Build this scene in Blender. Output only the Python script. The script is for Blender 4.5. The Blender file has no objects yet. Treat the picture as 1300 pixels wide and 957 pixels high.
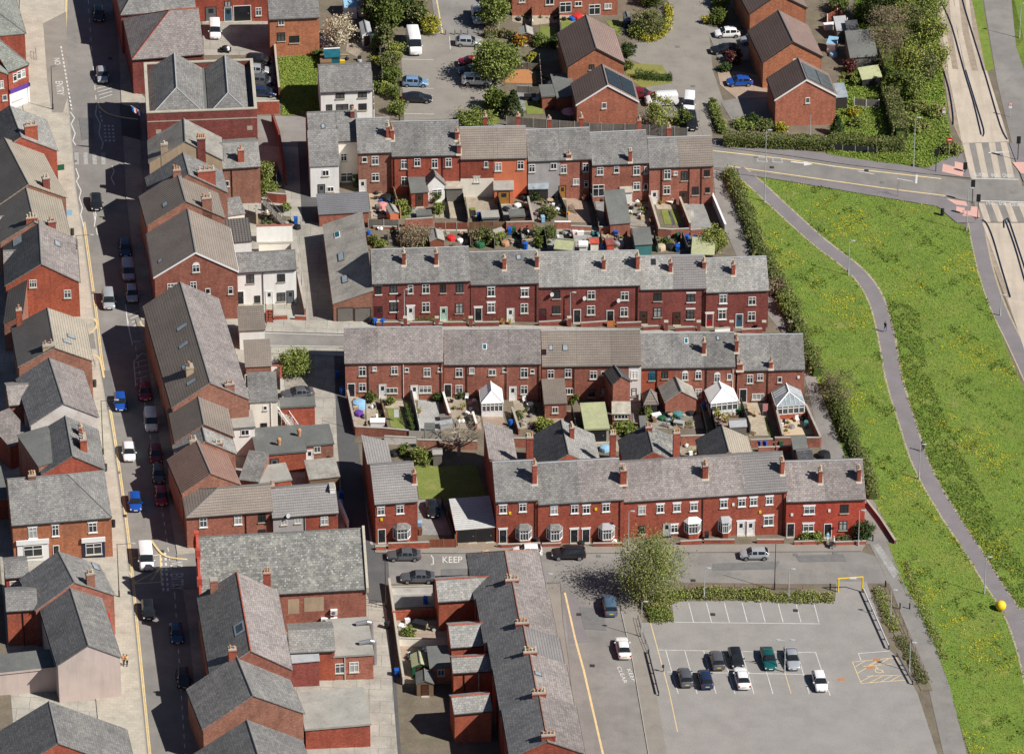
import bpy,bmesh,math,random
import numpy as np
from mathutils import Vector,Matrix
R=random.Random(11)
NR=np.random.default_rng(5)
sc=bpy.context.scene
COL=sc.collection
rad=math.radians
# camera and survey helpers
PHI,F,SL,DIST=rad(32),7500.0,0.055,833.0
cam_d=bpy.data.cameras.new('camera'); cam=bpy.data.objects.new('camera',cam_d); COL.objects.link(cam)
CP=Vector((0,-math.cos(PHI)*DIST,math.sin(PHI)*DIST))
cam.location=CP; cam.rotation_euler=(math.pi/2-PHI,0,0)
cam_d.sensor_width=36; cam_d.lens=36*F/1300; cam_d.clip_start=10; cam_d.clip_end=6000
sc.camera=cam
RIGHT,UP,FWD=Vector((1,0,0)),Vector((0,math.sin(PHI),math.cos(PHI))),Vector((0,math.cos(PHI),-math.sin(PHI)))
Z=Vector((0,0,1))
VIEWS=dict(A1=(0,0,3.3),A2=(130,0,3.986),A3=(370,0,3.986),A4=(600,0,3.986),A5=(820,0,4.35),A6=(1050,0,4.352),B1=(0,230,3.827),B2=(170,220,4.159),B3=(380,200,4.159),B4=(600,200,4.159),B5=(780,200,4.162),B6=(1000,190,3.68),C1=(0,430,3.827),C2=(180,420,3.989),C3=(410,400,4.35),C4=(620,400,4.35),C5=(800,400,4.35),C6=(1000,430,3.543),D1=(0,640,4.1625),D2=(220,630,3.989),D3=(430,530,5.0),D4=(600,560,5.0),D5=(840,560,4.643),D6=(470,680,4.483),D7=(740,640,4.161),D8=(980,640,4.0625),P=(0,0,1),e1=(440,485,10.633),e2=(540,485,10.633),e3=(640,485,8.325),e4=(740,470,8.7),e5=(860,480,7.98),e6=(940,480,7.977),f1=(440,235,9.286),f2=(560,225,9.567),f3=(660,225,9.115),f4=(770,225,8.125),g1=(400,0,9.567),g2=(600,0,9.286),g3=(620,80,10.633),g4=(1030,0,6.838),h1=(290,180,6.836),h2=(300,450,4.16),i1=(0,440,5.98),i2=(240,720,5.417),i3=(480,730,6.836))
CUR=['P']
def V(n):CUR[0]=n
def P(x,y):
 a=VIEWS[CUR[0]]; return(a[0]+x/a[2],a[1]+y/a[2])
def ray(p):return(FWD*F+RIGHT*(p[0]-650)-UP*(p[1]-478.5)).normalized()
def gz(x):return-SL*x
def gnd(x,y,h=0.0,raw=False):
 d=ray((x,y)if raw else P(x,y)); t=(h-(CP.z+SL*CP.x))/(d.z+SL*d.x); return CP+d*t
def atz(x,y,z):
 d=ray(P(x,y)); return CP+d*((z-CP.z)/d.z)
def pxscale(v):return F/((v-CP).dot(FWD))
# materials
MATS={}
def hexc(s):return tuple((int(s[i:i+2],16)/255)**2.2 for i in(0,2,4))+(1,)
def M(name,c1,c2=None,sc_=1.0,rough=.85,bump=0,brick=None,stain=None,spots=None,metal=0,spec=.25,streak=None,fine=None,ribs=None,emis=0):
 if name in MATS:return MATS[name]
 m=bpy.data.materials.new(name); m.use_nodes=True; MATS[name]=m
 nt=m.node_tree; N=nt.nodes; L=nt.links
 b=N['Principled BSDF']; b.inputs['Roughness'].default_value=rough; b.inputs['Metallic'].default_value=metal
 b.inputs['Specular IOR Level'].default_value=spec
 c1=c1 if len(c1)==4 else c1+(1,); c2=c2 or c1; c2=c2 if len(c2)==4 else c2+(1,)
 uv=N.new('ShaderNodeTexCoord').outputs['UV']
 def noise(s,det=4,src=uv,dist=0,rg=.6):
  n=N.new('ShaderNodeTexNoise'); n.inputs['Scale'].default_value=s; n.inputs['Detail'].default_value=det
  n.inputs['Roughness'].default_value=rg; n.inputs['Distortion'].default_value=dist; L.new(src,n.inputs['Vector']); return n.outputs['Fac']
 def ramp(f,lo,hi):
  r=N.new('ShaderNodeMapRange'); r.inputs['From Min'].default_value=lo; r.inputs['From Max'].default_value=hi; L.new(f,r.inputs['Value']); return r.outputs['Result']
 def mix(f,a,c,mode='MIX'):
  x=N.new('ShaderNodeMix'); x.data_type='RGBA'; x.blend_type=mode
  for k,v in((0,f),(6,a),(7,c)):
   if hasattr(v,'is_linked'):L.new(v,x.inputs[k])
   else:x.inputs[k].default_value=v
  return x.outputs[2]
 col=mix(ramp(noise(sc_),.3,.7),c1,c2); h=None
 if brick:
  w,hh,mo,mc,var=brick
  t=N.new('ShaderNodeTexBrick'); L.new(uv,t.inputs['Vector']); t.inputs['Scale'].default_value=1
  t.inputs['Brick Width'].default_value=w; t.inputs['Row Height'].default_value=hh; t.inputs['Mortar Size'].default_value=mo
  t.inputs['Color1'].default_value=(1-var,)*3+(1,); t.inputs['Color2'].default_value=(1+var,)*3+(1,); t.inputs['Mortar'].default_value=(mc,mc,mc,1)
  t.inputs['Bias'].default_value=0
  col=mix(1.0,col,t.outputs['Color'],'MULTIPLY'); h=t.outputs['Fac']
 if ribs:
  w,dark=ribs
  wv=N.new('ShaderNodeTexWave'); wv.bands_direction='X'; wv.inputs['Scale'].default_value=.314/w; L.new(uv,wv.inputs['Vector'])
  col=mix(ramp(wv.outputs['Fac'],0,.55),mix(1.0,col,(dark,dark,dark,1),'MULTIPLY'),col); h=wv.outputs['Fac']
 if streak:
  s,d=streak
  mp=N.new('ShaderNodeMapping'); mp.inputs['Scale'].default_value=(1,.12,1); L.new(uv,mp.inputs['Vector'])
  col=mix(ramp(noise(s,3,mp.outputs['Vector']),.45,.75),col,mix(1.0,col,(d,d,d,1),'MULTIPLY'))
 if fine:
  s,a=fine
  f=noise(s,2); x=ramp(f,.25,.75); g=N.new('ShaderNodeMapRange'); g.inputs['To Min'].default_value=1-a; g.inputs['To Max'].default_value=1+a
  L.new(x,g.inputs['Value']); cmb=N.new('ShaderNodeCombineColor')
  for k in range(3):L.new(g.outputs['Result'],cmb.inputs[k])
  col=mix(1.0,col,cmb.outputs[0],'MULTIPLY')
 for st in(stain or[]):
  s,c,lo,hi,amt=st
  f=ramp(noise(s,5,rg=.65),lo,hi); mu=N.new('ShaderNodeMath'); mu.operation='MULTIPLY'; mu.inputs[1].default_value=amt; L.new(f,mu.inputs[0])
  col=mix(mu.outputs[0],col,c+(1,))
 if spots:
  s,c,th=spots
  v=N.new('ShaderNodeTexVoronoi'); v.inputs['Scale'].default_value=s; L.new(uv,v.inputs['Vector'])
  f=ramp(v.outputs['Distance'],th,th*.6); col=mix(f,col,c+(1,))
 if fine and(brick or ribs):
  oi=N.new('ShaderNodeObjectInfo'); g=N.new('ShaderNodeMapRange'); g.inputs['To Min'].default_value=.84; g.inputs['To Max'].default_value=1.14; L.new(oi.outputs['Random'],g.inputs['Value']); cmb=N.new('ShaderNodeCombineColor')
  for k in range(3):L.new(g.outputs['Result'],cmb.inputs[k])
  col=mix(1.0,col,cmb.outputs[0],'MULTIPLY')
 L.new(col,b.inputs['Base Color'])
 if bump:
  bp=N.new('ShaderNodeBump'); bp.inputs['Strength'].default_value=bump; bp.inputs['Distance'].default_value=.03
  L.new(h if h is not None else noise(sc_*12),bp.inputs['Height']); L.new(bp.outputs['Normal'],b.inputs['Normal'])
 if emis:b.inputs['Emission Strength'].default_value=emis; b.inputs['Emission Color'].default_value=c1
 return m
def plain(name,c,rough=.6,metal=0,spec=.3):return M(name,c,tuple(x*.88 for x in c[:3]),.8,rough,metal=metal,spec=spec)
BR=(.3,.12,.014,.8,.22)
def brickm(n,c1,c2):return M(n,c1,c2,.55,.9,brick=BR,stain=[(.45,(.10,.062,.052),.54,.76,.5),(1.9,(.34,.25,.20),.6,.8,.4),(.25,tuple(x*.7 for x in c2),.5,.7,.5)],fine=(3.8,.2),streak=(1.8,.76))
brickm('brick_red',(.40,.104,.064),(.30,.075,.048))
brickm('brick_bright',(.44,.12,.066),(.35,.092,.054))
brickm('brick_dark',(.275,.08,.066),(.205,.06,.05))
brickm('brick_rear',(.40,.158,.108),(.30,.113,.08))
brickm('brick_brown',(.36,.175,.122),(.27,.125,.088))
brickm('brick_modern',(.40,.148,.09),(.32,.115,.072))
brickm('brick_orange',(.48,.19,.10),(.39,.15,.082))
M('brick_white',(.66,.64,.60),(.5,.47,.43),.5,.9,brick=(.23,.078,.008,.9,.05),stain=[(.9,(.33,.14,.10),.58,.72,.7)])
M('render_white',(.82,.81,.78),(.76,.75,.71),.4,.9,stain=[(.5,(.45,.43,.39),.58,.85,.45)],streak=(1.5,.88),fine=(2,.04))
M('render_cream',(.80,.76,.66),(.73,.68,.58),.4,.9,stain=[(.5,(.45,.40,.32),.6,.85,.4)],streak=(1.5,.9))
M('render_tan',(.47,.36,.24),(.38,.29,.2),.5,.9,stain=[(.7,(.22,.18,.14),.55,.8,.5)],streak=(1.4,.8))
M('render_pink',(.55,.45,.41),(.48,.40,.36),.3,.9,stain=[(.4,(.33,.29,.26),.55,.8,.5)],streak=(1.3,.86))
M('render_grey',(.42,.40,.39),(.34,.32,.32),.5,.9,stain=[(.8,(.25,.22,.21),.6,.8,.4)],streak=(1.5,.88))
M('paint_orange',(.66,.20,.10),(.58,.17,.085),.5,.8,fine=(2,.06),stain=[(.9,(.4,.14,.08),.58,.8,.4)],streak=(1.5,.86))
M('paint_red',(.47,.082,.052),(.4,.066,.042),.5,.8,brick=BR,fine=(2.5,.1),streak=(1.5,.85))
def slate(n,c1,c2,lich=.5,var=.2,st=(.34,.325,.285),sp=None):
 return M(n,c1,c2,.3,.8,brick=(.5,.34,.028,.58,var),stain=[(.6,st,.5,.74,lich),(2.2,tuple(x*1.3 for x in st),.58,.74,lich*.8),(.3,tuple(x*.55 for x in c2),.55,.75,.5)],streak=(1.6,.74),fine=(3.5,.22),spots=sp)
slate('slate_grey',(.215,.208,.198),(.15,.147,.145))
slate('slate_pink',(.265,.23,.218),(.2,.176,.17))
slate('slate_light',(.31,.302,.28),(.235,.23,.22),.6)
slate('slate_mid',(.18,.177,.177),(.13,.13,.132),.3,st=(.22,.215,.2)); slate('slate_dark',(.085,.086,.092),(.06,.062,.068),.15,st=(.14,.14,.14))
slate('slate_lichen',(.215,.212,.195),(.15,.15,.142),.8,.3,(.36,.35,.30),sp=(1.7,(.40,.39,.35),.2))
slate('slate_green',(.235,.245,.215),(.17,.18,.165),.6)
def tile(n,c1,c2,rib=.31,dk=.5):return M(n,c1,c2,.25,.85,brick=(50,.4,.045,.52,.03),ribs=(rib,dk),stain=[(.4,tuple(x*.6 for x in c1),.55,.8,.4),(1.1,(.22,.21,.17),.62,.8,.35)],fine=(2.5,.12))
tile('tile_brown',(.255,.215,.18),(.195,.165,.142),.31,.86)
tile('tile_grey',(.255,.24,.232),(.2,.19,.185),.31,.86)
tile('tile_ribbed',(.145,.13,.122),(.105,.095,.09),.42,.38)
tile('tile_dark',(.175,.175,.185),(.14,.14,.15),.31,.92)
tile('tile_modern_rib',(.215,.155,.132),(.17,.122,.105),.42,.42)
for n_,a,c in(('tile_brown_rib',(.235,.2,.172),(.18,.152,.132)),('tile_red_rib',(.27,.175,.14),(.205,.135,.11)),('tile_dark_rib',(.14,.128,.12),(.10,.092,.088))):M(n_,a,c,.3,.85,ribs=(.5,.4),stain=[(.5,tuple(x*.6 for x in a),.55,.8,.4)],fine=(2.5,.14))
tile('tile_red',(.33,.20,.155),(.26,.155,.125),.31,.8)
tile('tile_modern',(.29,.205,.175),(.23,.165,.145),.3,.8)
tile('tile_beige',(.37,.325,.26),(.30,.265,.215),.31,.9)
tile('sheet_grey',(.62,.615,.60),(.5,.5,.48),.2,.92)
M('asbestos',(.36,.34,.30),(.25,.235,.21),.35,.9,brick=(1.1,50,.02,.7,.08),ribs=(.17,.85),stain=[(.5,(.08,.08,.07),.5,.75,.6),(1.2,(.33,.31,.25),.6,.8,.5)],fine=(3,.2))
M('felt_grey',(.15,.155,.145),(.11,.112,.108),.3,.9,stain=[(.5,(.26,.25,.23),.55,.8,.6),(1,(.07,.07,.07),.6,.8,.5)],fine=(3,.12))
M('felt_pale',(.36,.345,.31),(.27,.26,.235),.35,.9,stain=[(.6,(.18,.17,.15),.52,.78,.6)],fine=(3,.1))
M('felt_moss',(.40,.41,.23),(.31,.325,.2),.4,.95,stain=[(.9,(.22,.25,.09),.55,.8,.7)],fine=(3,.14))
M('stone',(.46,.42,.34),(.36,.33,.27),.6,.9,stain=[(.8,(.2,.18,.15),.55,.8,.6)],fine=(4,.12))
M('lead',(.36,.37,.38),(.3,.31,.32),.7,.6,fine=(3,.1))
plain('upvc',(.82,.82,.80),.4); plain('woodwhite',(.74,.73,.69),.6); plain('frame_dark',(.045,.04,.038),.5); plain('frame_blue',(.03,.16,.24),.5)
plain('gutter',(.035,.035,.038),.5); plain('pipe_white',(.7,.7,.68),.5); plain('black',(.018,.018,.02),.5); plain('pot',(.45,.24,.13),.9); plain('potpale',(.55,.45,.30),.9)
plain('door_black',(.02,.021,.025),.35); plain('door_white',(.78,.78,.76),.4); plain('door_red',(.3,.018,.022),.4); plain('door_green',(.42,.62,.5),.5)
plain('door_blue',(.04,.10,.16),.4); plain('door_brown',(.09,.035,.02),.5); plain('door_maroon',(.10,.022,.026),.45); plain('door_wood',(.40,.19,.05),.5); plain('door_grey',(.13,.14,.15),.5)
def glass(n,c,r=.08):return M(n,c,tuple(x*.6 for x in c),1.2,r,spec=.6)
glass('glass',(.03,.035,.04)); glass('glass_mid',(.10,.11,.115),.15); glass('glass_net',(.42,.43,.42),.35); glass('car_glass',(.018,.022,.026),.06); glass('glass_teal',(.02,.13,.17),.1)
glass('glass_roof',(.33,.38,.41),.2); glass('polycarb',(.50,.46,.38),.3)
plain('timber_brown',(.20,.125,.072),.9); plain('timber_red',(.25,.085,.05),.9); plain('timber_grey',(.17,.155,.14),.95); plain('timber_pale',(.44,.33,.21),.9); plain('timber_orange',(.46,.16,.06),.9)
M('fence_grey',(.20,.18,.155),(.13,.12,.105),.6,.95,brick=(.14,3,.02,.5,.15),fine=(3,.15)); M('fence_brown',(.24,.14,.08),(.18,.10,.06),.6,.95,brick=(.14,3,.02,.5,.15),fine=(3,.15))
M('fence_red',(.26,.085,.05),(.2,.065,.04),.6,.95,brick=(.14,3,.02,.5,.15)); M('concrete',(.38,.35,.31),(.29,.275,.245),.5,.95,stain=[(.6,(.18,.17,.15),.55,.8,.5)],fine=(4,.1))
M('fence_black',(.022,.022,.025),(.03,.03,.03),1,.8)
M('ridge_grey',(.19,.185,.18),(.15,.147,.143),.8,.9,fine=(3,.15)); plain('steel',(.40,.41,.42),.4,.6); plain('pole_grey',(.42,.44,.45),.5); plain('white',(.8,.8,.79),.5); plain('yellow',(.80,.55,.03),.5); plain('orange',(.75,.28,.03),.6); plain('red',(.55,.03,.03),.5)
plain('bin_blue',(.012,.10,.42),.5); plain('bin_green',(.02,.11,.05),.5); plain('bin_black',(.022,.022,.025),.5); plain('bin_brown',(.14,.06,.03),.6); plain('blue_light',(.25,.45,.62),.6)
plain('teal',(.06,.2,.2),.7); plain('pink',(.6,.25,.25),.7); plain('tan',(.5,.4,.27),.9); plain('navy',(.014,.025,.07),.4); plain('purple',(.12,.05,.3),.5)
plain('tyre',(.015,.015,.016),.8); plain('rim',(.38,.39,.4),.35,.7); plain('lamp_clear',(.75,.77,.78),.15); plain('lamp_red',(.42,.012,.012),.25); plain('plate_white',(.75,.75,.72),.5); plain('plate_yellow',(.72,.55,.05),.5)
plain('skin',(.55,.34,.25),.7); plain('hair',(.07,.045,.03),.8); plain('hair_grey',(.42,.4,.37),.8); plain('cloth_dark',(.03,.032,.045),.9); plain('cloth_blue',(.10,.16,.3),.9); plain('cloth_white',(.72,.72,.7),.9); plain('cloth_red',(.4,.05,.05),.9)
# mesh building
ORG={}
def auto_uv(me):
 n=len(me.loops)
 if not n:return
 co=np.empty(len(me.vertices)*3); me.vertices.foreach_get('co',co); co=co.reshape(-1,3)
 vi=np.empty(n,dtype=np.int32); me.loops.foreach_get('vertex_index',vi)
 pn=np.empty(len(me.polygons)*3); me.polygons.foreach_get('normal',pn); pn=pn.reshape(-1,3)
 lt=np.empty(len(me.polygons),dtype=np.int32); me.polygons.foreach_get('loop_total',lt)
 ln=np.repeat(pn,lt,axis=0); u=np.stack([-ln[:,1],ln[:,0],np.zeros(n)],1); l=np.linalg.norm(u,axis=1)
 flat=l<.12; u[flat]=(1,0,0); l[flat]=1; u/=l[:,None]; v=np.cross(ln,u); v[flat]=(0,1,0)
 c=co[vi]; uv=np.stack([(c*u).sum(1),(c*v).sum(1)],1)
 me.uv_layers.new(name='uv').data.foreach_set('uv',uv.ravel())
class MB:
 def __init__(s):s.v=[]; s.f=[]; s.m=[]
 def add(s,vs,fs,m=0):
  b=len(s.v); s.v+=[Vector(x)for x in vs]
  for f in fs:s.f.append([b+i for i in f]); s.m.append(m)
  return s
 def loft(s,rings,m=0,cap=True,ms=None):
  n=len(rings[0]); vs=[p for r in rings for p in r]; b=len(s.v); s.v+=[Vector(x)for x in vs]
  for k in range(len(rings)-1):
   for i in range(n):
    j=(i+1)%n; s.f.append([b+k*n+i,b+k*n+j,b+(k+1)*n+j,b+(k+1)*n+i]); s.m.append(m if ms is None else ms(k,i))
  if cap:
   s.f.append([b+i for i in range(n)][::-1]); s.f.append([b+(len(rings)-1)*n+i for i in range(n)]); s.m+=[m,m]
  return s
 def prism(s,poly,vec,m=0):return s.loft([poly,[Vector(p)+vec for p in poly]],m)
 def box(s,c,sx,sy,sz,m=0,rz=0,top=1.0):
  c=Vector(c); ca,sa=math.cos(rz),math.sin(rz)
  def q(x,y,z):return c+Vector((x*ca-y*sa,x*sa+y*ca,z))
  b=[(-sx/2,-sy/2),(sx/2,-sy/2),(sx/2,sy/2),(-sx/2,sy/2)]
  return s.loft([[q(x,y,0)for x,y in b],[q(x*top,y*top,sz)for x,y in b]],m)
 def tube(s,p,q,r,r2=None,n=8,m=0):
  p,q=Vector(p),Vector(q); r2=r if r2 is None else r2; d=(q-p).normalized(); a=d.orthogonal().normalized(); b=d.cross(a)
  cs=[(math.cos(2*math.pi*i/n),math.sin(2*math.pi*i/n))for i in range(n)]
  return s.loft([[p+a*x*r+b*y*r for x,y in cs],[q+a*x*r2+b*y*r2 for x,y in cs]],m)
 def lathe(s,c,prof,n=12,m=0):
  c=Vector(c); return s.loft([[c+Vector((r*math.cos(2*math.pi*i/n),r*math.sin(2*math.pi*i/n),z))for i in range(n)]for r,z in prof],m)
 def ob(s,name,mats,par=None,smooth=False,org=None,fix=True):
  if isinstance(mats,str):mats=[mats]
  if par is not None:o0=ORG[par.name]
  else:
   o0=org if org is not None else Vector((sum(v.x for v in s.v)/len(s.v),sum(v.y for v in s.v)/len(s.v),min(v.z for v in s.v)))
  me=bpy.data.meshes.new(name); me.from_pydata([tuple(v)for v in s.v],[],s.f)
  for a in mats:me.materials.append(MATS[a])
  me.polygons.foreach_set('material_index',s.m)
  if fix:
   bm=bmesh.new(); bm.from_mesh(me); bmesh.ops.recalc_face_normals(bm,faces=bm.faces); bm.to_mesh(me); bm.free()
  auto_uv(me); me.transform(Matrix.Translation(-o0))
  if smooth:
   me.polygons.foreach_set('use_smooth',[True]*len(me.polygons)); me.set_sharp_from_angle(angle=rad(38))
  o=bpy.data.objects.new(name,me); COL.objects.link(o)
  if par is not None:o.parent=par
  else:o.location=o0
  ORG[o.name]=o0
  return o
def tag(o,label=None,cat=None,group=None,kind=None):
 for k,v in(('label',label),('category',cat),('group',group),('kind',kind)):
  if v:o[k]=v
 return o
def T(name,label,cat,loc,group=None):
 o=bpy.data.objects.new(name,None); COL.objects.link(o); o.location=loc; ORG[o.name]=Vector(loc); o.empty_display_size=.3
 return tag(o,label,cat,group)
def copy_tree(root,loc,rot,label=None,group=None,paint=None):
 def rec(o,par):
  c=o.copy(); COL.objects.link(c)
  if par is not None:c.parent=par
  for ch in o.children:rec(ch,c)
  return c
 r=rec(root,None); r.location=loc; r.rotation_euler=rot
 if label:r['label']=label
 if group:r['group']=group
 return r
TILT=Matrix.Rotation(math.atan(SL),4,'Y')
def ground_rot(a):return(TILT@Matrix.Rotation(a,4,'Z')).to_euler()
def px_angle(x0,y0,x1,y1):
 a,b=gnd(x0,y0),gnd(x1,y1); return math.atan2(b.y-a.y,b.x-a.x)
# ground sheets
LAYER=[0]
def sheet(name,pts,mat,h,kind='structure',thick=0):
 q=[gnd(x,y,h)for x,y in pts]; b=MB()
 if thick:b.prism([p-Z*thick for p in q],Z*thick)
 else:b.add(q,[list(range(len(q)))])
 o=b.ob(name,mat,org=Vector((0,0,0))); o['kind']=kind; return o
def line(name,pts,w,mat,h=.03,dash=None,closed=False,mb=None):
 q=[gnd(x,y,h)for x,y in pts]; b=mb or MB()
 if closed:q.append(q[0])
 for a,c in zip(q,q[1:]):
  d=c-a; l=d.length; d=d/l; s=Vector((-d.y,d.x,0)).normalized()*w/2
  segs=[(0,l)]if not dash else[(k*(dash[0]+dash[1]),min(l,k*(dash[0]+dash[1])+dash[0]))for k in range(int(l/(dash[0]+dash[1]))+1)]
  for u0,u1 in segs:
   if u1-u0>.05:b.add([a+d*u0+s,a+d*u1+s,a+d*u1-s,a+d*u0-s],[[0,1,2,3]])
 if mb:return
 o=b.ob(name,mat,org=Vector((0,0,0)),fix=False); o['kind']='structure'; return o
def text(s,o_,e_,t_,mat,name='road_lettering',h=.032,plane=None,par=None,depth=0):
 cu=bpy.data.curves.new('txt','FONT'); cu.body=s; t=bpy.data.objects.new('txt',cu); COL.objects.link(t)
 bpy.context.view_layer.update(); me=bpy.data.meshes.new_from_object(t); bpy.data.objects.remove(t); bpy.data.curves.remove(cu)
 xs=[v.co.x for v in me.vertices]; ys=[v.co.y for v in me.vertices]; x0,x1,y0,y1=min(xs),max(xs),min(ys),max(ys)
 O,E,Tp=plane or(gnd(*o_,h),gnd(*e_,h),gnd(*t_,h))
 org=ORG[par.name]if par is not None else O
 for v in me.vertices:v.co=O+(E-O)*((v.co.x-x0)/(x1-x0))+(Tp-O)*((v.co.y-y0)/(y1-y0))-org
 me.materials.clear(); me.materials.append(MATS[mat]); me.name=name
 for p in me.polygons:p.material_index=0
 o=bpy.data.objects.new(name,me); COL.objects.link(o)
 if par is not None:o.parent=par
 else:o.location=org; o['kind']='structure'
 ORG[o.name]=org
 return o
# buildings
class Fr:
 def __init__(s,O,U):s.O=Vector((O.x,O.y,0)); s.U=Vector((U.x,U.y,0)).normalized(); s.N=Vector((-s.U.y,s.U.x,0))
 def w(s,u,d,z):return s.O+s.U*u+s.N*d+Z*z
 def sub(s,u,d=0):return Fr(s.w(u,d,0),s.U)
 def loc(s,p):v=p-s.O; return v.dot(s.U),v.dot(s.N),p.z
def hit(p,pt,n):
 d=ray(P(*p)); return CP+d*((pt-CP).dot(n)/d.dot(n))
class B:pass
def west(k,m):  # overlay for the slope away from the sun, its shade put into darker colours
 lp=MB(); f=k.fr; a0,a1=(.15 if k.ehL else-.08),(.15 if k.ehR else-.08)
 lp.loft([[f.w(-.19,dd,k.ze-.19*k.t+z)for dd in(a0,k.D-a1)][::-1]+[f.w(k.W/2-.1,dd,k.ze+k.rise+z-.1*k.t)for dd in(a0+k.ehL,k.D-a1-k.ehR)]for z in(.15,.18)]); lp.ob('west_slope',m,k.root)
def vbox(mb,fr,u0,u1,d0,d1,z0,z1,m=0):
 mb.loft([[fr.w(u0,d0,z),fr.w(u1,d0,z),fr.w(u1,d1,z),fr.w(u0,d1,z)]for z in(z0,z1)],m)
def roof_mesh(fr,W,D,ze,rise,hipL=0,hipR=0,ovL=.06,ovR=.06,th=.14,ov=.18,ridge=True):
 b=MB(); t=rise/(D/2); e=ov*t
 def ring(ue,ur):return[fr.w(ue,-ov,ze-e),fr.w(ur,D/2,ze+rise),fr.w(ue,D+ov,ze-e),fr.w(ue,D+ov,ze-e+th),fr.w(ur,D/2,ze+rise+th),fr.w(ue,-ov,ze-e+th)]
 hl,hr=(hipL if hipL else-ovL),(hipR if hipR else-ovR)
 b.loft([ring(-ovL,hl),ring(W+ovR,W-hr)],0)
 for on,ue,ur in((hipL,-ovL,hl),(hipR,W+ovR,W-hr)):
  if on:b.add([fr.w(ue,-ov,ze-e+th),fr.w(ur,D/2,ze+rise+th),fr.w(ue,D+ov,ze-e+th),fr.w(ue,-ov,ze-e),fr.w(ue,D+ov,ze-e)],[[0,1,2],[0,2,4,3]])
 if ridge:
  b.tube(fr.w(hl,D/2,ze+rise+th),fr.w(W-hr,D/2,ze+rise+th),.11,n=6,m=1)
  for on,ue,ur in((hipL,-ovL,hl),(hipR,W+ovR,W-hr)):
   if on:
    for dd in(-ov,D+ov):b.tube(fr.w(ue,dd,ze-e+th),fr.w(ur,D/2,ze+rise+th),.09,n=6,m=1)
 return b
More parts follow.
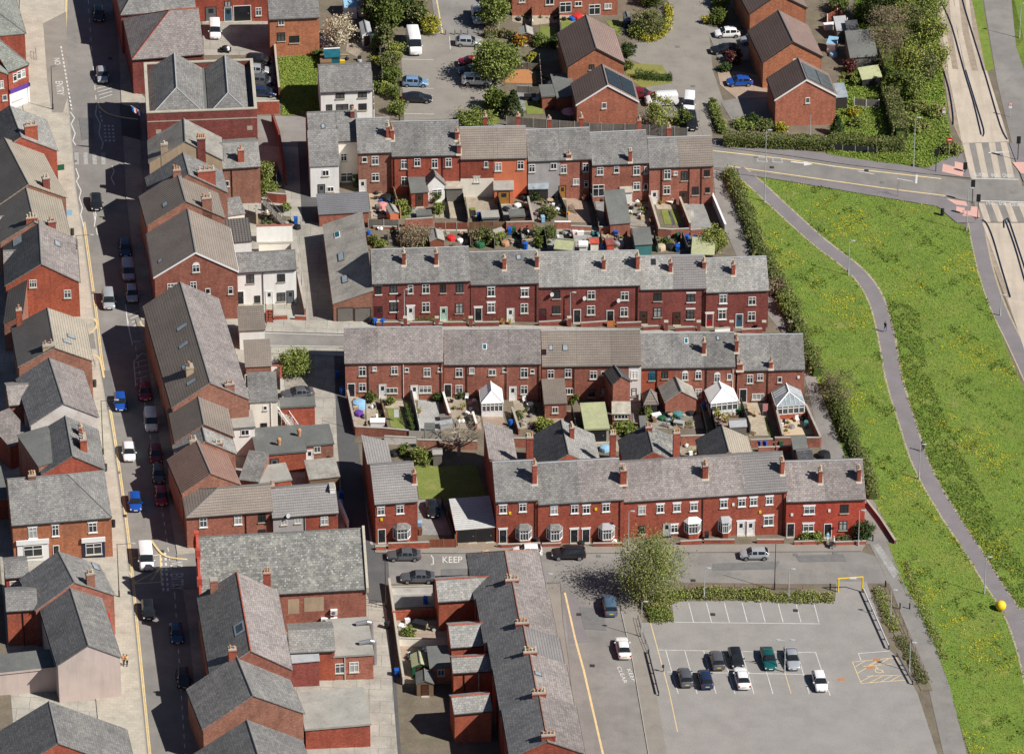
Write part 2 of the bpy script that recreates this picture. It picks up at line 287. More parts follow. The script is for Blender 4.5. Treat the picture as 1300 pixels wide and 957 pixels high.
def block(label,E1,E2,h,d=None,r=None,pitch=30,roof='gx',wm='brick_red',rm='slate_grey',name='building',cat='building',group=None,sub=None,hipL=0,hipR=0,ridge='ridge_grey',rise=None,par=.9,ends=(1,1),base=None,u=None,gut='gutter',ov=.18,apx=None,zoff=0):
 """E1,E2: photo points of the two eaves corners facing the camera, h metres above the land; d depth in metres or r photo point on the ridge."""
 mid=gnd((E1[0]+E2[0])/2,(E1[1]+E2[1])/2,h); ze=mid.z+zoff
 A,Bp=atz(*E1,ze),atz(*E2,ze); fr=Fr(A,Bp-A); W=(Bp-A).xy.length
 if u:fr=fr.sub(u[0]*W+.004); W=(u[1]-u[0])*W-.008
 t=math.tan(rad(pitch))
 if roof=='gx' and r is not None:
  n=(Z-fr.N*t).normalized(); X=hit(r,Vector((fr.O.x,fr.O.y,ze)),n); d=2*fr.loc(X)[1]
 cs=[fr.w(a,b_,0)for a in(0,W)for b_ in(0,d)]
 zb=min(gz(p.x)for p in cs)-.25
 if base is not None:zb=base
 root=sub if sub is not None else T(name,label,cat,Vector((fr.w(W/2,d/2,0).x,fr.w(W/2,d/2,0).y,gz(fr.w(W/2,d/2,0).x))),group)
 k=B(); k.root=root; k.fr=fr; k.W=W; k.D=d; k.ze=ze; k.zb=zb; k.t=t; k.roof=roof; k.wm=wm; k.rm=rm; k.ehL,k.ehR=hipL,hipR
 wb=MB()
 if roof in('gx','gy'):
  if roof=='gx':f2,W2,D2=fr,W,d
  else:f2,W2,D2=Fr(fr.w(W,0,0),fr.N),d,W
  if rise is None:rise=t*D2/2
  k.rise=rise; k.t=t=rise/(D2/2); k.f2=f2; k.W2=W2; k.D2=D2
  a0,a1=(0 if hipL else rise),(0 if hipR else rise)
  def ring(uu,a):return[f2.w(uu,0,zb),f2.w(uu,0,ze),f2.w(uu,D2/2,ze+a-.01),f2.w(uu,D2,ze),f2.w(uu,D2,zb)]
  wb.loft([ring(0,a0),ring(W2,a1)],0)
  rb=roof_mesh(f2,W2,D2,ze,rise,hipL,hipR,.1 if ends[0]else-.003,.1 if ends[1]else-.003,ov=ov)
  k.wall=wb.ob('wall',wm,root); k.roofo=rb.ob('roof',[rm,ridge],root)
  if gut and ov:
   for dd in(-ov-.06,D2+ov+.0):g=MB(); vbox(g,f2,0,W2,dd,dd+.09,ze-ov*t-.09,ze-ov*t+.03); g.ob('gutter',gut,root)
 elif roof=='flat':
  vbox(wb,fr,0,W,0,d,zb,ze-.12); k.wall=wb.ob('wall',wm,root)
  rb=MB(); vbox(rb,fr,-.12,W+.12,-.12,d+.12,ze-.12,ze+.05,0); vbox(rb,fr,-.14,W+.14,-.15,-.12,ze-.2,ze+.08,1)
  k.roofo=rb.ob('roof',[rm,ridge],root); k.rise=0; k.t=0
 elif roof=='parapet':
  vbox(wb,fr,0,W,0,d,zb,ze-par); k.wall=wb.ob('wall',wm,root)
  pb=MB(); q=.35
  for a in((0,W,0,q),(0,W,d-q,d),(0,q,q,d-q),(W-q,W,q,d-q)):vbox(pb,fr,*a,ze-par-.002,ze-.1,0)
  e=.06
  for a in((-e,W+e,-e,q+e),(-e,W+e,d-q-e,d+e),(-e,q+e,q+e,d-q-e),(W-q-e,W+e,q+e,d-q-e)):vbox(pb,fr,*a,ze-.1,ze+.06,1)
  pb.ob('parapet',[wm,'stone'],root); rb=MB(); vbox(rb,fr,q,W-q,q,d-q,ze-par,ze-par+.06); k.roofo=rb.ob('roof',rm,root); k.rise=0; k.t=0
 elif roof[:4]=='mono':
  rise=rise if rise is not None else t*(d if roof[4]in 'fb' else W); k.rise=rise; k.t=t=rise/(d if roof[4]in 'fb' else W)
  def top(uu,dd):return ze+rise*{'f':dd/d,'b':1-dd/d,'l':uu/W,'r':1-uu/W}[roof[4]]
  c4=[(0,0),(W,0),(W,d),(0,d)]; o4=[(-.12,-.15),(W+.12,-.15),(W+.12,d+(.1 if roof[4]!='f' else 0)),(-.12,d+(.1 if roof[4]!='f' else 0))]
  wb.loft([[fr.w(a,b_,zb)for a,b_ in c4],[fr.w(a,b_,top(a,b_)-.01)for a,b_ in c4]],0); k.wall=wb.ob('wall',wm,root)
  rb=MB(); rb.loft([[fr.w(a,b_,top(a,b_))for a,b_ in o4],[fr.w(a,b_,top(a,b_)+.11)for a,b_ in o4]],0); k.roofo=rb.ob('roof',rm,root)
 return k
def on_wall(k,p):
 X=hit(p,k.fr.O,k.fr.N); return k.fr.loc(X)
def wfr(k):return k.fr
def window(k,u,z,w=.95,h=1.25,fm='upvc',gm='glass',lintel='stone',sill='stone',arch=False,fr=None,bars=2,par=None):
 fr=fr or k.fr; g=MB(); vbox(g,fr,u-w/2,u+w/2,-.015,.0,z-h/2,z+h/2); o=g.ob('window',gm,par or k.root)
 f=MB(); t=.075
 for a in((u-w/2-.01,u+w/2+.01,z+h/2-t,z+h/2+.01),(u-w/2-.01,u+w/2+.01,z-h/2-.01,z-h/2+t)):vbox(f,fr,a[0],a[1],-.06,-.001,a[2],a[3])
 xs=[u-w/2+t/2-.01,u+w/2-t/2+.01]
 if w>.75 and bars:xs+=[u-w/2+w*(i+1)/bars for i in range(bars-1)]
 for x in xs:vbox(f,fr,x-t/2,x+t/2,-.06,-.001,z-h/2+t,z+h/2-t)
 if h>1.0 and bars:vbox(f,fr,u-w/2+t,u+w/2-t,-.055,-.001,z+h*.18-t/2,z+h*.18+t/2)
 if arch:
  n=8; pts=[fr.w(u+w/2*math.cos(math.pi*i/n),-.05,z+h/2+w*.42*math.sin(math.pi*i/n))for i in range(n+1)]; f.prism(pts,fr.N*.049,0)
 f.ob('frame',fm,o)
 if sill:s=MB(); vbox(s,fr,u-w/2-.1,u+w/2+.1,-.13,.0,z-h/2-.15,z-h/2-.012); s.ob('sill',sill,o)
 if lintel and not arch:s=MB(); vbox(s,fr,u-w/2-.14,u+w/2+.14,-.035,.0,z+h/2+.012,z+h/2+.25); s.ob('lintel',lintel,o)
 return o
def door(k,u,m,w=.92,h=2.05,fr=None,lintel=None,light=True,z0=None):
 fr=fr or k.fr; z=(gz(fr.w(u,0,0).x)+.12)if z0 is None else z0
 b=MB(); vbox(b,fr,u-w/2,u+w/2,-.03,.0,z,z+h); o=b.ob('door',m,k.root)
 f=MB(); t=.08; fm='upvc' if m in('door_white','door_green','door_red','door_blue','door_black')else 'frame_dark'
 for x in(u-w/2-t/2,u+w/2+t/2):vbox(f,fr,x-t/2,x+t/2,-.06,-.001,z,z+h)
 vbox(f,fr,u-w/2-t,u+w/2+t,-.06,-.001,z+h,z+h+t); f.ob('frame',fm,o)
 if light:g=MB(); vbox(g,fr,u-w*.24,u+w*.24,-.04,-.031,z+h*.56,z+h*.88); g.ob('glazing','glass',o)
 hb=MB(); vbox(hb,fr,u+w*.33,u+w*.4,-.09,-.031,z+h*.47,z+h*.51); hb.ob('handle','steel',o)
 if lintel:s=MB(); vbox(s,fr,u-w/2-.2,u+w/2+.2,-.04,.0,z+h+.09,z+h+.34); s.ob('lintel',lintel,o)
 s=MB(); vbox(s,fr,u-w/2-.12,u+w/2+.12,-.4,.0,z-.5,z-.01); s.ob('step','stone',o)
 return o
def bay(k,u,z0,z1,w=2.0,rm='slate_grey',fm='upvc'):
 fr=k.fr; pr=.75; a,c=w/2,w/2-.5
 plan=[(u-a,-.002),(u-c,-pr),(u+c,-pr),(u+a,-.002)]; b=MB()
 zs=z0+(z1-z0)*.34
 def ring(z,e=0):return[fr.w(x+(e if x>u else-e),y-(e if y<-.1 else 0),z)for x,y in plan]
 b.loft([ring(z0-.5),ring(zs)],0); b.loft([ring(zs,-.03),ring(z1,-.03)],1)
 rr=MB(); apex=[fr.w(u-.55,-.002,z1+.62),fr.w(u+.55,-.002,z1+.62)]
 lo=ring(z1+.02,.16); rr.add(lo+apex,[[1,2,5,4],[0,1,4],[2,3,5],[3,2,1,0],[0,4,5,3]])
 o=b.ob('bay_window',[k.wm,'glass_mid'],k.root); rr.ob('bay_roof',rm,o)
 f=MB(); ps=ring(zs,.02); pt=ring(z1,.02)
 for i in range(4):f.tube(ps[i],pt[i],.075,n=4)
 for i in range(3):
  for q in(ps,pt):f.tube(q[i],q[i+1],.075,n=4)
  for s in((.5,)if i!=1 else(.33,.67)):f.tube(ps[i].lerp(ps[i+1],s),pt[i].lerp(pt[i+1],s),.045,n=4)
  f.tube(ps[i].lerp(pt[i],.7),ps[i+1].lerp(pt[i+1],.7),.04,n=4)
 f.ob('frame',fm,o); return o
def chim(k,fr,u,d,z0,z1,w=.95,dp=.6,m='brick_red',pots=2):
 b=MB(); vbox(b,fr,u-w/2,u+w/2,d-dp/2,d+dp/2,z0,z1-.25); vbox(b,fr,u-w/2-.07,u+w/2+.07,d-dp/2-.07,d+dp/2+.07,z1-.25,z1-.12); vbox(b,fr,u-w/2-.02,u+w/2+.02,d-dp/2-.02,d+dp/2+.02,z1-.12,z1,1)
 o=b.ob('chimney',[m,'concrete'],k.root)
 for i in range(pots):
  x,y=(u-w/2+w*(i+.5)/pots,d)if w>=dp else(u,d-dp/2+dp*(i+.5)/pots)
  hh=R.uniform(.35,.75); q=MB(); q.lathe(fr.w(x,y,z1-.02),[(.13,0),(.11,hh*.8),(.14,hh*.85),(.14,hh),(.09,hh)],8); q.ob('chimney_pot','pot' if R.random()<.7 else 'potpale',o)
 return o
def roof_pt(k,p,side=None):
 fr=k.fr; O=fr.w(0,0,k.ze+.14)
 if k.roof=='gx':n=Z-fr.N*k.t
 elif k.roof=='gy':
  if side=='r':n=Z+fr.U*k.t; O=fr.w(k.W,0,k.ze+.14)
  else:n=Z-fr.U*k.t
 elif k.roof[:4]=='mono':n=Z-{'f':fr.N,'b':-fr.N,'l':fr.U,'r':-fr.U}[k.roof[4]]*k.t; O=O if k.roof[4]in 'fl' else fr.w(k.W,k.D,k.ze)
 else:n=Z
 X=hit(p,O,n.normalized()); return fr.loc(X)
def chpx(k,x,yb,yt,w=.6,dp=1.1,m='brick_red',pots=2,side=None):
 u,d,z=roof_pt(k,(x,yb),side); s=pxscale(k.fr.w(u,d,z))*math.cos(PHI)*VIEWS[CUR[0]][2]
 if k.roof=='gx':
  f=MB(); a=w/2+.14; f.loft([[k.fr.w(uu,dd,k.ze+.15+k.t*dd+e)for uu,dd in((u-a,d-.28),(u+a,d-.28),(u+a,min(k.D/2,d+dp)),(u-a,min(k.D/2,d+dp)))]for e in(-.02,.02)]); f.ob('flashing','stone',k.root)
 return chim(k,k.fr,u,d+dp/2,z-.6,z+(yb-yt)/s,w,dp,m,pots)
def skyl(k,x,y,w=.8,l=1.1,side=None,m='glass_roof'):
 u,d,z=roof_pt(k,(x,y),side); fr=k.fr
 if k.roof=='gx' or k.roof=='monof':a,s=fr.U,(fr.N+Z*k.t).normalized()
 elif side=='r':a,s=fr.N,(Z*k.t-fr.U).normalized()
 else:a,s=fr.N,(fr.U+Z*k.t).normalized()
 n=a.cross(s); n=n if n.z>0 else-n; c=fr.w(u,d,z)
 def q(i,j,e):return c+a*i+s*j+n*e
 b=MB(); b.loft([[q(-w/2,-l/2,e),q(w/2,-l/2,e),q(w/2,l/2,e),q(-w/2,l/2,e)]for e in(-.05,.07)],0)
 o=b.ob('skylight','frame_dark' if m!='glass_teal' else 'upvc',k.root)
 g=MB(); w2,l2=w/2-.08,l/2-.08; g.loft([[q(-w2,-l2,e),q(w2,-l2,e),q(w2,l2,e),q(-w2,l2,e)]for e in(.07,.085)],0); g.ob('pane',m,o)
def dish(k,x,y):
 u,d,z=on_wall(k,(x,y)); fr=k.fr; c=fr.w(u,-.3,z); b=MB(); ax=(-fr.N*.8+fr.U*.5+Z*.35).normalized(); a=ax.orthogonal().normalized(); e=ax.cross(a)
 b.loft([[c+ax*(q*q*.35)+(a*math.cos(i*.628)+e*math.sin(i*.628))*q for i in range(10)]for q in(.04,.2,.32)],0); b.tube(c,fr.w(u,0,z-.1),.03,n=5); b.tube(c-a*.28,c+ax*.3,.015,n=4)
 b.ob('satellite_dish','pole_grey',k.root)
def pipe(k,x=None,y=None,m='black',u=None,h=None):
 if u is None:u,_,_=on_wall(k,(x,y))
 b=MB(); b.tube(k.fr.w(u,-.08,k.zb),k.fr.w(u,-.08,(k.ze-.1)if h is None else k.zb+h),.05,n=6); b.ob('downpipe',m,k.root)
WIN={'w':dict(),'wl':dict(lintel='white',sill='white'),'n':dict(fm='frame_dark',lintel=None),'nl':dict(fm='frame_dark',lintel='white',sill='white'),'wb':dict(w=.55,h=.62,lintel=None,bars=0),'ws':dict(lintel=None),'wn':dict(gm='glass_net'),'ww':dict(w=1.7,h=1.15,lintel=None,bars=3),'a':dict(arch=True),'t':dict(fm='frame_blue',gm='glass_teal',arch=True,lintel=None),'p':dict(w=1.7,h=2.0,lintel=None,sill=None),'wm':dict(w=.7,h=.95,lintel=None),'wll':dict(gm='glass_mid',lintel='white',sill='white'),'wt':dict(w=.6,h=1.25,lintel=None),'sp':dict(w=2.4,h=1.5,lintel=None)}
DOOR=dict(k='door_black',v='door_white',g='door_green',r='door_red',b='door_blue',o='door_brown',m='door_maroon',y='door_wood',s='door_grey',G='black')
def fit(ks,spec):
 """spec tokens 'kind:x,y[,w,h]' in photo points; each goes to the house of ks whose front wall it falls on"""
 for tok in spec.split():
  kd,a=tok.split(':'); a=[float(q)for q in a.split(',')]; p=(a[0],a[1])
  best=None
  for k in ks:
   u,d,z=on_wall(k,p); e=max(0,-u,u-k.W)
   if best is None or e<best[0]:best=(e,k,u,z)
  _,k,u,z=best; u=min(max(u,.35),k.W-.35)
  if kd in WIN:
   kw=dict(WIN[kd])
   if len(a)>2:kw['w']=a[2]
   if len(a)>3:kw['h']=a[3]
   if 'gm' not in kw:kw['gm']=R.choices(['glass','glass_mid','glass_net'],[6,3,1])[0]
   hw=kw.get('w',.95)/2+.1; u=min(max(u,hw),k.W-hw)if k.W>2*hw else k.W/2
   window(k,u,z,**kw)
  elif kd[0]=='D':door(k,u,DOOR[kd[1]],w=a[2]if len(a)>2 else .92,h=a[3]if len(a)>3 else 2.05,lintel={'l':'white','s':'stone'}.get(kd[2:3]))
  elif kd=='Z':door(k,u,DOOR['k'],z0=z-1)
  elif kd[0]=='B':zg=gz(k.fr.w(u,0,0).x); bay(k,u,zg+.1,zg+(a[3]if len(a)>3 else 2.55),a[2]if len(a)>2 else 2.1,rm={'r':'tile_red','w':'upvc','l':'lead'}.get(kd[1:2],'slate_grey'))
  elif kd=='dish':dish(k,*p)
  elif kd=='pipe':pipe(k,u=u)
  elif kd=='pipew':pipe(k,u=u,m='pipe_white')
  elif kd=='alarm':
   b=MB(); vbox(b,k.fr,u-.16,u+.16,-.1,0,z-.2,z+.2); b.ob('alarm_box',{0:'white',1:'yellow'}[int(a[2])if len(a)>2 else 0],k.root)
def row(secs,group,cat='terraced house',name='terraced_house',**kw):
 """secs: list of dict(E1,E2,r,h,houses=[(fraction, wall, roof, label)...])"""
 out=[]
 for i,s in enumerate(secs):
  f0=0; tot=sum(q[0]for q in s['houses'])
  for j,q in enumerate(s['houses']):
   f1=f0+q[0]/tot
   ends=(i==0 and j==0,i==len(secs)-1 and j==len(s['houses'])-1)
   ends=(ends[0]or(j==0 and s.get('eL',1)),ends[1]or(j==len(s['houses'])-1 and s.get('eR',0)))
   k=block(q[3],s['E1'],s['E2'],s['h'],r=s['r'],pitch=s.get('pitch',31),wm=q[1],rm=q[2],name=name,cat=cat,group=group,u=(f0,f1),ends=ends,ridge=s.get('ridge','lead'),ov=.12,**kw)
   out.append(k); f0=f1
 return out
def q(v,x,y):a=VIEWS[v]; return(a[0]+x/a[2],a[1]+y/a[2])
# the front row facing the bottom street
V('P'); SG,SP_,SLt,TB,TG='slate_grey','slate_pink','slate_light','tile_brown','tile_grey'
g='houses of the front terrace above the bottom street'
FR=row([dict(E1=q('D4',150,385),E2=q('D4',415,372),r=q('D4',125,138),h=6.8,houses=[(1,'brick_red',SG,'red brick end terrace house beside the white roofed double garage')]),dict(E1=q('D4',415,402),E2=q('D4',960,368),r=q('D4',405,145),h=6.6,eL=0,houses=[(1,'brick_red',SG,'red brick house with dark bay and black door, second from the garage end'),(1,'brick_red',SP_,'red brick house with pinkish roof behind the parked black car')]),dict(E1=q('D4',960,384),E2=q('D5',740,294),r=q('D5',300,92),h=6.4,eL=0,eR=1,ridge='ridge_grey',houses=[(1,'brick_red',SP_,'red brick house with patched pinkish roof behind the weeping birch'),(1,'brick_red',SP_,'red brick house with the curved white bow window'),(1,'brick_red',SP_,'red brick house with the small lead roofed square bay'),(1,'brick_red',TG,'red brick house with the ribbed grey tile roof')]),dict(E1=q('D5',735,356),E2=q('D5',1200,341),r=q('D5',730,125),h=6.0,eL=0,eR=1,houses=[(1,'paint_red',SP_,'bright red house with black door beside the drop in roof height'),(1,'paint_red',SP_,'bright red end house next to the grass and the round bush')]),],g)
V('D4'); fit(FR,'wl:193,430 wl:318,420 Dkl:193,575 B:325,550 alarm:237,455,1 wl:517,437 wl:648,430 wl:722,432 wl:847,420 Dkl:645,565 Dkl:720,555 B:520,565 Bl:850,550 wn:1075,437 wl:1210,425 alarm:782,430,1 Dv:1220,545 pipe:935,450 pipe:408,450 n:1075,560')
V('D5'); fit(FR,'wl:90,390 wl:190,385 wl:75,515 Dv:20,520 Bw:182,510,2.2 wl:367,368 wl:473,360 wl:542,355 wl:635,348 Bl:372,480,1.7 Dvl:468,500 Dvl:525,490 wll:630,467,1.3,1.5 alarm:422,372 alarm:580,415,1 Dk:760,515 Dk:980,512 wll:870,405,1.45,1.2 n:1078,397,1.1,1.4 wll:865,508,1.45,1.2 n:1070,495,1.1,1.5 alarm:768,432 alarm:988,408 pipe:243,420 pipe:715,420')
V('D4'); chpx(FR[0],395,272,152,.6,1.15); chpx(FR[2],958,275,185,.85,1.0,pots=3)
V('D5'); chpx(FR[4],258,222,145,.75,1.0,pots=3); chpx(FR[6],712,195,118,.5,1.0); chpx(FR[7],936,248,175,.5,1); chpx(FR[8],1163,238,165,.5,1)
# rear wings (parts of their houses)
def wing(k,E1,E2,h,d,roof='gy',rm=SG,wm='brick_red',spec=None,**kw):
 w=block('',E1,E2,h,d=d,roof=roof,wm=wm,rm=rm,sub=k.root,**kw)
 if spec:fit([w],spec)
 return w
def rear(k,u0,u1,dep,h,roof,rm,wm='brick_red',drop=0,**kw):
 fr=k.fr.sub(u0,k.D+.02); W=u1-u0; ze=k.zb+.25+h; b=MB(); kk=B(); kk.__dict__.update(k.__dict__); kk.fr=fr; kk.W=W; kk.D=dep; kk.ze=ze; kk.roof=roof
 t=math.tan(rad(kw.get('pitch',30)))
 if roof=='gy':
  f2=Fr(fr.w(W,0,0),fr.N); rise=t*W/2
  b.loft([[f2.w(uu,0,k.zb),f2.w(uu,0,ze),f2.w(uu,W/2,ze+rise-.01),f2.w(uu,W,ze),f2.w(uu,W,k.zb)]for uu in(0,dep)]); b.ob('wall',wm,k.root)
  roof_mesh(f2,dep,W,ze,rise,ovL=0).ob('roof',[rm,kw.get('ridge','ridge_grey')],k.root)
 else:
  rise=t*W; lo=roof[4]; top=lambda uu:ze+rise*(uu/W if lo=='l' else 1-uu/W)
  b.loft([[fr.w(a,c,k.zb)for a,c in((0,0),(W,0),(W,dep),(0,dep))],[fr.w(a,c,top(a)-.01)for a,c in((0,0),(W,0),(W,dep),(0,dep))]]); b.ob('wall',wm,k.root); rise and None
  o4=((-.12,0),(W+.05,0),(W+.05,dep+.15),(-.12,dep+.15)); r2=MB(); r2.loft([[fr.w(a,c,top(a)+e)for a,c in o4]for e in(0,.12)]); r2.ob('roof',rm,k.root)
 kk.t=t; kk.rise=rise; kk.ehL=kk.ehR=0; kk.root=k.root
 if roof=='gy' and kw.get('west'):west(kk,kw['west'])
 return kk
w0=rear(FR[0],0,3.9,9.5,5.6,'monor',SP_,pitch=24)
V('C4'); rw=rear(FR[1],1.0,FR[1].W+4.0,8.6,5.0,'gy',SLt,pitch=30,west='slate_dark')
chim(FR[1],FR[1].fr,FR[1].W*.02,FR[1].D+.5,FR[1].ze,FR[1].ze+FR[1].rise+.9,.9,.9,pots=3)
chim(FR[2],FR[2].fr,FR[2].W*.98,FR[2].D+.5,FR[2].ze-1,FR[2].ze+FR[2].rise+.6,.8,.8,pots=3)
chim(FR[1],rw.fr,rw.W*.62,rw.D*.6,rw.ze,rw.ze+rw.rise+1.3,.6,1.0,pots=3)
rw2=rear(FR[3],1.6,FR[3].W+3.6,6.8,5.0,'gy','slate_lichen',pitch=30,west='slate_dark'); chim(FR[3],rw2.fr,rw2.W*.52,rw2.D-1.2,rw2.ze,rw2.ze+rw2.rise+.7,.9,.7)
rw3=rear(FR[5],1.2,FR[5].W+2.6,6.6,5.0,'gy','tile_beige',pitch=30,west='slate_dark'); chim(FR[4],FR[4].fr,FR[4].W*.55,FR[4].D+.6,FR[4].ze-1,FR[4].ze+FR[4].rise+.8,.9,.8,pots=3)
rw4=rear(FR[7],0.2,3.2,4.5,2.5,'monor','felt_grey',pitch=10); rw5=rear(FR[8],0.2,3.0,4.2,2.5,'monor','felt_grey',pitch=10)
# detached house and garage on the bottom street
V('D3')
DH=block('detached red brick house with bay window and black door left of the lawn',(232,546),(500,526),6.5,r=(208,305),pitch=31,wm='brick_red',rm=TG,name='house',cat='house',ridge='ridge_grey')
fit([DH],'wl:268,592 wl:390,582 Dk:273,728 B:400,705,2.3 alarm:272,645,1')
chpx(DH,482,420,352,.5,.8); rear(DH,.2,3.6,7.5,5.2,'monor',TG,pitch=20)
GA=block('double garage with white sloping roof and two dark doors',(745,712),(992,692),2.35,d=6.2,roof='monof',rise=.9,wm='brick_bright',rm='sheet_grey',name='double_garage',cat='garage')
for u in(.28,.73):door(GA,GA.W*u,'black',w=2.35,h=1.95,light=False)
# row facing down over the alley gardens (rear walls towards the camera)
g='houses of the rear facing terrace behind the conservatories'
V('P')
R5=row([dict(E1=q('C3',122,266),E2=q('C3',665,257),r=q('C3',300,73),h=5.9,eL=1,houses=[(1,'brick_rear',SP_,'rear of brick end house with the blue covered garden table'),(1,'brick_rear',SP_,'rear of brick house with white back door and strip of lawn'),(1,'brick_rear',SP_,'rear of brick house with grey paved yard and white fence')]),dict(E1=q('C3',668,273),E2=q('C4',292,268),r=q('C3',800,84),h=5.8,eL=0,houses=[(1,'brick_rear',SP_,'rear of brick house with black back door behind the bare tree'),(1,'brick_rear',SP_,'rear of brick house with the big white hipped conservatory'),(1,'brick_rear',SP_,'rear of brick house with white parasol table left of the brown extension')]),dict(E1=q('C4',296,283),E2=q('C4',845,276),r=q('C4',500,88),h=5.7,eL=0,houses=[(1.05,'brick_rear',TB,'rear of brick house with brown roofed single storey extension'),(1.05,'brick_rear',TB,'rear of brick house above the moss green garage roof'),(.9,'brick_rear',TB,'rear of brick house with tall gabled wing and white painted strip')]),dict(E1=q('C5',62,292),E2=q('C5',582,285),r=q('C5',300,103),h=5.6,eL=0,houses=[(1,'brick_bright',SG,'rear of orange red house with teal arched window'),(1,'brick_rear',SG,'rear of brick house with gabled corrugated extension and junk filled yard'),(1,'brick_rear',SG,'rear of brick house with solid white conservatory and flower pots')]),dict(E1=q('C5',592,306),E2=q('C5',962,299),r=q('C5',750,112),h=5.5,eL=0,eR=1,houses=[(1,'brick_rear',SG,'rear of brick house with pink cloth hanging in its paved yard'),(1,'brick_rear',SG,'rear of brick end house with glazed conservatory beside the alley')]),],g)
V('C3'); fit(R5,'ws:218,310,1,1.5 wb:285,296 ws:395,305 wb:463,302 ws:575,315,.95,1.4 wb:645,300 ws:218,398,1,1.3 Dk:157,425 Dv:330,440 ww:380,416,1.6,.9 Dv:505,410 ww:565,410,1.7,1.1 ws:752,317,1,1.4 wm:822,306 wm:935,315,1,.95 wb:1003,302 ws:752,408,1,1.3 Dk:690,430 pipe:250,300 pipew:443,300 pipe:660,300 pipe:795,330')
V('C4'); fit(R5,'ws:198,318,1,1.55 wb:243,310 ws:198,412,1,1.4 Dv:135,432 ws:345,326,.9,1.4 ws:440,320,.9,1.4 ws:580,330,1,1.3 wb:632,320 ww:445,420,1.2,1 n:570,430,.9,1.2 n:632,420,.6,1.2 ws:805,330,1,1.3 n:805,425,.7,1.3 pipe:110,330 pipe:285,330 pipe:475,330')
V('C5'); fit(R5,'t:120,340,.85,1.2 n:193,330,.85,1.2 a:303,338,.85,1.2 a:377,332,.85,1.2 ws:377,430,.9,1.4 a:480,348,.85,1.3 wm:548,340,.6,.95 ws:662,352,.85,1.4 ws:718,342,.85,1.1 Dk:623,475 ww:706,450,1.7,1 wb:826,356,.6,.9 alarm:930,342 pipe:408,340 pipew:580,340 pipe:148,340 pipe:760,380')
V('C3'); skyl(R5[4],893,175,.6,.9,m='glass_teal')
V('C4'); skyl(R5[6],425,180,.8,1.0); skyl(R5[5],345,180,.6,.9)
V('C5'); skyl(R5[9],310,142,.55,.9,m='glass_teal'); skyl(R5[10],485,128,.5,.7)
chpx(R5[10],408,215,150,.5,.7); chpx(R5[11],588,205,140,.5,.7); chpx(R5[12],606,305,270,.8,.7,pots=1); chpx(R5[13],778,296,258,.5,.6,pots=1)
V('P')
# white painted strip on the gabled wing house
k=R5[8]; wst=MB(); vbox(wst,k.fr,k.W-1.75,k.W-.01,-.02,-.001,k.zb,k.ze-.12); wst.ob('painted_wall','render_white',k.root)
V('C4'); w=wing(R5[8],(688,383),(783,366),4.9,4.8,'gy','tile_ribbed','brick_rear',pitch=38); k=block('',(686,543),(782,543),2.0,d=1.6,roof='monof',rise=.9,wm='brick_rear',rm='polycarb',sub=R5[8].root); window(k,k.W*.5,k.ze-.55,1.9,.7,lintel=None,bars=4)
w=wing(R5[6],(312,490),(432,485),2.5,4.6,'monof','tile_brown','brick_rear',rise=1.1); V('C4'); fit([w],'wm:368,523,.85,1')
MG=block('garage with mossy green felt roof and dark open door',(535,628),(665,622),2.3,d=6.6,roof='flat',wm='concrete',rm='felt_moss',name='garage',cat='garage',ridge='felt_moss'); door(MG,MG.W*.48,'black',w=2.6,h=2.0,light=False)
V('C5'); w=wing(R5[10],(195,480),(365,462),2.4,4.6,'gy','asbestos','brick_rear',rise=1.5)
# row facing the street behind (fronts towards the camera)
g='houses of the middle terrace with front doors facing the street'
BD='brick_dark'; V('P')
R4=row([dict(E1=q('B3',388,667),E2=q('B3',905,650),r=q('B3',600,484),h=6.3,eL=1,houses=[(1,BD,SG,'dark brick end house with maroon door beside the wooden workshop doors'),(1,BD,SG,'dark brick house with white door and white ground floor window'),(1,BD,SG,'dark brick house with pale green door and small green hedge')]),dict(E1=q('B3',905,672),E2=q('B4',350,662),r=q('B4',150,500),h=6.3,eL=0,houses=[(1,BD,SG,'dark brick house with black door and white lintels fourth along'),(1,BD,SG,'dark brick house with plain white door and flower pots')]),dict(E1=q('B4',350,684),E2=q('B4',885,673),r=q('B4',600,500),h=6.2,eL=0,houses=[(1,BD,SLt,'dark brick house with dark red door under pale mottled slates'),(1,BD,SLt,'dark brick house with black door left of the orange gate'),(1,BD,SLt,'dark brick house with black door right of the orange gate')]),dict(E1=q('B5',137,697),E2=q('B5',487,690),r=q('B5',300,522),h=6.1,eL=0,houses=[(1,BD,SLt,'dark brick house with dark unpainted windows and brown door'),(1,BD,TG,'dark brick house with ribbed brown tile roof in the middle terrace')]),dict(E1=q('B5',485,713),E2=q('B5',815,701),r=q('B5',630,532),h=6.0,eL=0,eR=1,houses=[(1,BD,SLt,'dark brick house with bright red door'),(1,BD,SLt,'dark brick end house with blue door next to the hedge')]),],g)
V('B3'); fit(R4,'nl:418,700,.85,1.4 nl:498,693,1,1.4 ws:587,695,.75,1.4 ws:668,693,1.05,1.5 n:760,692,.8,1.4 n:848,687,1,1.6 Dm:420,800 nl:500,788,1.1,1.6 Dvl:588,810 ws:668,790,1.1,1.6 Dg:762,810 n:845,795,1.1,1.7')
V('B4'); fit(R4,'wl:98,708,1.05,1.5 wl:275,713,1.05,1.3 Dkl:30,805 wll:98,792,1.05,1.6 Dv:200,812 wm:273,796,1.05,1.6 n:443,722,1.1,1.4 ws:627,726,1.1,1.4 ws:803,731,1.1,1.4 Dm:370,815 n:443,803,1.1,1.3 Dk:552,820 ws:625,806,1.15,1.5 Dk:727,828 ws:800,815,1.1,1.5 dish:418,718 dish:590,738 dish:770,750 pipe:345,740 pipe:868,760')
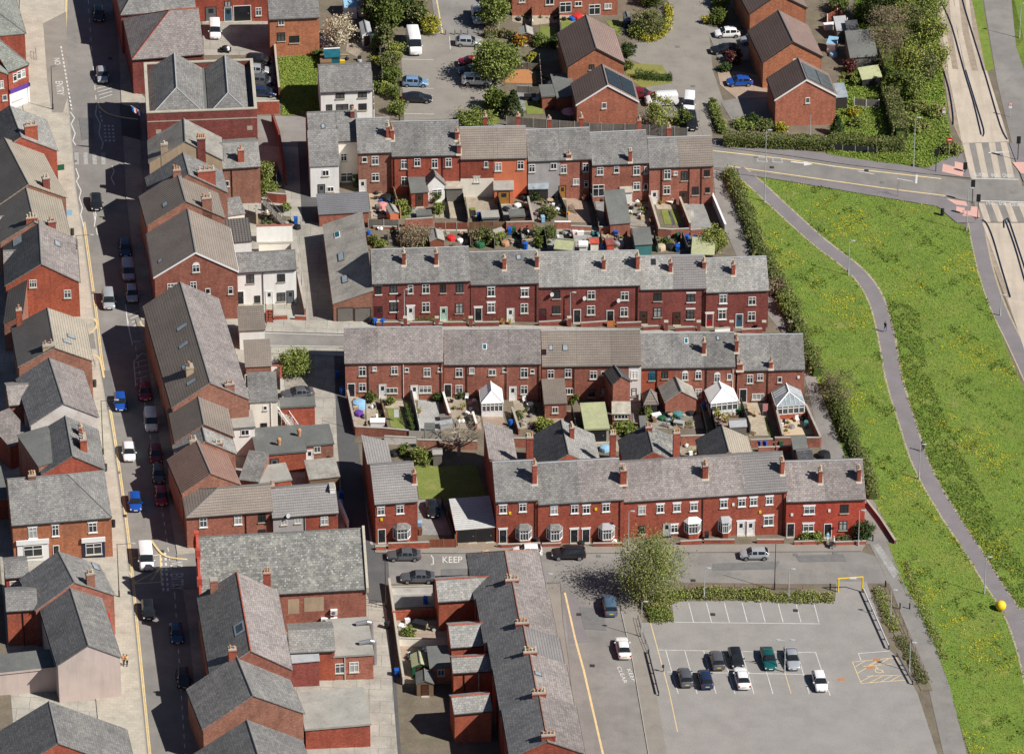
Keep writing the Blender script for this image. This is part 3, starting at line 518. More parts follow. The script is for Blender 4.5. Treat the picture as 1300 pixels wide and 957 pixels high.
V('B5'); fit(R4,'n:230,736,1.1,1.4 nl:405,741,1.1,1.4 Do:155,830 n:228,818,1.1,1.6 Do:330,835 nl:402,828,1.1,1.6 wl:575,747,1.05,1.4 ws:728,757,1.05,1.3 Drl:503,848 wl:570,828,1.1,1.6 Db:660,852 ws:725,838,1.1,1.5 pipe:470,770 pipe:125,770')
V('B3')
for k,x in((R4[0],553),(R4[1],724)):chpx(k,x,568,505,.5,.7)
V('B4')
for k,x,yb,yt in((R4[3],168,592,532),(R4[4],340,582,522),(R4[6],693,592,540),(R4[7],872,592,522)):chpx(k,x,yb,yt,.5,.7)
skyl(R4[4],243,527,.7,.8)
V('B5')
for k,x,yb,yt in((R4[8],122,592,528),(R4[9],297,607,555),(R4[10],474,603,552),(R4[11],629,622,566)):chpx(k,x,yb,yt,.5,.7)
skyl(R4[8],207,552,.7,1,m='glass')
V('B3')
WS=block('long workshop with one sloping grey corrugated roof and wooden doors',(180,772),(388,762),3.2,d=22,roof='monol',rise=1.9,wm='brick_brown',rm='asbestos',name='workshop',cat='workshop')
for u in(.3,.74):door(WS,WS.W*u,'timber_grey',w=2.2,h=2.2,light=False)
skyl(WS,220,525,2.2,.9,side='l'); skyl(WS,240,642,2.0,.9,side='l'); skyl(WS,200,408,1.6,.8,side='l',m='glass_teal')
SH=block('brick outbuilding with dark grey ribbed roof below the white house',(105,301),(367,287),2.3,d=4.2,roof='monof',rise=.9,wm='brick_rear',rm='tile_dark',name='outbuilding',cat='outbuilding')
# top row (rear walls towards the camera)
g='houses of the top terrace with rear walls facing the gardens'
V('P')
R6=row([dict(E1=q('A3',338,776),E2=q('A3',507,770),r=q('A3',420,602),h=6.9,eL=0,houses=[(1,'brick_brown',SG,'brown brick house right of the white end house')]),dict(E1=q('A3',507,792),E2=q('A3',852,785),r=q('A3',680,617),h=6.8,eL=0,houses=[(1,'brick_red',SG,'deep red house with gabled shed extension in front'),(1,'brick_red',SG,'deep red house with ribbed lean to roof in front')]),dict(E1=q('A3',855,806),E2=q('A4',275,799),r=q('A4',130,645),h=6.7,eL=0,houses=[(1,'brick_red',TB,'house with red upper wall and white ground floor'),(1,'paint_orange',TB,'bright orange painted house')]),dict(E1=q('A4',280,817),E2=q('A4',604,804),r=q('A4',430,656),h=6.6,eL=0,houses=[(1,'render_grey',SG,'grey pink rendered house with blue glazed lean to'),(1,'brick_rear',SG,'brick house with cream parasol and wooden door')]),dict(E1=q('A4',605,836),E2=q('A4',893,823),r=q('A4',750,669),h=6.5,eL=0,houses=[(1,'brick_rear',SG,'brick house with white patio doors left of the dark shed'),(1,'brick_rear',SG,'brick house with white glazed porch and orange flower pots')]),dict(E1=q('A4',895,850),E2=q('A5',372,915),r=q('A4',1050,697),h=6.4,eL=0,eR=1,houses=[(.9,'brick_rear',SG,'brick house above the striped green lawn'),(1,'brick_rear',TB,'brick end house with bare concrete yard beside the alley')]),],g)
V('A3'); fit(R6,'wm:370,808,.75,.85 ws:423,812,1,1.4 ws:425,897,1.1,1.3 Dv:360,915 ws:570,832,.9,1.5 ws:637,822,.9,1.3 ws:725,828,.9,1.5 ws:795,823,.9,1.5 ws:572,917,1,1.5 pipe:508,850 pipe:588,850 pipe:765,850')
V('A4'); fit(R6,'wm:68,832,.6,1 ws:130,845,1,1.4 ws:243,836,.95,1.4 ws:300,852,.9,1.3 ws:410,841,.9,1 ws:460,856,.9,1.4 ws:573,848,.9,1.4 wt:575,930,.6,1.1 wm:523,920,.9,1 Dy:455,945 ws:645,866,.95,1.3 wm:728,858,.75,1.1 ws:830,863,1,1.5 wt:878,861,.6,1.1 ws:830,942,1,1.3 wt:876,945,.6,1 p:637,965,1.7,2 pipe:595,880 pipe:550,870 wn:20,910,.9,.9')
V('B5'); fit(R6,'ws:280,90,1,1.6 wb:323,83 n:370,97,.9,1.6 ws:277,172,1,1.4 Dv:212,205 Do:365,205 n:429,176,.95,1.4 n:490,83,.8,1.1 n:493,172,.6,.9 pipe:250,140 pipe:395,130 pipe:460,140')
V('A3')
for k,x,yb,yt in((R6[0],490,700,642),(R6[1],510,710,660),(R6[2],838,710,668),(R6[2],848,780,735)):chpx(k,x,yb,yt,.55,.8)
V('A4'); chpx(R6[6],488,802,782,.7,.5,pots=1); chpx(R6[7],798,820,765,.5,.5,pots=2)
for x,k in((72,R6[3]),(240,R6[4]),(405,R6[5]),(568,R6[6]),(865,R6[8]),(1010,R6[9])):u,_,_=on_wall(k,(x,850)); chim(k,k.fr,min(max(u,.4),k.W-.4),k.D*.72,k.ze,k.ze+k.rise+.95,.6,.8,pots=2)
# orange / white ground floor paint of the red and white house
k=R6[3]; b=MB(); vbox(b,k.fr,.01,k.W-.01,-.025,-.001,k.zb,k.zb+3.6); b.ob('painted_wall','render_cream',k.root)
V('A3')
WH=block('white rendered end house with long grey roof at the left of the top terrace',(235,714),(339,709),7.2,r=(250,566),pitch=31,wm='render_cream',rm=SG,name='house',cat='house')
w=block('',(95,842),(240,836),5.4,d=WH.D*.62,roof='monof',rise=3.0,wm='render_white',rm=SG,sub=WH.root)
f2=WH.fr.sub(-w.W+.0,0); wb=MB(); rise=WH.rise
f3=WH.fr; wl=MB(); uu0,uu1=-w.W,-.01
wl.loft([[f3.w(uu,0,WH.zb),f3.w(uu,0,WH.ze),f3.w(uu,WH.D/2,WH.ze+rise-.01),f3.w(uu,WH.D,WH.ze),f3.w(uu,WH.D,WH.zb)]for uu in(uu0,uu1)]); wl.ob('wall','brick_dark',WH.root)
roof_mesh(Fr(f3.w(uu0,0,0),f3.U),w.W,WH.D,WH.ze,rise,ovR=0,ov=.02).ob('roof',[SG,'ridge_grey'],WH.root)
fit([w],'wm:173,876,.95,.95'); V('B3'); fit([w],'wm:165,168,.95,.8 Ds:118,180'); V('A3'); fit([WH],'ws:265,797,.9,1.3 wm:280,897,1.8,1.5'); chim(WH,WH.fr,WH.W-.6,WH.D*.4,WH.ze+1,WH.ze+WH.rise+.7,.6,.6,'brick_dark',1); skyl(WH,160,640,.6,.8)
# extensions in front of the top row
V('B3'); w=wing(R6[1],(592,188),(680,182),2.5,4.2,'monof','felt_grey','brick_red',rise=.7); fit([w],'Do:635,225')
w=wing(R6[1],(672,150),(768,142),2.9,4.5,'gy',SP_,'render_white',rise=1.5); fit([w],'p:728,187,1.4,1.2')
w=wing(R6[2],(775,165),(862,163),2.3,4.2,'monof','polycarb','timber_grey',rise=.5)
w=wing(R6[4],(1030,172),(1130,170),2.5,4.4,'monof','felt_pale','paint_orange',rise=.9); fit([w],'Dy:1080,205,1.6')
V('A4'); w=wing(R6[5],(285,957),(382,955),2.2,2.8,'monof','glass_roof','frame_dark',rise=.9)
V('f4'); w=wing(R6[8],(150,160),(265,155),2.3,2.2,'monof','polycarb','upvc',rise=.5)
# buildings west of the main road, from the top of the picture down
g='shops and houses along the west side of the main road'
def W_(label,E1,E2,h,d,rm,wm='brick_red',pitch=30,name='shop_building',cat='shop',roof='gy',**kw):return block(label,E1,E2,h,d=d,roof=roof,wm=wm,rm=rm,pitch=pitch,name=name,cat=cat,group=kw.pop('group',g),**kw)
V('A1')
L0=W_('slate roofed building at the top left corner behind the white corner shop',(-150,165),(104,140),7.6,22,'slate_green',pitch=28,hipL=5)
L1=W_('corner shop with green grey slates, white front and purple sign board',(34,300),(118,268),6.6,10,'slate_green',roof='gx',pitch=35,hipR=2.5)
V('P'); k=L1; b=MB(); vbox(b,k.fr,.02,k.W-.02,-.03,-.001,k.zb,k.zb+3.2); b.ob('shop_front','render_white',k.root); b=MB(); vbox(b,k.fr,.02,k.W-.02,-.3,-.031,k.zb+3.2,k.zb+3.75); b.ob('fascia','purple',k.root)
V('A1'); fit([k],'ws:62,325,.7,1.3 ws:80,315,.7,1.3 ws:97,308,.7,1.3 sp:72,400,1.7,1.5');
L1b=W_('red brick house with a small white window left of the corner shop',(-120,330),(30,312),6.4,12,'slate_green',name='house',cat='house'); fit([L1b],'ws:4,355,.8,1.3 wm:20,410')
L2=W_('house with light slates on the road side and tall brick chimney at the top left',(-52,668),(238,632),6.6,9.5,SLt,name='house',cat='house');
V('i1'); V('A1'); chim(L2,L2.fr,L2.W*.66,1.2,L2.ze,L2.ze+L2.rise+1.3,1.9,.8,'brick_bright',3); chim(L2,L2.fr,L2.W*.13,2.4,L2.ze,L2.ze+L2.rise+.9,1.4,.8,'brick_bright',3)
L2b=W_('shop with smooth beige tiled roof beside the zebra crossing',(-30,878),(276,828),6.4,14,'tile_beige',wm='brick_brown'); chim(L2b,L2b.fr,L2b.W*.76,1.0,L2b.ze,L2b.ze+L2b.rise+.2,1.0,.8,'brick_dark',2)
V('B1')
L2c=W_('shop with beige tiled roof and two pairs of chimney pots',(2,300),(338,268),6.2,10.5,'tile_beige',wm='brick_brown'); chim(L2c,L2c.fr,L2c.W*.47,.6,L2c.ze,L2c.ze+L2c.rise+.6,1.6,.7,'brick_bright',4); chim(L2c,L2c.fr,L2c.W*.76,.6,L2c.ze,L2c.ze+L2c.rise*.5+1.1,1.1,.7,'brick_dark',2)
L2w=W_('low beige roofed wing at the left edge behind the red gable',(-60,300),(120,285),4.6,7,'tile_beige',wm='brick_brown',name='outbuilding',cat='outbuilding',roof='gx')
L3=W_('corner house with big plain red gable and a slate dormer',(28,508),(383,490),5.6,12,SP_,wm='paint_red',name='house',cat='house',pitch=32); fit([L3],'ww:160,498,1.0,1.25 ws:328,548,1.0,1.3'); MATS['brick_gable']=MATS['brick_bright']
k=L3; k.wall.data.materials[0]=MATS['brick_bright']
lp=MB();
lp.loft([[k.fr.w(-.19,dd,k.ze-.19*k.t+.15),k.fr.w(k.W/2-.1,dd,k.ze+k.rise+.15-.1*k.t),k.fr.w(k.W/2-.1,dd,k.ze+k.rise+.18-.1*k.t),k.fr.w(-.19,dd,k.ze-.19*k.t+.18)]for dd in(-.08,k.D+.08)]); lp.ob('west_slope','slate_dark',k.root)
w=block('',(20,402),(122,398),5.4,d=3.6,roof='gx',pitch=28,wm='brick_bright',rm=SP_,sub=k.root)
skyl(k,85,290,2.2,1.6,side='l'); skyl(k,280,305,1.4,1.0,side='r')
V('B1')
L4=W_('building with pale beige road side slope and dark far slope at the street corner',(92,902),(446,872),6.0,10.5,'tile_beige',wm='brick_brown',pitch=27)
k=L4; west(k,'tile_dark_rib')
V('i1'); chim(k,k.fr,k.W*.42,.7,k.ze,k.ze+k.rise+.35,1.6,1.0,'render_tan',2); V('B1'); chim(k,k.fr,k.W*.1,10.2,k.ze,k.ze+k.rise+.6,.8,.8,'brick_bright',1); skyl(k,345,755,.9,1.3,side='r'); skyl(k,325,780,.9,1.3,side='r')
L4w=W_('dark roofed lean to at the left of the corner building',(20,690),(110,690),4.6,9,'tile_ribbed',name='outbuilding',cat='outbuilding',wm='brick_brown',roof='monol')
V('C1')
L5=W_('house with white painted gable end by the road',(150,420),(474,380),6.0,12,SP_,wm='brick_white',name='house',cat='house',pitch=31)
w=block('',(46,322),(148,312),5.2,d=5.6,roof='gx',pitch=25,wm='brick_brown',rm=SP_,sub=L5.root)
L5w=W_('low rear wing with grey slates in the shaded yard',(48,525),(165,478),3.8,6,SP_,name='outbuilding',cat='outbuilding',roof='monof',rise=1.6)
V('C1')
L6a=W_('shop with long flat grey dormer roof and two red chimney stacks',(205,660),(506,634),6.2,10,SG,name='shop_building',pitch=31)
k=L6a; chim(k,k.fr,k.W*.71,6.5,k.ze,k.ze+k.rise+.6,.6,.9,'brick_bright',2); chim(k,k.fr,k.W*.71,3.4,k.ze,k.ze+k.rise+.9,.9,2.0,'brick_bright',3)
w=block('',(188,620),(328,588),6.9,d=8.4,roof='monol',rise=.35,wm='brick_brown',rm='felt_grey',sub=k.root)
V('D1')
L6=W_('red brick corner shops with hipped slate roof, white sign and navy shop front',(65,108),(588,66),6.1,11.2,SG,name='shop_building',roof='gx',pitch=32,hipR=5.2,wm='brick_orange')
k=L6; fit([k],'wl:173,150,1.1,1.7 wl:293,138,.9,1.7 wl:490,122,1.1,1.5 Dk:297,245,.7'); V('D1'); chim(k,k.fr,3.2,k.D*.5,k.ze,k.ze+k.rise+.6,1.0,.8,'brick_brown',3)
def shopfront(k,x0,x1,yt,zt,col,fcol,glassw=.8,words=None,wcol='navy'):
 u0=on_wall(k,(x0,yt))[0]; u1,_,z=on_wall(k,(x1,yt)); fr=k.fr; zg=gz(fr.w((u0+u1)/2,0,0).x)
 b=MB(); vbox(b,fr,u0,u1,-.12,-.001,zg-.4,zg+zt); o=b.ob('shop_front',col,k.root)
 b=MB(); vbox(b,fr,u0-.1,u1+.1,-.3,-.121,zg+zt-.08,zg+zt+.62); f=b.ob('fascia',fcol,k.root)
 c=(u0+u1)/2; hw=(u1-u0)*glassw/2; f2=fr.sub(0,-.121); window(k,c,zg+1.55,hw*2,1.75,lintel=None,bars=2,fr=f2,par=o)
 if words:zz=zg+zt+.16; text(words,0,0,0,wcol,'sign_lettering',plane=(fr.w(u0+.25,-.304,zz),fr.w(u1-.25,-.304,zz),fr.w(u0+.25,-.304,zz+.26)),par=f)
shopfront(k,90,256,215,2.75,'white','white',.6); shopfront(k,434,552,185,2.75,'navy','white',.72)
V('D1')
L7=W_('house with dark slate west slope and red brick gable with tall chimney',(190,560),(602,480),6.0,7.5,SG,wm='brick_rear',name='house',cat='house',pitch=31)
k=L7; chim(k,k.fr,k.W*.72,.5,k.ze,k.ze+k.rise+.7,1.1,.7,'brick_brown',2); skyl(k,505,330,1.6,1.0,side='r')
w=block('',(32,388),(150,378),5.6,d=4.6,roof='gx',pitch=25,wm='paint_red',rm=SG,sub=k.root); fit([w],'ws:78,430,1.3,1.5')
w=block('',(36,562),(196,552),5.6,d=5.2,roof='gx',pitch=25,wm='brick_bright',rm=SG,sub=k.root); pipe(w,122,600)
L8=W_('dark slate roofed house with pale pink rendered end wall',(306,852),(634,808),6.0,16.5,SG,wm='render_pink',name='house',cat='house',pitch=31)
L9=W_('flat roofed pale pink rendered annexe in the bottom left corner',(-140,905),(300,858),3.6,4,'felt_grey',wm='render_pink',name='outbuilding',cat='outbuilding',roof='flat',ridge='render_pink')
V('P')
L10=W_('slate roofed shop below the pale rendered house at the bottom left',(-20,1000),(172,978),5.4,9,SG,name='shop_building')
L11=W_('rear yard store at the left edge beside the shaded yards',(-60,640),(10,632),3.2,8,'felt_grey',name='outbuilding',cat='outbuilding',roof='flat')
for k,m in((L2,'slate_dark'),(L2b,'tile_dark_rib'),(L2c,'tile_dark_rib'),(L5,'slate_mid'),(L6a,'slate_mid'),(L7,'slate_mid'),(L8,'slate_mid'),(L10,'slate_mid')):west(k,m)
# buildings east of the main road
g='buildings along the east side of the main road'
V('A2')
M1=block('large hipped slate building with stone kerbed parapet at the top of the main road',(152,300),(512,272),6.4,d=13,roof='gx',pitch=33,hipL=6.5,wm='brick_dark',rm=SP_,group=g,ridge='brick_red');
M1b=block('gabled red roofed block behind the hipped building at the top edge',(95,75),(470,45),7.2,d=14,roof='gx',pitch=30,hipL=5,wm='brick_dark',rm=SG,group=g)
M2=block('big square brick hall with stone parapet and two hipped slate roofs',(225,572),(782,550),10.2,d=15.2,roof='parapet',par=1.1,wm='brick_dark',rm='felt_grey',name='hall',cat='hall',group=g)
k=M2
for a,c,pr in((.5,.525,1),(.545,.955,1)):
 u0,u1=(k.W*.03,k.W*.53)if a==.5 else(k.W*.56,k.W*.93); f2=Fr(k.fr.w(u1,.6,0),k.fr.N)
 roof_mesh(f2,k.D-1.2,u1-u0,k.ze-1.05,(u1-u0)/2*math.tan(rad(34)),hipL=(u1-u0)*.42,ov=.0).ob('hipped_roof',[SG,'lead'],k.root)
for dd in(-.9,):b=MB(); vbox(b,k.fr,.04,k.W-.04,-.05,-.001,k.ze-1.6,k.ze-1.45); b.ob('string_course','stone',k.root)
for u in(.1,.93):b=MB(); vbox(b,k.fr,k.W*u-.4,k.W*u+.4,-.02,-.001,k.ze-3.6,k.ze-2.9); b.ob('wall_vent','stone',k.root)
M3=block('house with tan rendered gable and two tall chimneys beside the brick hall',(238,824),(606,810),7.4,d=6.5,roof='gy',pitch=32,wm='render_tan',rm='asbestos',name='house',cat='house',group=g)
k=M3; chim(k,k.fr,k.W*.21,.3,k.zb,k.ze+k.rise*.55+1.2,1.0,.7,'render_tan',1); chim(k,k.fr,k.W*.72,.3,k.ze-1,k.ze+k.rise*.6+1.8,1.2,.8,'brick_dark',4)
M3b=block('brick rear block with light slate roof and small square chimney',(612,852),(798,840),6.2,r=(690,722),pitch=24,wm='brick_brown',rm=SLt,name='house',cat='house',group=g); chim(M3b,M3b.fr,M3b.W*.5,1.0,M3b.ze,M3b.ze+M3b.rise+.7,.9,.7,'brick_bright',1); fit([M3b],'wm:625,930'); pipe(M3b,655,900)
M4=block('house with dark west slope and twin brick chimney stacks',q('B2',0,0)and(248,1010),(632,975),7.4,d=6.2,roof='gy',pitch=33,wm='brick_brown',rm=SG,name='house',cat='house',group=g)
k=M4; chim(k,k.fr,k.W*.35,.6,k.ze,k.ze+k.rise+.8,1.1,.8,'brick_brown',3); chim(k,k.fr,k.W*.74,.7,k.ze-1,k.ze+k.rise+.2,2.6,.9,'brick_red',4)
V('B2')
M5=block('shop with brownish roof and skylight in the ribbed west slope',(72,275),(478,236),7.4,d=8.2,roof='gy',pitch=31,wm='brick_brown',rm='tile_brown',name='shop_building',cat='shop',group=g); chim(M5,M5.fr,M5.W*.78,.4,M5.ze,M5.ze+M5.rise+.2,1.4,.8,'brick_brown',3); skyl(M5,165,165,1.2,.9,side='l')
M6=block('red brick shop with white barge boards and an arched attic window',(110,547),(546,516),7.6,d=12,roof='gy',pitch=31,wm='brick_rear',rm='tile_brown',name='shop_building',cat='shop',group=g,gut='upvc')
k=M6; fit([k],'a:328,503,1.0,1.2 ww:203,606,1.4,1.5 ws:314,595,.9,1.4 wm:390,622,.7,.9 ws:510,618,.7,1.2'); b=MB(); vbox(b,k.fr,-.1,k.W*.36,-.5,-.001,k.zb+2.9,k.zb+3.6); b.ob('fascia','navy',k.root); skyl(k,140,462,.9,.8,side='l')
def barge(k,m='upvc',w=.26):
 for s in(0,1):
  b=MB(); u0=-.2 if not s else k.W+.2; z0=k.ze-.2*k.t; pts=[k.fr.w(u0,-.16,z0+.13),k.fr.w(k.W/2,-.16,k.ze+k.rise+.13),k.fr.w(k.W/2,-.16,k.ze+k.rise+.13-w),k.fr.w(u0,-.16,z0+.13-w)]; b.prism(pts,k.fr.N*.05); b.ob('barge_board',m,k.root)
barge(k)
M6w=block('pair of white painted cottages with slate roof and steps to a white door',(545,523),(856,505),5.6,r=(690,418),pitch=30,wm='render_white',rm=SG,name='house',cat='house',group=g)
fit([M6w],'n:615,558,1.1,1.4 n:652,665,.85,1.2 Dv:715,670 n:778,552,1.1,1.3 n:778,652,1.2,1.4 Dk:562,680 n:775,722,.8,.6 pipe:682,600 Ds:828,735')
w=block('small white outhouse with brown ribbed roof between the shop and the white yard wall',(490,368),(620,358),4.6,d=4.2,roof='monof',rise=1.4,wm='render_white',rm='tile_ribbed',name='outhouse',cat='outbuilding'); M6o=w
b0=block('cream rendered lean to with slate roof behind the brown roofed outhouse',(466,230),(584,212),3.6,d=3.2,roof='monof',rise=1.0,wm='render_cream',rm=SG,name='outhouse',cat='outbuilding')
V('C2')
M7=block('long shop with brown patched roof and three rooflights in the west slope',(156,388),(541,347),7.2,d=27,roof='gy',pitch=32,wm='brick_brown',rm=SP_,name='shop_building',cat='shop',group=g)
k=M7; west(k,'tile_brown')
for x,y in((252,258),(228,175),(212,72)):skyl(k,x,y,.9,1.6,side='l')
V('B2'); skyl(k,255,812,.9,1.8,side='l'); V('C2'); chim(k,k.fr,k.W*.3,5.0,k.ze,k.ze+k.rise*.6+1.4,1.0,1.2,'render_tan',3); chim(k,k.fr,k.W*.76,.5,k.ze-.5,k.ze+k.rise*.5+1.0,1.3,.7,'brick_brown',2)
V('B2'); w=block('white outhouse with ribbed brown roof on the street corner',(557,832),(690,826),3.2,d=4.4,roof='monof',rise=1.3,wm='render_white',rm='tile_brown',name='outhouse',cat='outbuilding')
V('C2'); w=block('brick outhouse with brown tiled roof and black doorway',(527,182),(655,176),3.6,d=4.6,roof='monof',rise=1.5,wm='brick_brown',rm='tile_brown',name='outhouse',cat='outbuilding'); fit([w],'Dk:538,215');
M8w=block('cream rendered wing with grey roof and two small dark windows',(546,362),(686,356),5.4,d=5.4,roof='monof',rise=1.4,wm='render_cream',rm=SG,name='house',cat='house'); fit([M8w],'wb:625,390,.5,.7 n:618,482,.9,1'); pipe(M8w,655,400,'white')
M8=[]
for E1,E2,d,rm,lab in(((170,560),(462,536),8.2,'tile_brown','shop with brown ribbed roof next to the white rendered box'),((176,650),(474,622),3.4,SLt,'narrow shop with pale grey slates between brown and red roofs'),((205,822),(497,778),8.6,'tile_red','shop with reddish ribbed roof on the main road')):
 k=block(lab,E1,E2,6.0,d=d,roof='gy',pitch=31,wm='brick_brown',rm=rm,name='shop_building',cat='shop',group=g); M8.append(k)
west(M8[0],'tile_brown_rib'); west(M8[2],'tile_red_rib')
chim(M8[1],M8[1].fr,M8[1].W*.3,.6,M8[1].ze,M8[1].ze+M8[1].rise+.2,1.0,.7,'render_tan',2); chim(M8[1],M8[1].fr,M8[1].W*.72,.5,M8[1].ze,M8[1].ze+M8[1].rise*.5+.6,1.2,.6,'brick_brown',2)
M9=block('corner building with brown hipped tile roof above brick walls',(226,942),(662,908),5.4,r=(560,785),pitch=31,hipL=4.6,roof='gx',wm='brick_rear',rm='tile_brown',name='shop_building',cat='shop',group=g)
M10=block('house with grey brown tile roof, half grey rendered and half brick',(664,943),(993,917),5.2,r=(830,788),pitch=30,wm='brick_red',rm='tile_grey',name='house',cat='house',group=g)
V('D2'); fit([M9],'wl:152,132,1.0,1.4 wl:328,118,1.0,1.4 n:450,106,1.0,1.5 n:450,185,1,1.2 pipe:368,130'); fit([M10],'wm:560,130,.85,.85 wm:630,122,.85,.85 ws:765,122,1,1.3 dish:580,92 pipe:665,140')
b=MB(); vbox(b,M10.fr,.01,M10.W*.5,-.025,-.001,M10.zb,M10.ze-.1); b.ob('rendered_wall','render_grey',M10.root); V('C2'); chim(M10,M10.fr,.3,M10.D*.55,M10.ze,M10.ze+M10.rise+.5,.8,.8,'brick_red',1); chim(M10,M10.fr,M10.W-.4,M10.D*.42,M10.ze,M10.ze+M10.rise+.3,.7,1.4,'render_white',0)
# rear extensions behind those shops
w=block('white clad flat roofed box with one window behind the brown shop',(462,492),(571,484),4.6,d=4.2,roof='flat',wm='render_white',rm='felt_pale',name='extension',cat='extension',ridge='felt_grey'); fit([w],'wm:523,514,1.1,.9')
w=block('long flat roofed orange brick extension with two red roof vents',(582,626),(832,606),3.2,d=6.6,roof='flat',wm='brick_bright',rm='felt_grey',name='extension',cat='extension',ridge='felt_grey'); fit([w],'Ds:672,655,1.0')
for x,y in((695,575),(797,528)):u,d,z=roof_pt(w,(x,y)); b=MB(); b.lathe(w.fr.w(u,d,w.ze),[(.22,0),(.22,.7),(.32,.75),(.3,1.1),(.1,1.25)],10); b.ob('roof_vent','pot',w.root)
w=block('flat roofed brick extension with white window at the end of the concrete yard',(836,578),(970,566),3.1,d=4.8,roof='flat',wm='brick_brown',rm='felt_grey',name='extension',cat='extension',ridge='felt_grey'); fit([w],'ws:888,600,.9,1 Dv:845,620')
w=block('flat roofed brick garage beside the white outside staircase',(705,384),(876,376),3.2,d=2.2,roof='flat',wm='brick_red',rm='felt_grey',name='garage',cat='garage',ridge='felt_grey')
w=block('low shed with pale corrugated roof in the back yard',(850,752),(1000,736),2.3,d=4,roof='monof',rise=.5,wm='timber_brown',rm='asbestos',name='shed',cat='shed')
w=block('flat roofed store with pale stained felt behind the red roofed shop',(592,770),(756,748),2.8,d=4,roof='flat',wm='brick_bright',rm='felt_pale',name='store',cat='outbuilding',ridge='felt_pale')
w=block('slate lean to against the back of the red roofed shop',(496,752),(592,764),2.9,d=5.5,roof='monof',rise=1.2,wm='brick_brown',rm=SG,name='lean_to',cat='outbuilding')
for k,m in((M4,'slate_mid'),(M5,'tile_brown_rib'),(M6,'tile_brown_rib')):west(k,m)
# hall with huge slate roof and the ornate gable
V('D2')
M11=block('chapel like hall with one huge lichened slate roof and red stone gable',(146,510),(976,464),6.2,r=(540,188),pitch=40,wm='brick_rear',rm='slate_lichen',name='hall',cat='hall',group=g,ridge='slate_grey')
k=M11; t=k.t
for uu,m in((-.35,'paint_red'),(k.W+.02,'stone')):
 b=MB(); b.loft([[k.fr.w(uu+a,dd,z)for dd,z in((-.3,k.ze-.5),(-.3,k.ze+.25),(k.D/2,k.ze+k.rise+.55),(k.D+.3,k.ze+.25),(k.D+.3,k.ze-.5))]for a in(0,.33)]); b.ob('gable_parapet',m,k.root)
for dd in(.1,.34,.6,.85):
 b=MB(); zz=k.ze+.3+k.rise*(1-abs(dd*2-1)); vbox(b,k.fr,-.55,.1,k.D*dd-.35,k.D*dd+.35,zz-.8,zz+.9); b.ob('pinnacle','paint_red',k.root)
chpx(k,478,540,385,.95,.7,'brick_red',3); b=MB()
for s,e,z0,z1 in((.52,.59,-3.4,-1.1),(.62,.74,-3.2,-1.0)):b=MB(); vbox(b,k.fr,k.W*s,k.W*e,-.02,-.001,k.ze+z0,k.ze+z1); b.ob('blocked_opening','render_tan',k.root)
V('D2')
M12=block('building with louvred rooflight in the dark west slope and red ridge',(190,908),(598,876),7.2,d=18,roof='gy',pitch=33,wm='brick_rear',rm=SP_,name='shop_building',cat='shop',group=g,ridge='brick_red')
k=M12; west(k,SG)
skyl(k,335,668,2.6,1.7,side='l'); skyl(k,335,668,1.8,1.2,side='l',m='glass_mid')
chim(k,k.fr,k.W*.28,.7,k.ze,k.ze+k.rise*.55+1.7,1.0,.9,'brick_bright',2); chim(k,k.fr,k.W*.2,17.2,k.ze,k.ze+k.rise*.5+1.6,1.0,.9,'brick_brown',0)
w=block('',(592,790),(817,778),4.6,d=6.4,roof='gx',pitch=22,wm='brick_bright',rm=SLt,sub=k.root)
w=block('',(594,842),(738,830),3.9,d=3.4,roof='monof',rise=.9,wm='brick_dark',rm='lead',sub=k.root)
FX=block('flat roofed brick kitchen extension with two silver ducts',(815,808),(1012,795),3.9,d=8.4,roof='flat',wm='brick_rear',rm='felt_pale',name='extension',cat='extension',ridge='felt_pale'); fit([FX],'ws:836,870,1.2,1.5 ws:915,863,1.2,1.6 pipew:868,850')
for dd in(2.2,6.6):
 b=MB(); p=[FX.fr.w(FX.W-1.6,dd,FX.ze+.3),FX.fr.w(FX.W-.2,dd,FX.ze+.5),FX.fr.w(FX.W+.35,dd,FX.ze+.3),FX.fr.w(FX.W+.4,dd,FX.ze-3.2)]
 for a,c in zip(p,p[1:]):b.tube(a,c,.3,n=10)
 b.ob('duct','steel',FX.root,smooth=True)
def acunit(x,y,lab):
 u,_,z=on_wall(M11,(x,y)); r=T('air_conditioner',lab,'air conditioner',M11.fr.w(u,-.3,z-.35),'air conditioning units on the hall wall'); b=MB(); vbox(b,M11.fr,u-.45,u+.45,-.45,-.02,z-.38,z+.38); b.ob('casing','white',r)
 b=MB(); c=M11.fr.w(u-.08,-.455,z); f=M11.fr; b.prism([c+f.U*(.27*math.cos(i*.524))+Z*(.27*math.sin(i*.524))for i in range(12)],-f.N*.02); b.ob('fan_grille','steel',r)
acunit(765,622,'white air conditioning unit left of the stacked pair'); acunit(813,580,'white air conditioning unit, upper of the stacked pair'); acunit(813,620,'white air conditioning unit, lower of the stacked pair')
V('P')
M13=block('slate roofed shop below the louvred rooflight building at the bottom edge',(258,925),(385,905),5.6,d=9,roof='gy',pitch=31,wm='brick_brown',rm=SG,name='shop_building',cat='shop',group=g)
M14=block('brick store with pale flat roof at the bottom edge beside the back lane',(388,925),(470,918),3.4,d=8,roof='flat',wm='brick_red',rm='felt_pale',name='store',cat='outbuilding',ridge='felt_pale')
M15=block('slate roofed shop at the bottom edge facing the main road',(262,1010),(400,992),5.6,d=9,roof='gy',pitch=31,wm='brick_brown',rm=SG,name='shop_building',cat='shop',group=g)
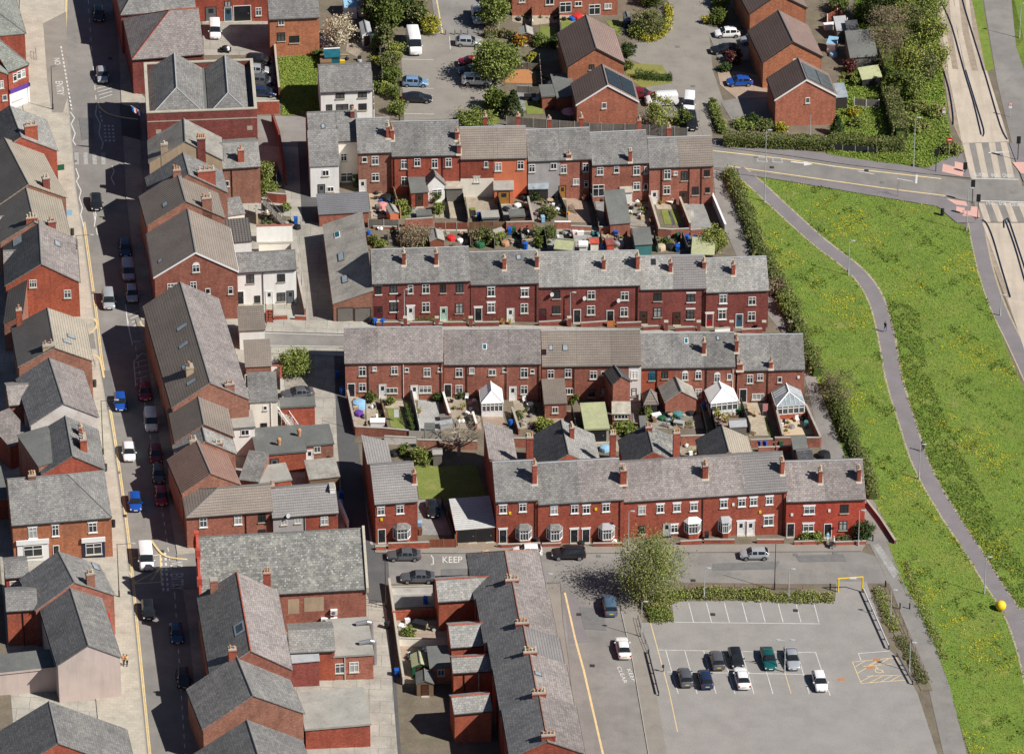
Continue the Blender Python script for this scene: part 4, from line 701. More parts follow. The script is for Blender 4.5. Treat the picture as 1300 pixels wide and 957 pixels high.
# terrace running down from the bottom street, ridge away from the camera
V('D6'); g='houses of the terrace on the corner side street'; NH=[]
for E1,E2,h,d,rm,lab in(((600,375),(1003,352),5.7,11.3,SP_,'corner terrace house at the top, nearest the KEEP CLEAR lettering'),((655,622),(1062,598),6.3,10.8,SP_,'second corner terrace house with two wings on its yard side'),((705,786),(1105,762),6.8,7.2,'tile_grey','third corner terrace house with the ribbed roof panel'),((750,1022),(1160,998),7.2,10.4,SP_,'fourth corner terrace house with a rooflight'),((800,1262),(1215,1238),7.5,10.4,SP_,'last corner terrace house at the bottom edge')):
 k=block(lab,E1,E2,h,d=d,roof='gy',pitch=25,hipR=3.2 if not NH else 0,wm='brick_red',rm=rm,name='terraced_house',cat='terraced house',group=g,ridge='brick_brown'); NH.append(k)
 west(k,'slate_mid')
 chim(k,k.fr,k.W*.52,.7,k.ze,k.ze+k.rise+.75,1.75,.9,'brick_red',4)
skyl(NH[3],955,785,.8,1.0,side='r'); NH[1].root and None
w=block('',(390,372),(690,352),4.9,d=5.4,roof='gx',pitch=28,wm='brick_bright',rm=SLt,sub=NH[0].root,ridge='brick_red');
w=block('',(462,632),(760,612),4.6,d=5.4,roof='gx',pitch=28,wm='brick_bright',rm=SLt,sub=NH[1].root,ridge='brick_red')
w=block('',(474,776),(790,756),4.8,d=3.6,roof='gx',pitch=28,wm='brick_bright',rm=SLt,sub=NH[2].root,ridge='brick_red'); pipe(w,535,800); pipe(w,618,790,'pipe_white')
w=block('',(480,1010),(690,990),4.8,d=4,roof='gx',pitch=28,wm='brick_bright',rm=SLt,sub=NH[3].root,ridge='brick_red')
w=block('brown brick outhouse with white window beside the green summer house',(342,752),(455,745),2.6,d=4,roof='monof',rise=.6,wm='brick_orange',rm='felt_grey',name='outhouse',cat='outbuilding'); fit([w],'ws:403,778,.9,1.0')
# modern brick houses at the top right
g='modern brick houses around the cul de sac'
def modern(view,E1,E2,h,d,lab,wm,spec,solar=False,pitch=33):
 V(view); k=block(lab,E1,E2,h,d=d,roof='gy',pitch=pitch,wm=wm,rm='tile_modern',name='house',cat='house',group=g,gut='frame_dark')
 if spec:fit([k],spec)
 barge(k,'upvc' if solar else 'frame_dark')
 west(k,'tile_modern_rib')
 if solar:
  for i in range(3):
   for j in range(2):
    s,e=.5+.03+j*.235,.5+.03+j*.235+.22; d0=.5+i*1.65
    b=MB(); b.loft([[k.fr.w(k.W*uu,dd,k.ze+k.rise*(1-uu)*2+z)for uu,dd in((s,d0),(e,d0),(e,d0+1.6),(s,d0+1.6))]for z in(.2,.26)]); b.ob('solar_panel','car_glass' if view=='A4' else 'glass_mid',k.root)
 return k
P1=modern('A4',(482,337),(766,318),4.9,10.5,'orange brick modern house with brown tile roof left of the cul de sac','brick_orange','n:603,340,.8,.9')
P2=modern('A4',(528,529),(836,512),4.8,6.4,'modern brick house with white barge boards and solar panels behind the fence','brick_modern','wm:665,535,.7,1.0',True)
P4=modern('A5',(648,342),(972,312),4.9,10,'orange brick modern house beside the purple red bush','brick_orange','wm:825,342,.8,.95')
P5=modern('A5',(716,550),(1050,526),4.9,6.6,'modern brick house with blue grey solar roof above the clipped hedge','brick_modern','wm:893,555,.65,.95',True)
P6=modern('A5',(575,75),(886,42),4.9,10,'modern brick house at the top edge above the white hatchback','brick_orange','')
V('A4'); P3=block('row of modern brick houses with patio doors along the top edge',(200,-45),(735,-75),4.9,r=(450,-170),pitch=33,wm='brick_modern',rm='tile_modern',name='house',cat='house',group=g); fit([P3],'p:470,38,1.8,1.8 p:617,50,1.8,1.8 ws:535,20,1.1,.8 ws:685,32,1.1,.9 ws:250,-5 ws:390,10,1.3,1')
V('A5'); P7=block('glazed conservatory behind the solar roofed modern house',(1050,540),(1112,535),2.2,d=3,roof='monof',rise=.7,wm='frame_dark',rm='glass_roof',name='conservatory',cat='conservatory')
V('A4'); w=block('grey flat roofed garage between the two modern houses',(428,492),(524,486),2.5,d=7.0,roof='flat',wm='brick_modern',rm='felt_grey',name='garage',cat='garage',ridge='felt_grey'); w=block('grey roofed store behind the solar panelled house',(352,488),(425,484),2.3,d=3.4,roof='flat',wm='brick_modern',rm='felt_grey',name='store',cat='outbuilding',ridge='felt_grey')
# top middle
V('A2'); g='buildings around the top yard'
Q1=block('brick garage building with blue door along the top edge',(465,-60),(838,-78),6.2,r=(650,-160),wm='brick_red',rm=SG,name='workshop',cat='workshop',group=g); fit([Q1],'n:635,20,1,1 ws:790,60,.9,1.4 Db:637,85,1.1,2.2 Ds:550,80,1.6,2.4 Dk:708,85,2.6,2.6')
Q2=block('brick house with grey slate roof and brick arched windows above the rough grass',(846,97),(1096,86),6.6,r=(970,-12),wm='brick_orange',rm=SG,name='house',cat='house',group=g); fit([Q2],'ws:905,112,.9,1.1 n:905,187,1.2,1.5 n:972,200,1.5,1.2')
V('A3'); Q3=block('white rendered cottage with four dark windows and a grey roof',(148,467),(409,456),5.4,r=(270,330),wm='render_white',rm=SG,name='house',cat='house',group=g,pitch=27); fit([Q3],'n:247,483,1.3,1.1 n:360,478,1.3,1.1 n:192,546,.9,1.1 n:258,544,1.8,1.1 n:306,545,.5,1 n:361,541,1.2,1.1')
# ground, roads, pavements, grass
AS=dict(sc_=.35,rough=.92,fine=(5,.13))
M('asphalt',(.235,.22,.203),(.185,.173,.16),stain=[(.12,(.275,.26,.24),.48,.72,.8),(.5,(.13,.128,.124),.58,.76,.6),(1.6,(.12,.118,.115),.64,.74,.5),(.07,(.15,.147,.143),.5,.7,.6)],streak=(.5,.88),**AS)
M('car_park',(.275,.258,.243),(.228,.214,.202),stain=[(.15,(.285,.276,.27),.48,.72,.4),(.9,(.17,.165,.16),.62,.76,.5),(2.1,(.10,.10,.098),.66,.74,.6)],**AS)
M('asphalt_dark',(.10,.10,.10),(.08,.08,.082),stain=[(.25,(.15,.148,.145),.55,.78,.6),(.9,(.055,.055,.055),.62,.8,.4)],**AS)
M('asphalt_brown',(.255,.23,.20),(.205,.187,.165),stain=[(.2,(.26,.24,.21),.5,.75,.6),(.7,(.12,.11,.10),.6,.8,.4)],**AS)
M('asphalt_path',(.205,.185,.19),(.17,.155,.16),stain=[(.3,(.25,.23,.225),.55,.78,.5)],**AS)
M('paving',(.48,.435,.36),(.38,.345,.285),.4,.95,brick=(.9,.6,.02,.78,.06),stain=[(.4,(.22,.20,.17),.55,.8,.5),(.15,(.45,.42,.36),.5,.8,.5)],fine=(4,.08))
M('yard_concrete',(.36,.34,.295),(.25,.235,.205),.3,.95,brick=(3.1,2.6,.05,.7,.05),stain=[(.35,(.17,.155,.13),.52,.78,.7),(.9,(.42,.39,.33),.58,.8,.4)],fine=(3,.12))
M('earth',(.18,.15,.112),(.12,.1,.075),.4,1,stain=[(.5,(.09,.11,.035),.55,.72,.6),(1.1,(.30,.26,.2),.6,.8,.5)],fine=(4,.2))
M('slabs_grey',(.31,.305,.29),(.23,.225,.215),.4,.95,brick=(.6,.6,.02,.7,.08),stain=[(.6,(.2,.19,.18),.55,.8,.5)],fine=(4,.1))
M('slabs_warm',(.37,.315,.24),(.28,.235,.18),.4,.95,brick=(.6,.6,.02,.72,.1),stain=[(.7,(.24,.2,.15),.55,.8,.5)],fine=(4,.1))
M('brick_paving',(.33,.25,.19),(.27,.2,.15),.4,.95,brick=(.3,.15,.012,.75,.12),fine=(4,.1))
M('grass',(.15,.225,.036),(.115,.18,.028),.12,1,stain=[(.6,(.085,.12,.022),.5,.68,.7),(.2,(.2,.225,.045),.48,.7,.5),(.09,(.23,.235,.06),.52,.7,.45),(2.2,(.075,.11,.02),.54,.68,.7),(.35,(.30,.26,.11),.6,.72,.6)],fine=(4,.3))
M('lawn',(.175,.205,.05),(.135,.17,.04),.4,1,stain=[(.5,(.25,.235,.085),.5,.72,.7),(1.5,(.10,.13,.03),.56,.72,.6)],fine=(4,.28))
M('turf_dry',(.22,.215,.06),(.18,.18,.05),.5,1,stain=[(.8,(.12,.15,.03),.55,.75,.6)],fine=(4,.2))
M('busway',(.49,.42,.34),(.43,.37,.30),.2,.9,stain=[(.3,(.33,.28,.225),.5,.78,.6)],streak=(.8,.8),fine=(4,.08))
M('ballast',(.34,.275,.21),(.24,.195,.15),.7,1,stain=[(1.2,(.15,.13,.1),.55,.75,.6)],fine=(5,.3))
M('tactile',(.60,.36,.30),(.52,.31,.27),.6,.9,fine=(5,.08)); M('kerb',(.36,.34,.30),(.29,.275,.245),1,.9,fine=(4,.1))
M('mark_white',(.66,.65,.62),(.46,.45,.43),1.6,.8,fine=(5,.12)); M('mark_worn_shade',(.36,.355,.34),(.26,.255,.25),2,.85,fine=(6,.3)); M('mark_yellow',(.70,.54,.27),(.54,.42,.22),1.2,.8,fine=(5,.12)); M('edge_stone',(.40,.345,.25),(.3,.26,.19),.7,1,fine=(4,.15)); M('gravel',(.30,.275,.235),(.19,.175,.15),1,1,fine=(6,.3)); M('clay',(.42,.19,.08),(.35,.16,.07),.7,1,fine=(4,.15)); M('patch',(.165,.162,.158),(.13,.13,.128),1,.95,fine=(5,.1))
V('P')
sheet('ground',[(-1600,-1500),(3000,-1500),(3000,2600),(-1600,2600)],'earth',0)
road_w=[(84,-30),(82,40),(84,100),(88,142),(96,235),(103,282),(112,348),(119,400),(125,453),(142,555),(159,678),(172,808),(188,970)]
road_e=[(147,-30),(152,90),(160,250),(178,400),(197,520),(214,640),(228,720),(240,800),(256,970)]
def strip(name,a,b_,mat,h):return sheet(name,a+b_[::-1],mat,h)
sheet('pavement',[(330,150),(420,150),(430,440),(475,700),(500,960),(20,960),(-60,-40),(60,-40),(160,100),(200,140)],'yard_concrete',.008)
strip('main_road',road_w,road_e,'asphalt',.016)
strip('west_pavement',[(x-58,y)for x,y in road_w],road_w,'paving',.12)
strip('east_pavement',road_e,[(x+22,y)for x,y in road_e],'paving',.12)
strip('kerbstone',[(x-1.3,y)for x,y in road_w],road_w,'kerb',.126); strip('kerbstone',road_e,[(x+1.3,y)for x,y in road_e],'kerb',.126)
# side mouths crossing the pavements
sheet('side_road',[(55,30),(84,15),(87,120),(80,143),(66,143),(60,100)],'asphalt_brown',.135); sheet('side_road',[(152,132),(177,138),(178,178),(155,172)],'asphalt_dark',.135)
sheet('side_road',[(60,414),(119,423),(122,443),(60,438)],'asphalt',.135); sheet('side_road',[(172,405),(205,408),(205,432),(180,434)],'asphalt',.135); sheet('side_road',[(224,704),(262,700),(262,748),(230,748)],'asphalt',.135)
# street behind the top row and past the modern houses
sheet('top_street',[(150,143),(330,147),(420,149),(560,158),(760,168),(905,186),(1000,198),(1080,210),(1185,222),(1222,228),(1420,250),(1420,280),(1200,251),(1000,224),(923,214),(760,200),(380,187),(150,178)],'asphalt',.02)
sheet('north_pavement',[(560,152),(904,178),(1000,187),(1080,201),(1180,214),(1180,221.5),(1080,209.5),(1000,197.5),(905,185.5),(560,157.5)],'asphalt_path',.12)
sheet('south_pavement',[(905,214),(923,214.5),(1000,224.5),(1120,240.5),(1205,252),(1232,256),(1238,282),(1215,283),(1190,262),(1000,230),(940,221),(925,219)],'asphalt_path',.12)
sheet('alley',[(905,213),(908,250),(920,290),(935,325),(975,400),(1015,450),(1022,480),(1045,580),(1085,620),(1098,690),(1140,690),(1112,640),(1075,585),(1050,520),(1030,460),(1000,410),(965,340),(945,290),(930,250),(922,217)],'asphalt',.024)
# street between the middle terraces
sheet('middle_street',[(178,404),(240,408),(336,421),(436,424),(620,430),(1012,444),(1030,462),(700,458),(436,441),(336,440),(240,436),(182,434)],'asphalt',.02)
line('road_marking',[(336,422.5),(436,425.5)],.12,'mark_white',.03); line('road_marking',[(336,438.5),(436,440)],.12,'mark_white',.03)
sheet('pavement',[(340,405),(480,408),(700,414),(980,424),(1012,443),(700,433),(436,423.5),(336,420.5)],'yard_concrete',.1)
sheet('pavement',[(336,441),(436,442),(436,452),(336,448)],'yard_concrete',.1)
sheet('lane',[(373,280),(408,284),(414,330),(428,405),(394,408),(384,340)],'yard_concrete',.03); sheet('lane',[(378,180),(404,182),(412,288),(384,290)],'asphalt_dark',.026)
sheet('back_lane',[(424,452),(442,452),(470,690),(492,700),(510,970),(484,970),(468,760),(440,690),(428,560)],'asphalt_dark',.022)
sheet('back_lane',[(468,765),(490,765),(506,970),(470,970)],'yard_concrete',.028)
# bottom street and side street
sheet('bottom_street',[(228,708),(455,702),(640,703),(800,702),(1000,700.5),(1093,700),(1112,706),(1130,720),(1140,740),(1060,741),(1000,741),(860,739),(700,739),(470,741),(232,748)],'asphalt',.02)
sheet('pavement',[(476,691),(640,694),(800,692),(1000,690),(1100,689),(1094,699.4),(1000,700),(800,701.5),(640,702.5),(476,701)],'asphalt_brown',.11)
sheet('side_street',[(711,736),(782,738),(788,775),(803,840),(826,975),(736,975),(722,840),(715,790)],'asphalt',.024)
sheet('pavement',[(782.5,739),(800,740),(815,790),(826,840),(850,975),(827,975),(804,840),(789,775)],'asphalt_brown',.11)
sheet('pavement',[(690,742),(710.5,740),(714.5,790),(721.5,840),(735,975),(700,975),(690,800)],'asphalt_brown',.11)
strip('kerbstone',[(788,775),(803,840),(826,975)],[(789.2,775),(804.2,840),(827.2,975)],'kerb',.118)
line('road_marking',[(717,752),(730,810),(741,850),(772,985)],.28,'mark_yellow',.036)
# car park
sheet('car_park',[(814,790),(855,789),(853,763),(1060,762),(1062,738),(1100,738),(1128,823),(1140,835),(1165,880),(1196,975),(842,975),(826,840)],'car_park',.03)
V('D7')
for i in range(8):x=558+i*94.5; line('bay_marking',[(x,520),(x+27,622)],.1,'mark_white',.04)
line('bay_marking',[(485,622),(1255,630)],.1,'mark_white',.04); line('bay_marking',[(358,628),(455,985),(500,1200)],.12,'mark_yellow',.04); line('bay_marking',[(400,768),(1150,782)],.1,'mark_white',.04); line('bay_marking',[(445,884),(1180,897)],.1,'mark_white',.042)
for i,x in enumerate((438,538,638,738,838,938,1034,1130)):line('bay_marking',[(x,770+i*1.8),(x+32,885),(x+66,1000)],.1,'mark_yellow' if i==6 else 'mark_white',.041)
V('D8')
line('bay_marking',[(130,762),(225,762),(265,880),(300,985)],.1,'mark_white',.041); line('bay_marking',[(445,768),(605,755)],.1,'mark_white',.041); line('bay_marking',[(445,768),(460,805)],.1,'mark_white',.041)
line('bay_marking',[(415,812),(640,790),(690,905),(460,922)],.1,'mark_yellow',.041,closed=True)
for a,c in(((425,840),(480,806)),((440,870),(560,800)),((470,835),(620,822)),((490,885),(650,880)),((455,915),(520,880)),((500,920),(570,885)),((560,915),(620,882)),((610,910),(665,880)),((500,828),(550,800)),((550,825),(600,795))):line('bay_marking',[a,c],.1,'mark_yellow',.042)
c=(552,855); line('bay_marking',[(c[0]+20*math.cos(t*.52),c[1]+13*math.sin(t*.52))for t in range(10)],.12,'mark_yellow',.043); line('bay_marking',[(535,832),(548,852),(565,852),(578,868)],.12,'mark_yellow',.0435)
for x,y in((505,840),(540,800),(357,900)):sheet('drain_patch',[(x-18,y-5),(x+18,y-7),(x+20,y+6),(x-16,y+8)],'clay',.045)
V('P')
sheet('path',[(1104,690),(1127,690),(1140,722),(1150,745),(1163,765),(1187,820),(1206,872),(1232,975),(1202,975),(1178,870),(1152,800),(1132,748)],'asphalt',.034)
# park
park=[(922,216),(1000,230),(1190,262),(1216,283),(1230,290),(1240,330),(1262,400),(1283,455),(1320,540),(1420,760),(1480,975),(1236,975),(1187,820),(1140,735),(1112,640),(1075,585),(1050,520),(1030,460),(1000,410),(965,340),(945,290)]
sheet('grass_field',park,'grass',.02)
verge=[(1050,192),(1080,200),(1178,212.5),(1212,200),(1205,160),(1196,90),(1192,40),(1188,-40),(1090,-40),(1080,60),(1060,120)]
sheet('verge',verge,'grass',.02); sheet('verge',[(1226,-40),(1240,-40),(1262,88),(1252,92)],'grass',.03); sheet('verge',[(1280,-40),(1400,-40),(1400,160),(1318,140),(1290,60)],'grass',.03)
pc=[(936,214),(962,236),(990,262),(1040,307),(1085,342),(1110,375),(1124,420),(1135,480),(1150,530),(1170,590),(1200,645),(1236,700),(1262,742),(1284,775),(1304,830),(1318,900),(1330,990)]
def ribbon(name,pts,w,mat,h):
 q_=[gnd(x,y,h)for x,y in pts]; Lf,Rt=[],[]
 for i,p in enumerate(q_):
  a=q_[max(0,i-1)]; c=q_[min(len(q_)-1,i+1)]; d=(c-a); s=Vector((-d.y,d.x,0)).normalized()*w/2; s.z=-SL*s.x; Lf.append(p+s); Rt.append(p-s)
 b=MB(); b.add(Lf+Rt[::-1],[[i,i+1,2*len(q_)-2-i,2*len(q_)-1-i]for i in range(len(q_)-1)]); o=b.ob(name,mat,org=Vector((0,0,0))); o['kind']='structure'
def smooth(pts,n=4):
 out=[]
 for i in range(len(pts)-1):
  p0,p1,p2,p3=pts[max(0,i-1)],pts[i],pts[i+1],pts[min(len(pts)-1,i+2)]
  for k in range(n):
   t=k/n; out.append(tuple(.5*(2*p1[j]+(p2[j]-p0[j])*t+(2*p0[j]-5*p1[j]+4*p2[j]-p3[j])*t*t+(3*p1[j]-p0[j]-3*p2[j]+p3[j])*t**3)for j in(0,1)))
 return out+[pts[-1]]
pc=smooth(pc); ribbon('path_edging',pc,2.75,'edge_stone',.035); ribbon('path',pc,2.15,'asphalt_path',.045)
ribbon('path',[(1290,782),(1330,768),(1400,750)],2.2,'asphalt_path',.05)
rp=smooth([(1239,280),(1243,305),(1252,345),(1268,392),(1291,440),(1318,500),(1360,600)]); ribbon('path_edging',rp,2.6,'edge_stone',.035); ribbon('path',rp,2.1,'asphalt_path',.045)
# guided busway
sheet('busway',[(1184,-40),(1226,-40),(1252,92),(1281,180),(1221,182),(1206,150),(1196,80)],'ballast',.03)
sheet('busway',[(1240,282),(1330,282),(1420,560),(1345,560),(1300,440)],'ballast',.03)
def track(pts,w=2.5):ribbon('busway_track',pts,w,'busway',.05)
track([(1197.5,-40),(1204,30),(1214,90),(1231,180)]); track([(1216,-40),(1225,40),(1240,105),(1262,180)])
ribbon('ballast_strip',[(1198,-40),(1205,40),(1213,88)],.9,'ballast',.058); ribbon('ballast_strip',[(1217,-40),(1226,40),(1238,90)],1.0,'ballast',.058)
sheet('busway_apron',[(1203,90),(1253,90),(1281,180),(1222,182)],'busway',.056); sheet('busway_apron',[(1247,283),(1320,283),(1350,390),(1282,378)],'busway',.056)
track([(1289,378),(1310,440),(1345,560)]); track([(1316,378),(1340,440),(1375,560)])
for x0,y0,x1,y1 in((1222,182,1232,226),(1238,182,1247,226),(1255,181,1263,226),(1270,181,1280,226),(1242,258,1250,282),(1258,258,1267,282),(1275,258,1284,282),(1292,258,1302,282)):
 sheet('wheel_track',[(x0,y0),(x0+8,y0),(x1+8,y1),(x1,y1)],'busway',.04)
sheet('carriageway',[(1221,182),(1281,180),(1297,232),(1300,250),(1325,283),(1240,283),(1236,250),(1232,226)],'asphalt',.03)
sheet('east_road',[(1242,-40),(1278,-40),(1302,60),(1330,140),(1380,260),(1300,232),(1284,180),(1266,105)],'asphalt',.03)
for pts in([(1196,218),(1222,224),(1226,208),(1212,205),(1212,212),(1197,208)],[(1201,252),(1226,256),(1229,262),(1214,260)],[(1214,262),(1225,264),(1224,271),(1214,269)],[(1222,274),(1244,276),(1242,263),(1233,262),(1232,268),(1222,267)],[(1285,206),(1310,206),(1312,222),(1296,220)]):sheet('tactile_paving',pts,'tactile',.135)
sheet('crossing_pavement',[(1180,213),(1219,190),(1233,226),(1180,221)],'asphalt_path',.12); sheet('crossing_pavement',[(1281,181),(1320,190),(1340,240),(1299,230)],'asphalt_path',.12)
line('road_marking',[(1255,194),(1281,193)],.3,'mark_white',.04); line('road_marking',[(1234,226.5),(1293,228)],.2,'mark_white',.04); line('road_marking',[(1245,255),(1310,257)],.2,'mark_white',.04)
text('GUIDED',(1237,224),(1254,224.5),(1236.3,219.5),'mark_white',h=.045); text('BUS',(1259,224.5),(1268,225),(1258.3,220.5),'mark_white',h=.045); text('ONLY',(1273,225),(1285,225.5),(1272.3,220.5),'mark_white',h=.045)
text('GUIDED',(1299,257.5),(1281,257),(1301,262),'mark_white',h=.045); text('BUS',(1276.5,257),(1267.5,256.8),(1277.5,261),'mark_white',h=.045); text('ONLY',(1262.5,256.5),(1250.5,256),(1263.5,260.5),'mark_white',h=.045)
line('road_marking',smooth([(905,191.5),(1000,202.5),(1080,214),(1195,227)]),.25,'mark_yellow',.036); line('road_marking',smooth([(925,211),(1000,221.5),(1120,238.5),(1200,248.5)]),.22,'mark_yellow',.036)
V('A5');
for x,y in((640,878),(725,882)):sheet('road_marking',[(x-28,y-15),(x+28,y-11),(x+34,y+20),(x-28,y+16)],'mark_worn_shade',.036); sheet('road_patch',[(x-20,y-8),(x+20,y-4),(x+24,y+13),(x-20,y+9)],'asphalt',.041)
line('road_marking',[(800,893),(880,903)],.3,'mark_white',.036); sheet('road_marking',[(872,892),(925,908),(872,916)],'mark_white',.036); V('P')
line('road_marking',[(1040,208),(1164,231.5)],.14,'mark_white',.036,(2.5,3.5)); line('road_marking',[(1164,222),(1163,233)],.3,'mark_white',.037)
# cul de sac, parking court, yards
sheet('cul_de_sac',[(842,-40),(905,-40),(900,40),(905,90),(918,128),(903,150),(905,182),(888,178),(868,176),(862,140),(858,112),(848,98),(825,86),(795,74),(800,58),(838,46),(850,20)],'asphalt_brown',.03)
V('A5'); sheet('driveway',[(330,150),(610,170),(640,330),(400,340),(375,260)],'asphalt',.045); sheet('driveway',[(395,400),(500,395),(640,420),(690,540),(500,545),(410,470)],'brick_paving',.046); sheet('driveway',[(410,560),(500,545),(700,545),(730,690),(560,690),(470,660)],'asphalt',.047)
sheet('driveway',[(0,480),(140,455),(170,480),(210,560),(170,640),(0,640)],'asphalt',.045); sheet('footway',[(300,560),(350,560),(365,780),(330,790),(295,690)],'asphalt_brown',.05)
V('A4'); sheet('lawn',[(770,320),(960,330),(1010,420),(860,445),(780,400)],'turf_dry',.05); sheet('lawn',[(672,105),(760,110),(745,190),(690,130)],'lawn',.05); sheet('lawn',[(340,130),(425,140),(425,230),(345,230)],'lawn',.05); sheet('lawn',[(445,95),(580,90),(450,160)],'lawn',.05); sheet('patio',[(200,80),(570,60),(570,100),(300,130),(200,110)],'slabs_warm',.04)
sheet('lawn',[(265,515),(345,520),(360,578),(275,580)],'lawn',.06); sheet('patio',[(170,355),(318,350),(325,425),(160,420)],'clay',.06); sheet('patio',[(220,430),(350,440),(340,510),(250,570),(230,520)],'slabs_grey',.05)
V('A6'); sheet('lawn',[(190,600),(285,605),(290,715),(165,715)],'lawn',.05); sheet('lawn',[(160,330),(280,335),(300,385),(190,390)],'lawn',.05); sheet('lawn',[(0,810),(440,835),(560,900),(560,925),(300,905),(0,850)],'grass',.07)
V('A3'); sheet('parking_court',[(555,185),(700,170),(960,180),(1010,300),(1080,520),(1000,560),(850,600),(570,612),(555,300)],'asphalt_brown',.034); sheet('parking_court',[(705,-40),(1000,-40),(960,180),(770,176),(735,175)],'asphalt',.036); line('road_marking',[(730,-30),(765,170)],.2,'mark_yellow',.045); line('road_marking',[(800,185),(805,250)],.1,'mark_white',.045)
for y in(300,445,575):line('bay_marking',[(560,y),(720,y+4)],.1,'mark_white',.045)
line('bay_marking',[(890,525),(970,530)],.1,'mark_white',.045); sheet('planting_bed',[(850,600),(900,565),(1050,560),(1050,640),(850,640)],'lawn',.05)
sheet('garden',[(140,130),(420,100),(545,180),(555,610),(410,610),(400,330),(140,330)],'earth',.03); sheet('patio',[(285,190),(380,235),(330,290),(275,260)],'slabs_warm',.06); sheet('patio',[(140,180),(240,160),(250,220),(150,250)],'slabs_grey',.06)
V('A2'); sheet('yard',[(505,110),(845,105),(880,500),(780,520),(740,280),(515,280)],'yard_concrete',.034); sheet('rough_grass',[(888,290),(1100,278),(1115,572),(910,585)],'grass',.04)
# main road markings
V('P')
def off(pts,dx):return[(x+dx,y)for x,y in pts]
W2=smooth(road_w[4:9]); line('road_marking',off(smooth(road_w[5:9]),2.6),.16,'mark_yellow',.03); line('road_marking',off(smooth(road_w[5:9]),4.6),.16,'mark_yellow',.03)
line('road_marking',off(smooth(road_w[8:]),2.6),.16,'mark_yellow',.03); line('road_marking',off(smooth(road_w[8:]),4.6),.16,'mark_yellow',.03); line('road_marking',off(road_w[:2],0.5),.5,'mark_yellow',.03)
line('road_marking',[(112,0),(116,60),(122,128)],.12,'mark_white',.03,(1.4,1.6)); line('road_marking',[(119,270),(124,300)],.14,'mark_white',.03,(2,2.4)); line('road_marking',[(160,395),(168,438)],.14,'mark_white',.03,(1.2,.9)); line('road_marking',[(172,440),(205,640),(222,755),(236,970)],.12,'mark_white',.03,(1,1.1))
V('A1')
line('road_marking',[(255,195),(300,460)],.25,'mark_white',.14,(.7,.5)); line('road_marking',[(410,430),(430,520)],.2,'mark_white',.03,(.7,.6))
for p0 in([(295,470),(312,495),(298,520),(315,560),(305,590),(318,610)],[(318,705),(330,740),(320,760),(340,800),(332,830),(345,870),(338,900),(352,955)],[(405,440),(400,480),(420,520),(415,560),(432,600),(425,625)],[(470,695),(478,720),(465,745),(480,775)]):line('road_marking',p0,.16,'mark_white',.034)
for x in(320,358,395,432):sheet('crossing_stud',[(x-9,640),(x+9,640),(x+11,690),(x-7,690)],'mark_worn_shade',.034)  # worn white greyed further, so the shadow over the crossing is in its colour
for x in(255,272,438,455,472):line('road_marking',[(x,525),(x+6,600)],.3,'mark_white',.034,(.5,.6))
line('road_marking',smooth([(405,430),(440,470),(500,490),(578,500)]),.3,'mark_yellow',.14); line('road_marking',[(395,950),(402,900),(398,880)],.14,'mark_white',.034)
text('NO',(226,245),(230,272),(250,244),'mark_white',h=.142); text('ENTRY',(232,342),(240,400),(262,341),'mark_white',h=.142)
for i in range(4):line('road_marking',[(405+i*4,372+i*14),(470,355+i*14)],.14,'mark_white',.034)
V('B1')
line('road_marking',smooth([(455,665),(470,690),(460,720),(430,742)]),.3,'mark_yellow',.14); line('road_marking',smooth([(440,845),(475,850),(490,880),(505,955)]),.3,'mark_yellow',.14); line('road_marking',smooth([(680,680),(690,700),(720,715),(760,722)]),.3,'mark_yellow',.14); line('road_marking',[(610,600),(620,690),(640,780),(775,770)],.14,'mark_white',.034)
for i in range(4):line('road_marking',[(625+i*8,650+i*18),(672,632+i*20)],.14,'mark_white',.034)
V('C1'); line('road_marking',[(660,230),(650,110),(690,70),(720,80)],.14,'mark_white',.034)
for i in range(5):line('road_marking',[(655,115+i*27),(718,100+i*27)],.12,'mark_white',.034)
V('D1')
for p0 in([(665,290),(845,265)],[(690,420),(850,410)],[(665,330),(720,420)],[(800,400),(850,330)],[(700,420),(850,340)],[(845,240),(855,425)]):line('road_marking',p0,.18,'mark_yellow',.034)
for x in(848,872):line('road_marking',[(x,255),(x+16,460)],.28,'mark_white',.036,(.7,.5))
line('road_marking',smooth([(800,190),(850,255),(900,280),(990,290)]),.3,'mark_yellow',.145)
text('NO',(900,302),(900,334),(966,302),'mark_white',h=.142); text('ENTRY',(900,366),(902,452),(968,364),'mark_white',h=.142)
V('D6'); text('KEEP',(412,153),(524,152),(412,118),'mark_white'); text('CLEAR',(545,152),(680,151),(545,118),'mark_white'); line('road_marking',[(346,110),(358,125),(360,160),(345,162)],.14,'mark_white',.034)
V('P'); text('KEEP',(795.5,849),(803,865),(800.5,848.5),'mark_white'); text('CLEAR',(783,846),(792,867),(788,845.5),'mark_white')
sheet('road_patch',[(716,755),(730,754),(748,815),(722,817)],'asphalt_path',.03)
for pts in([(905,715),(990,712),(985,722),(905,724)],[(560,722),(660,720),(640,732),(560,733)],[(1010,705),(1070,703),(1075,712),(1015,713)],[(735,770),(765,772),(770,800),(742,798)],[(120,470),(140,470),(150,520),(131,520)],[(100,150),(118,150),(120,175),(104,178)]):sheet('road_patch',pts,'patch',.05)
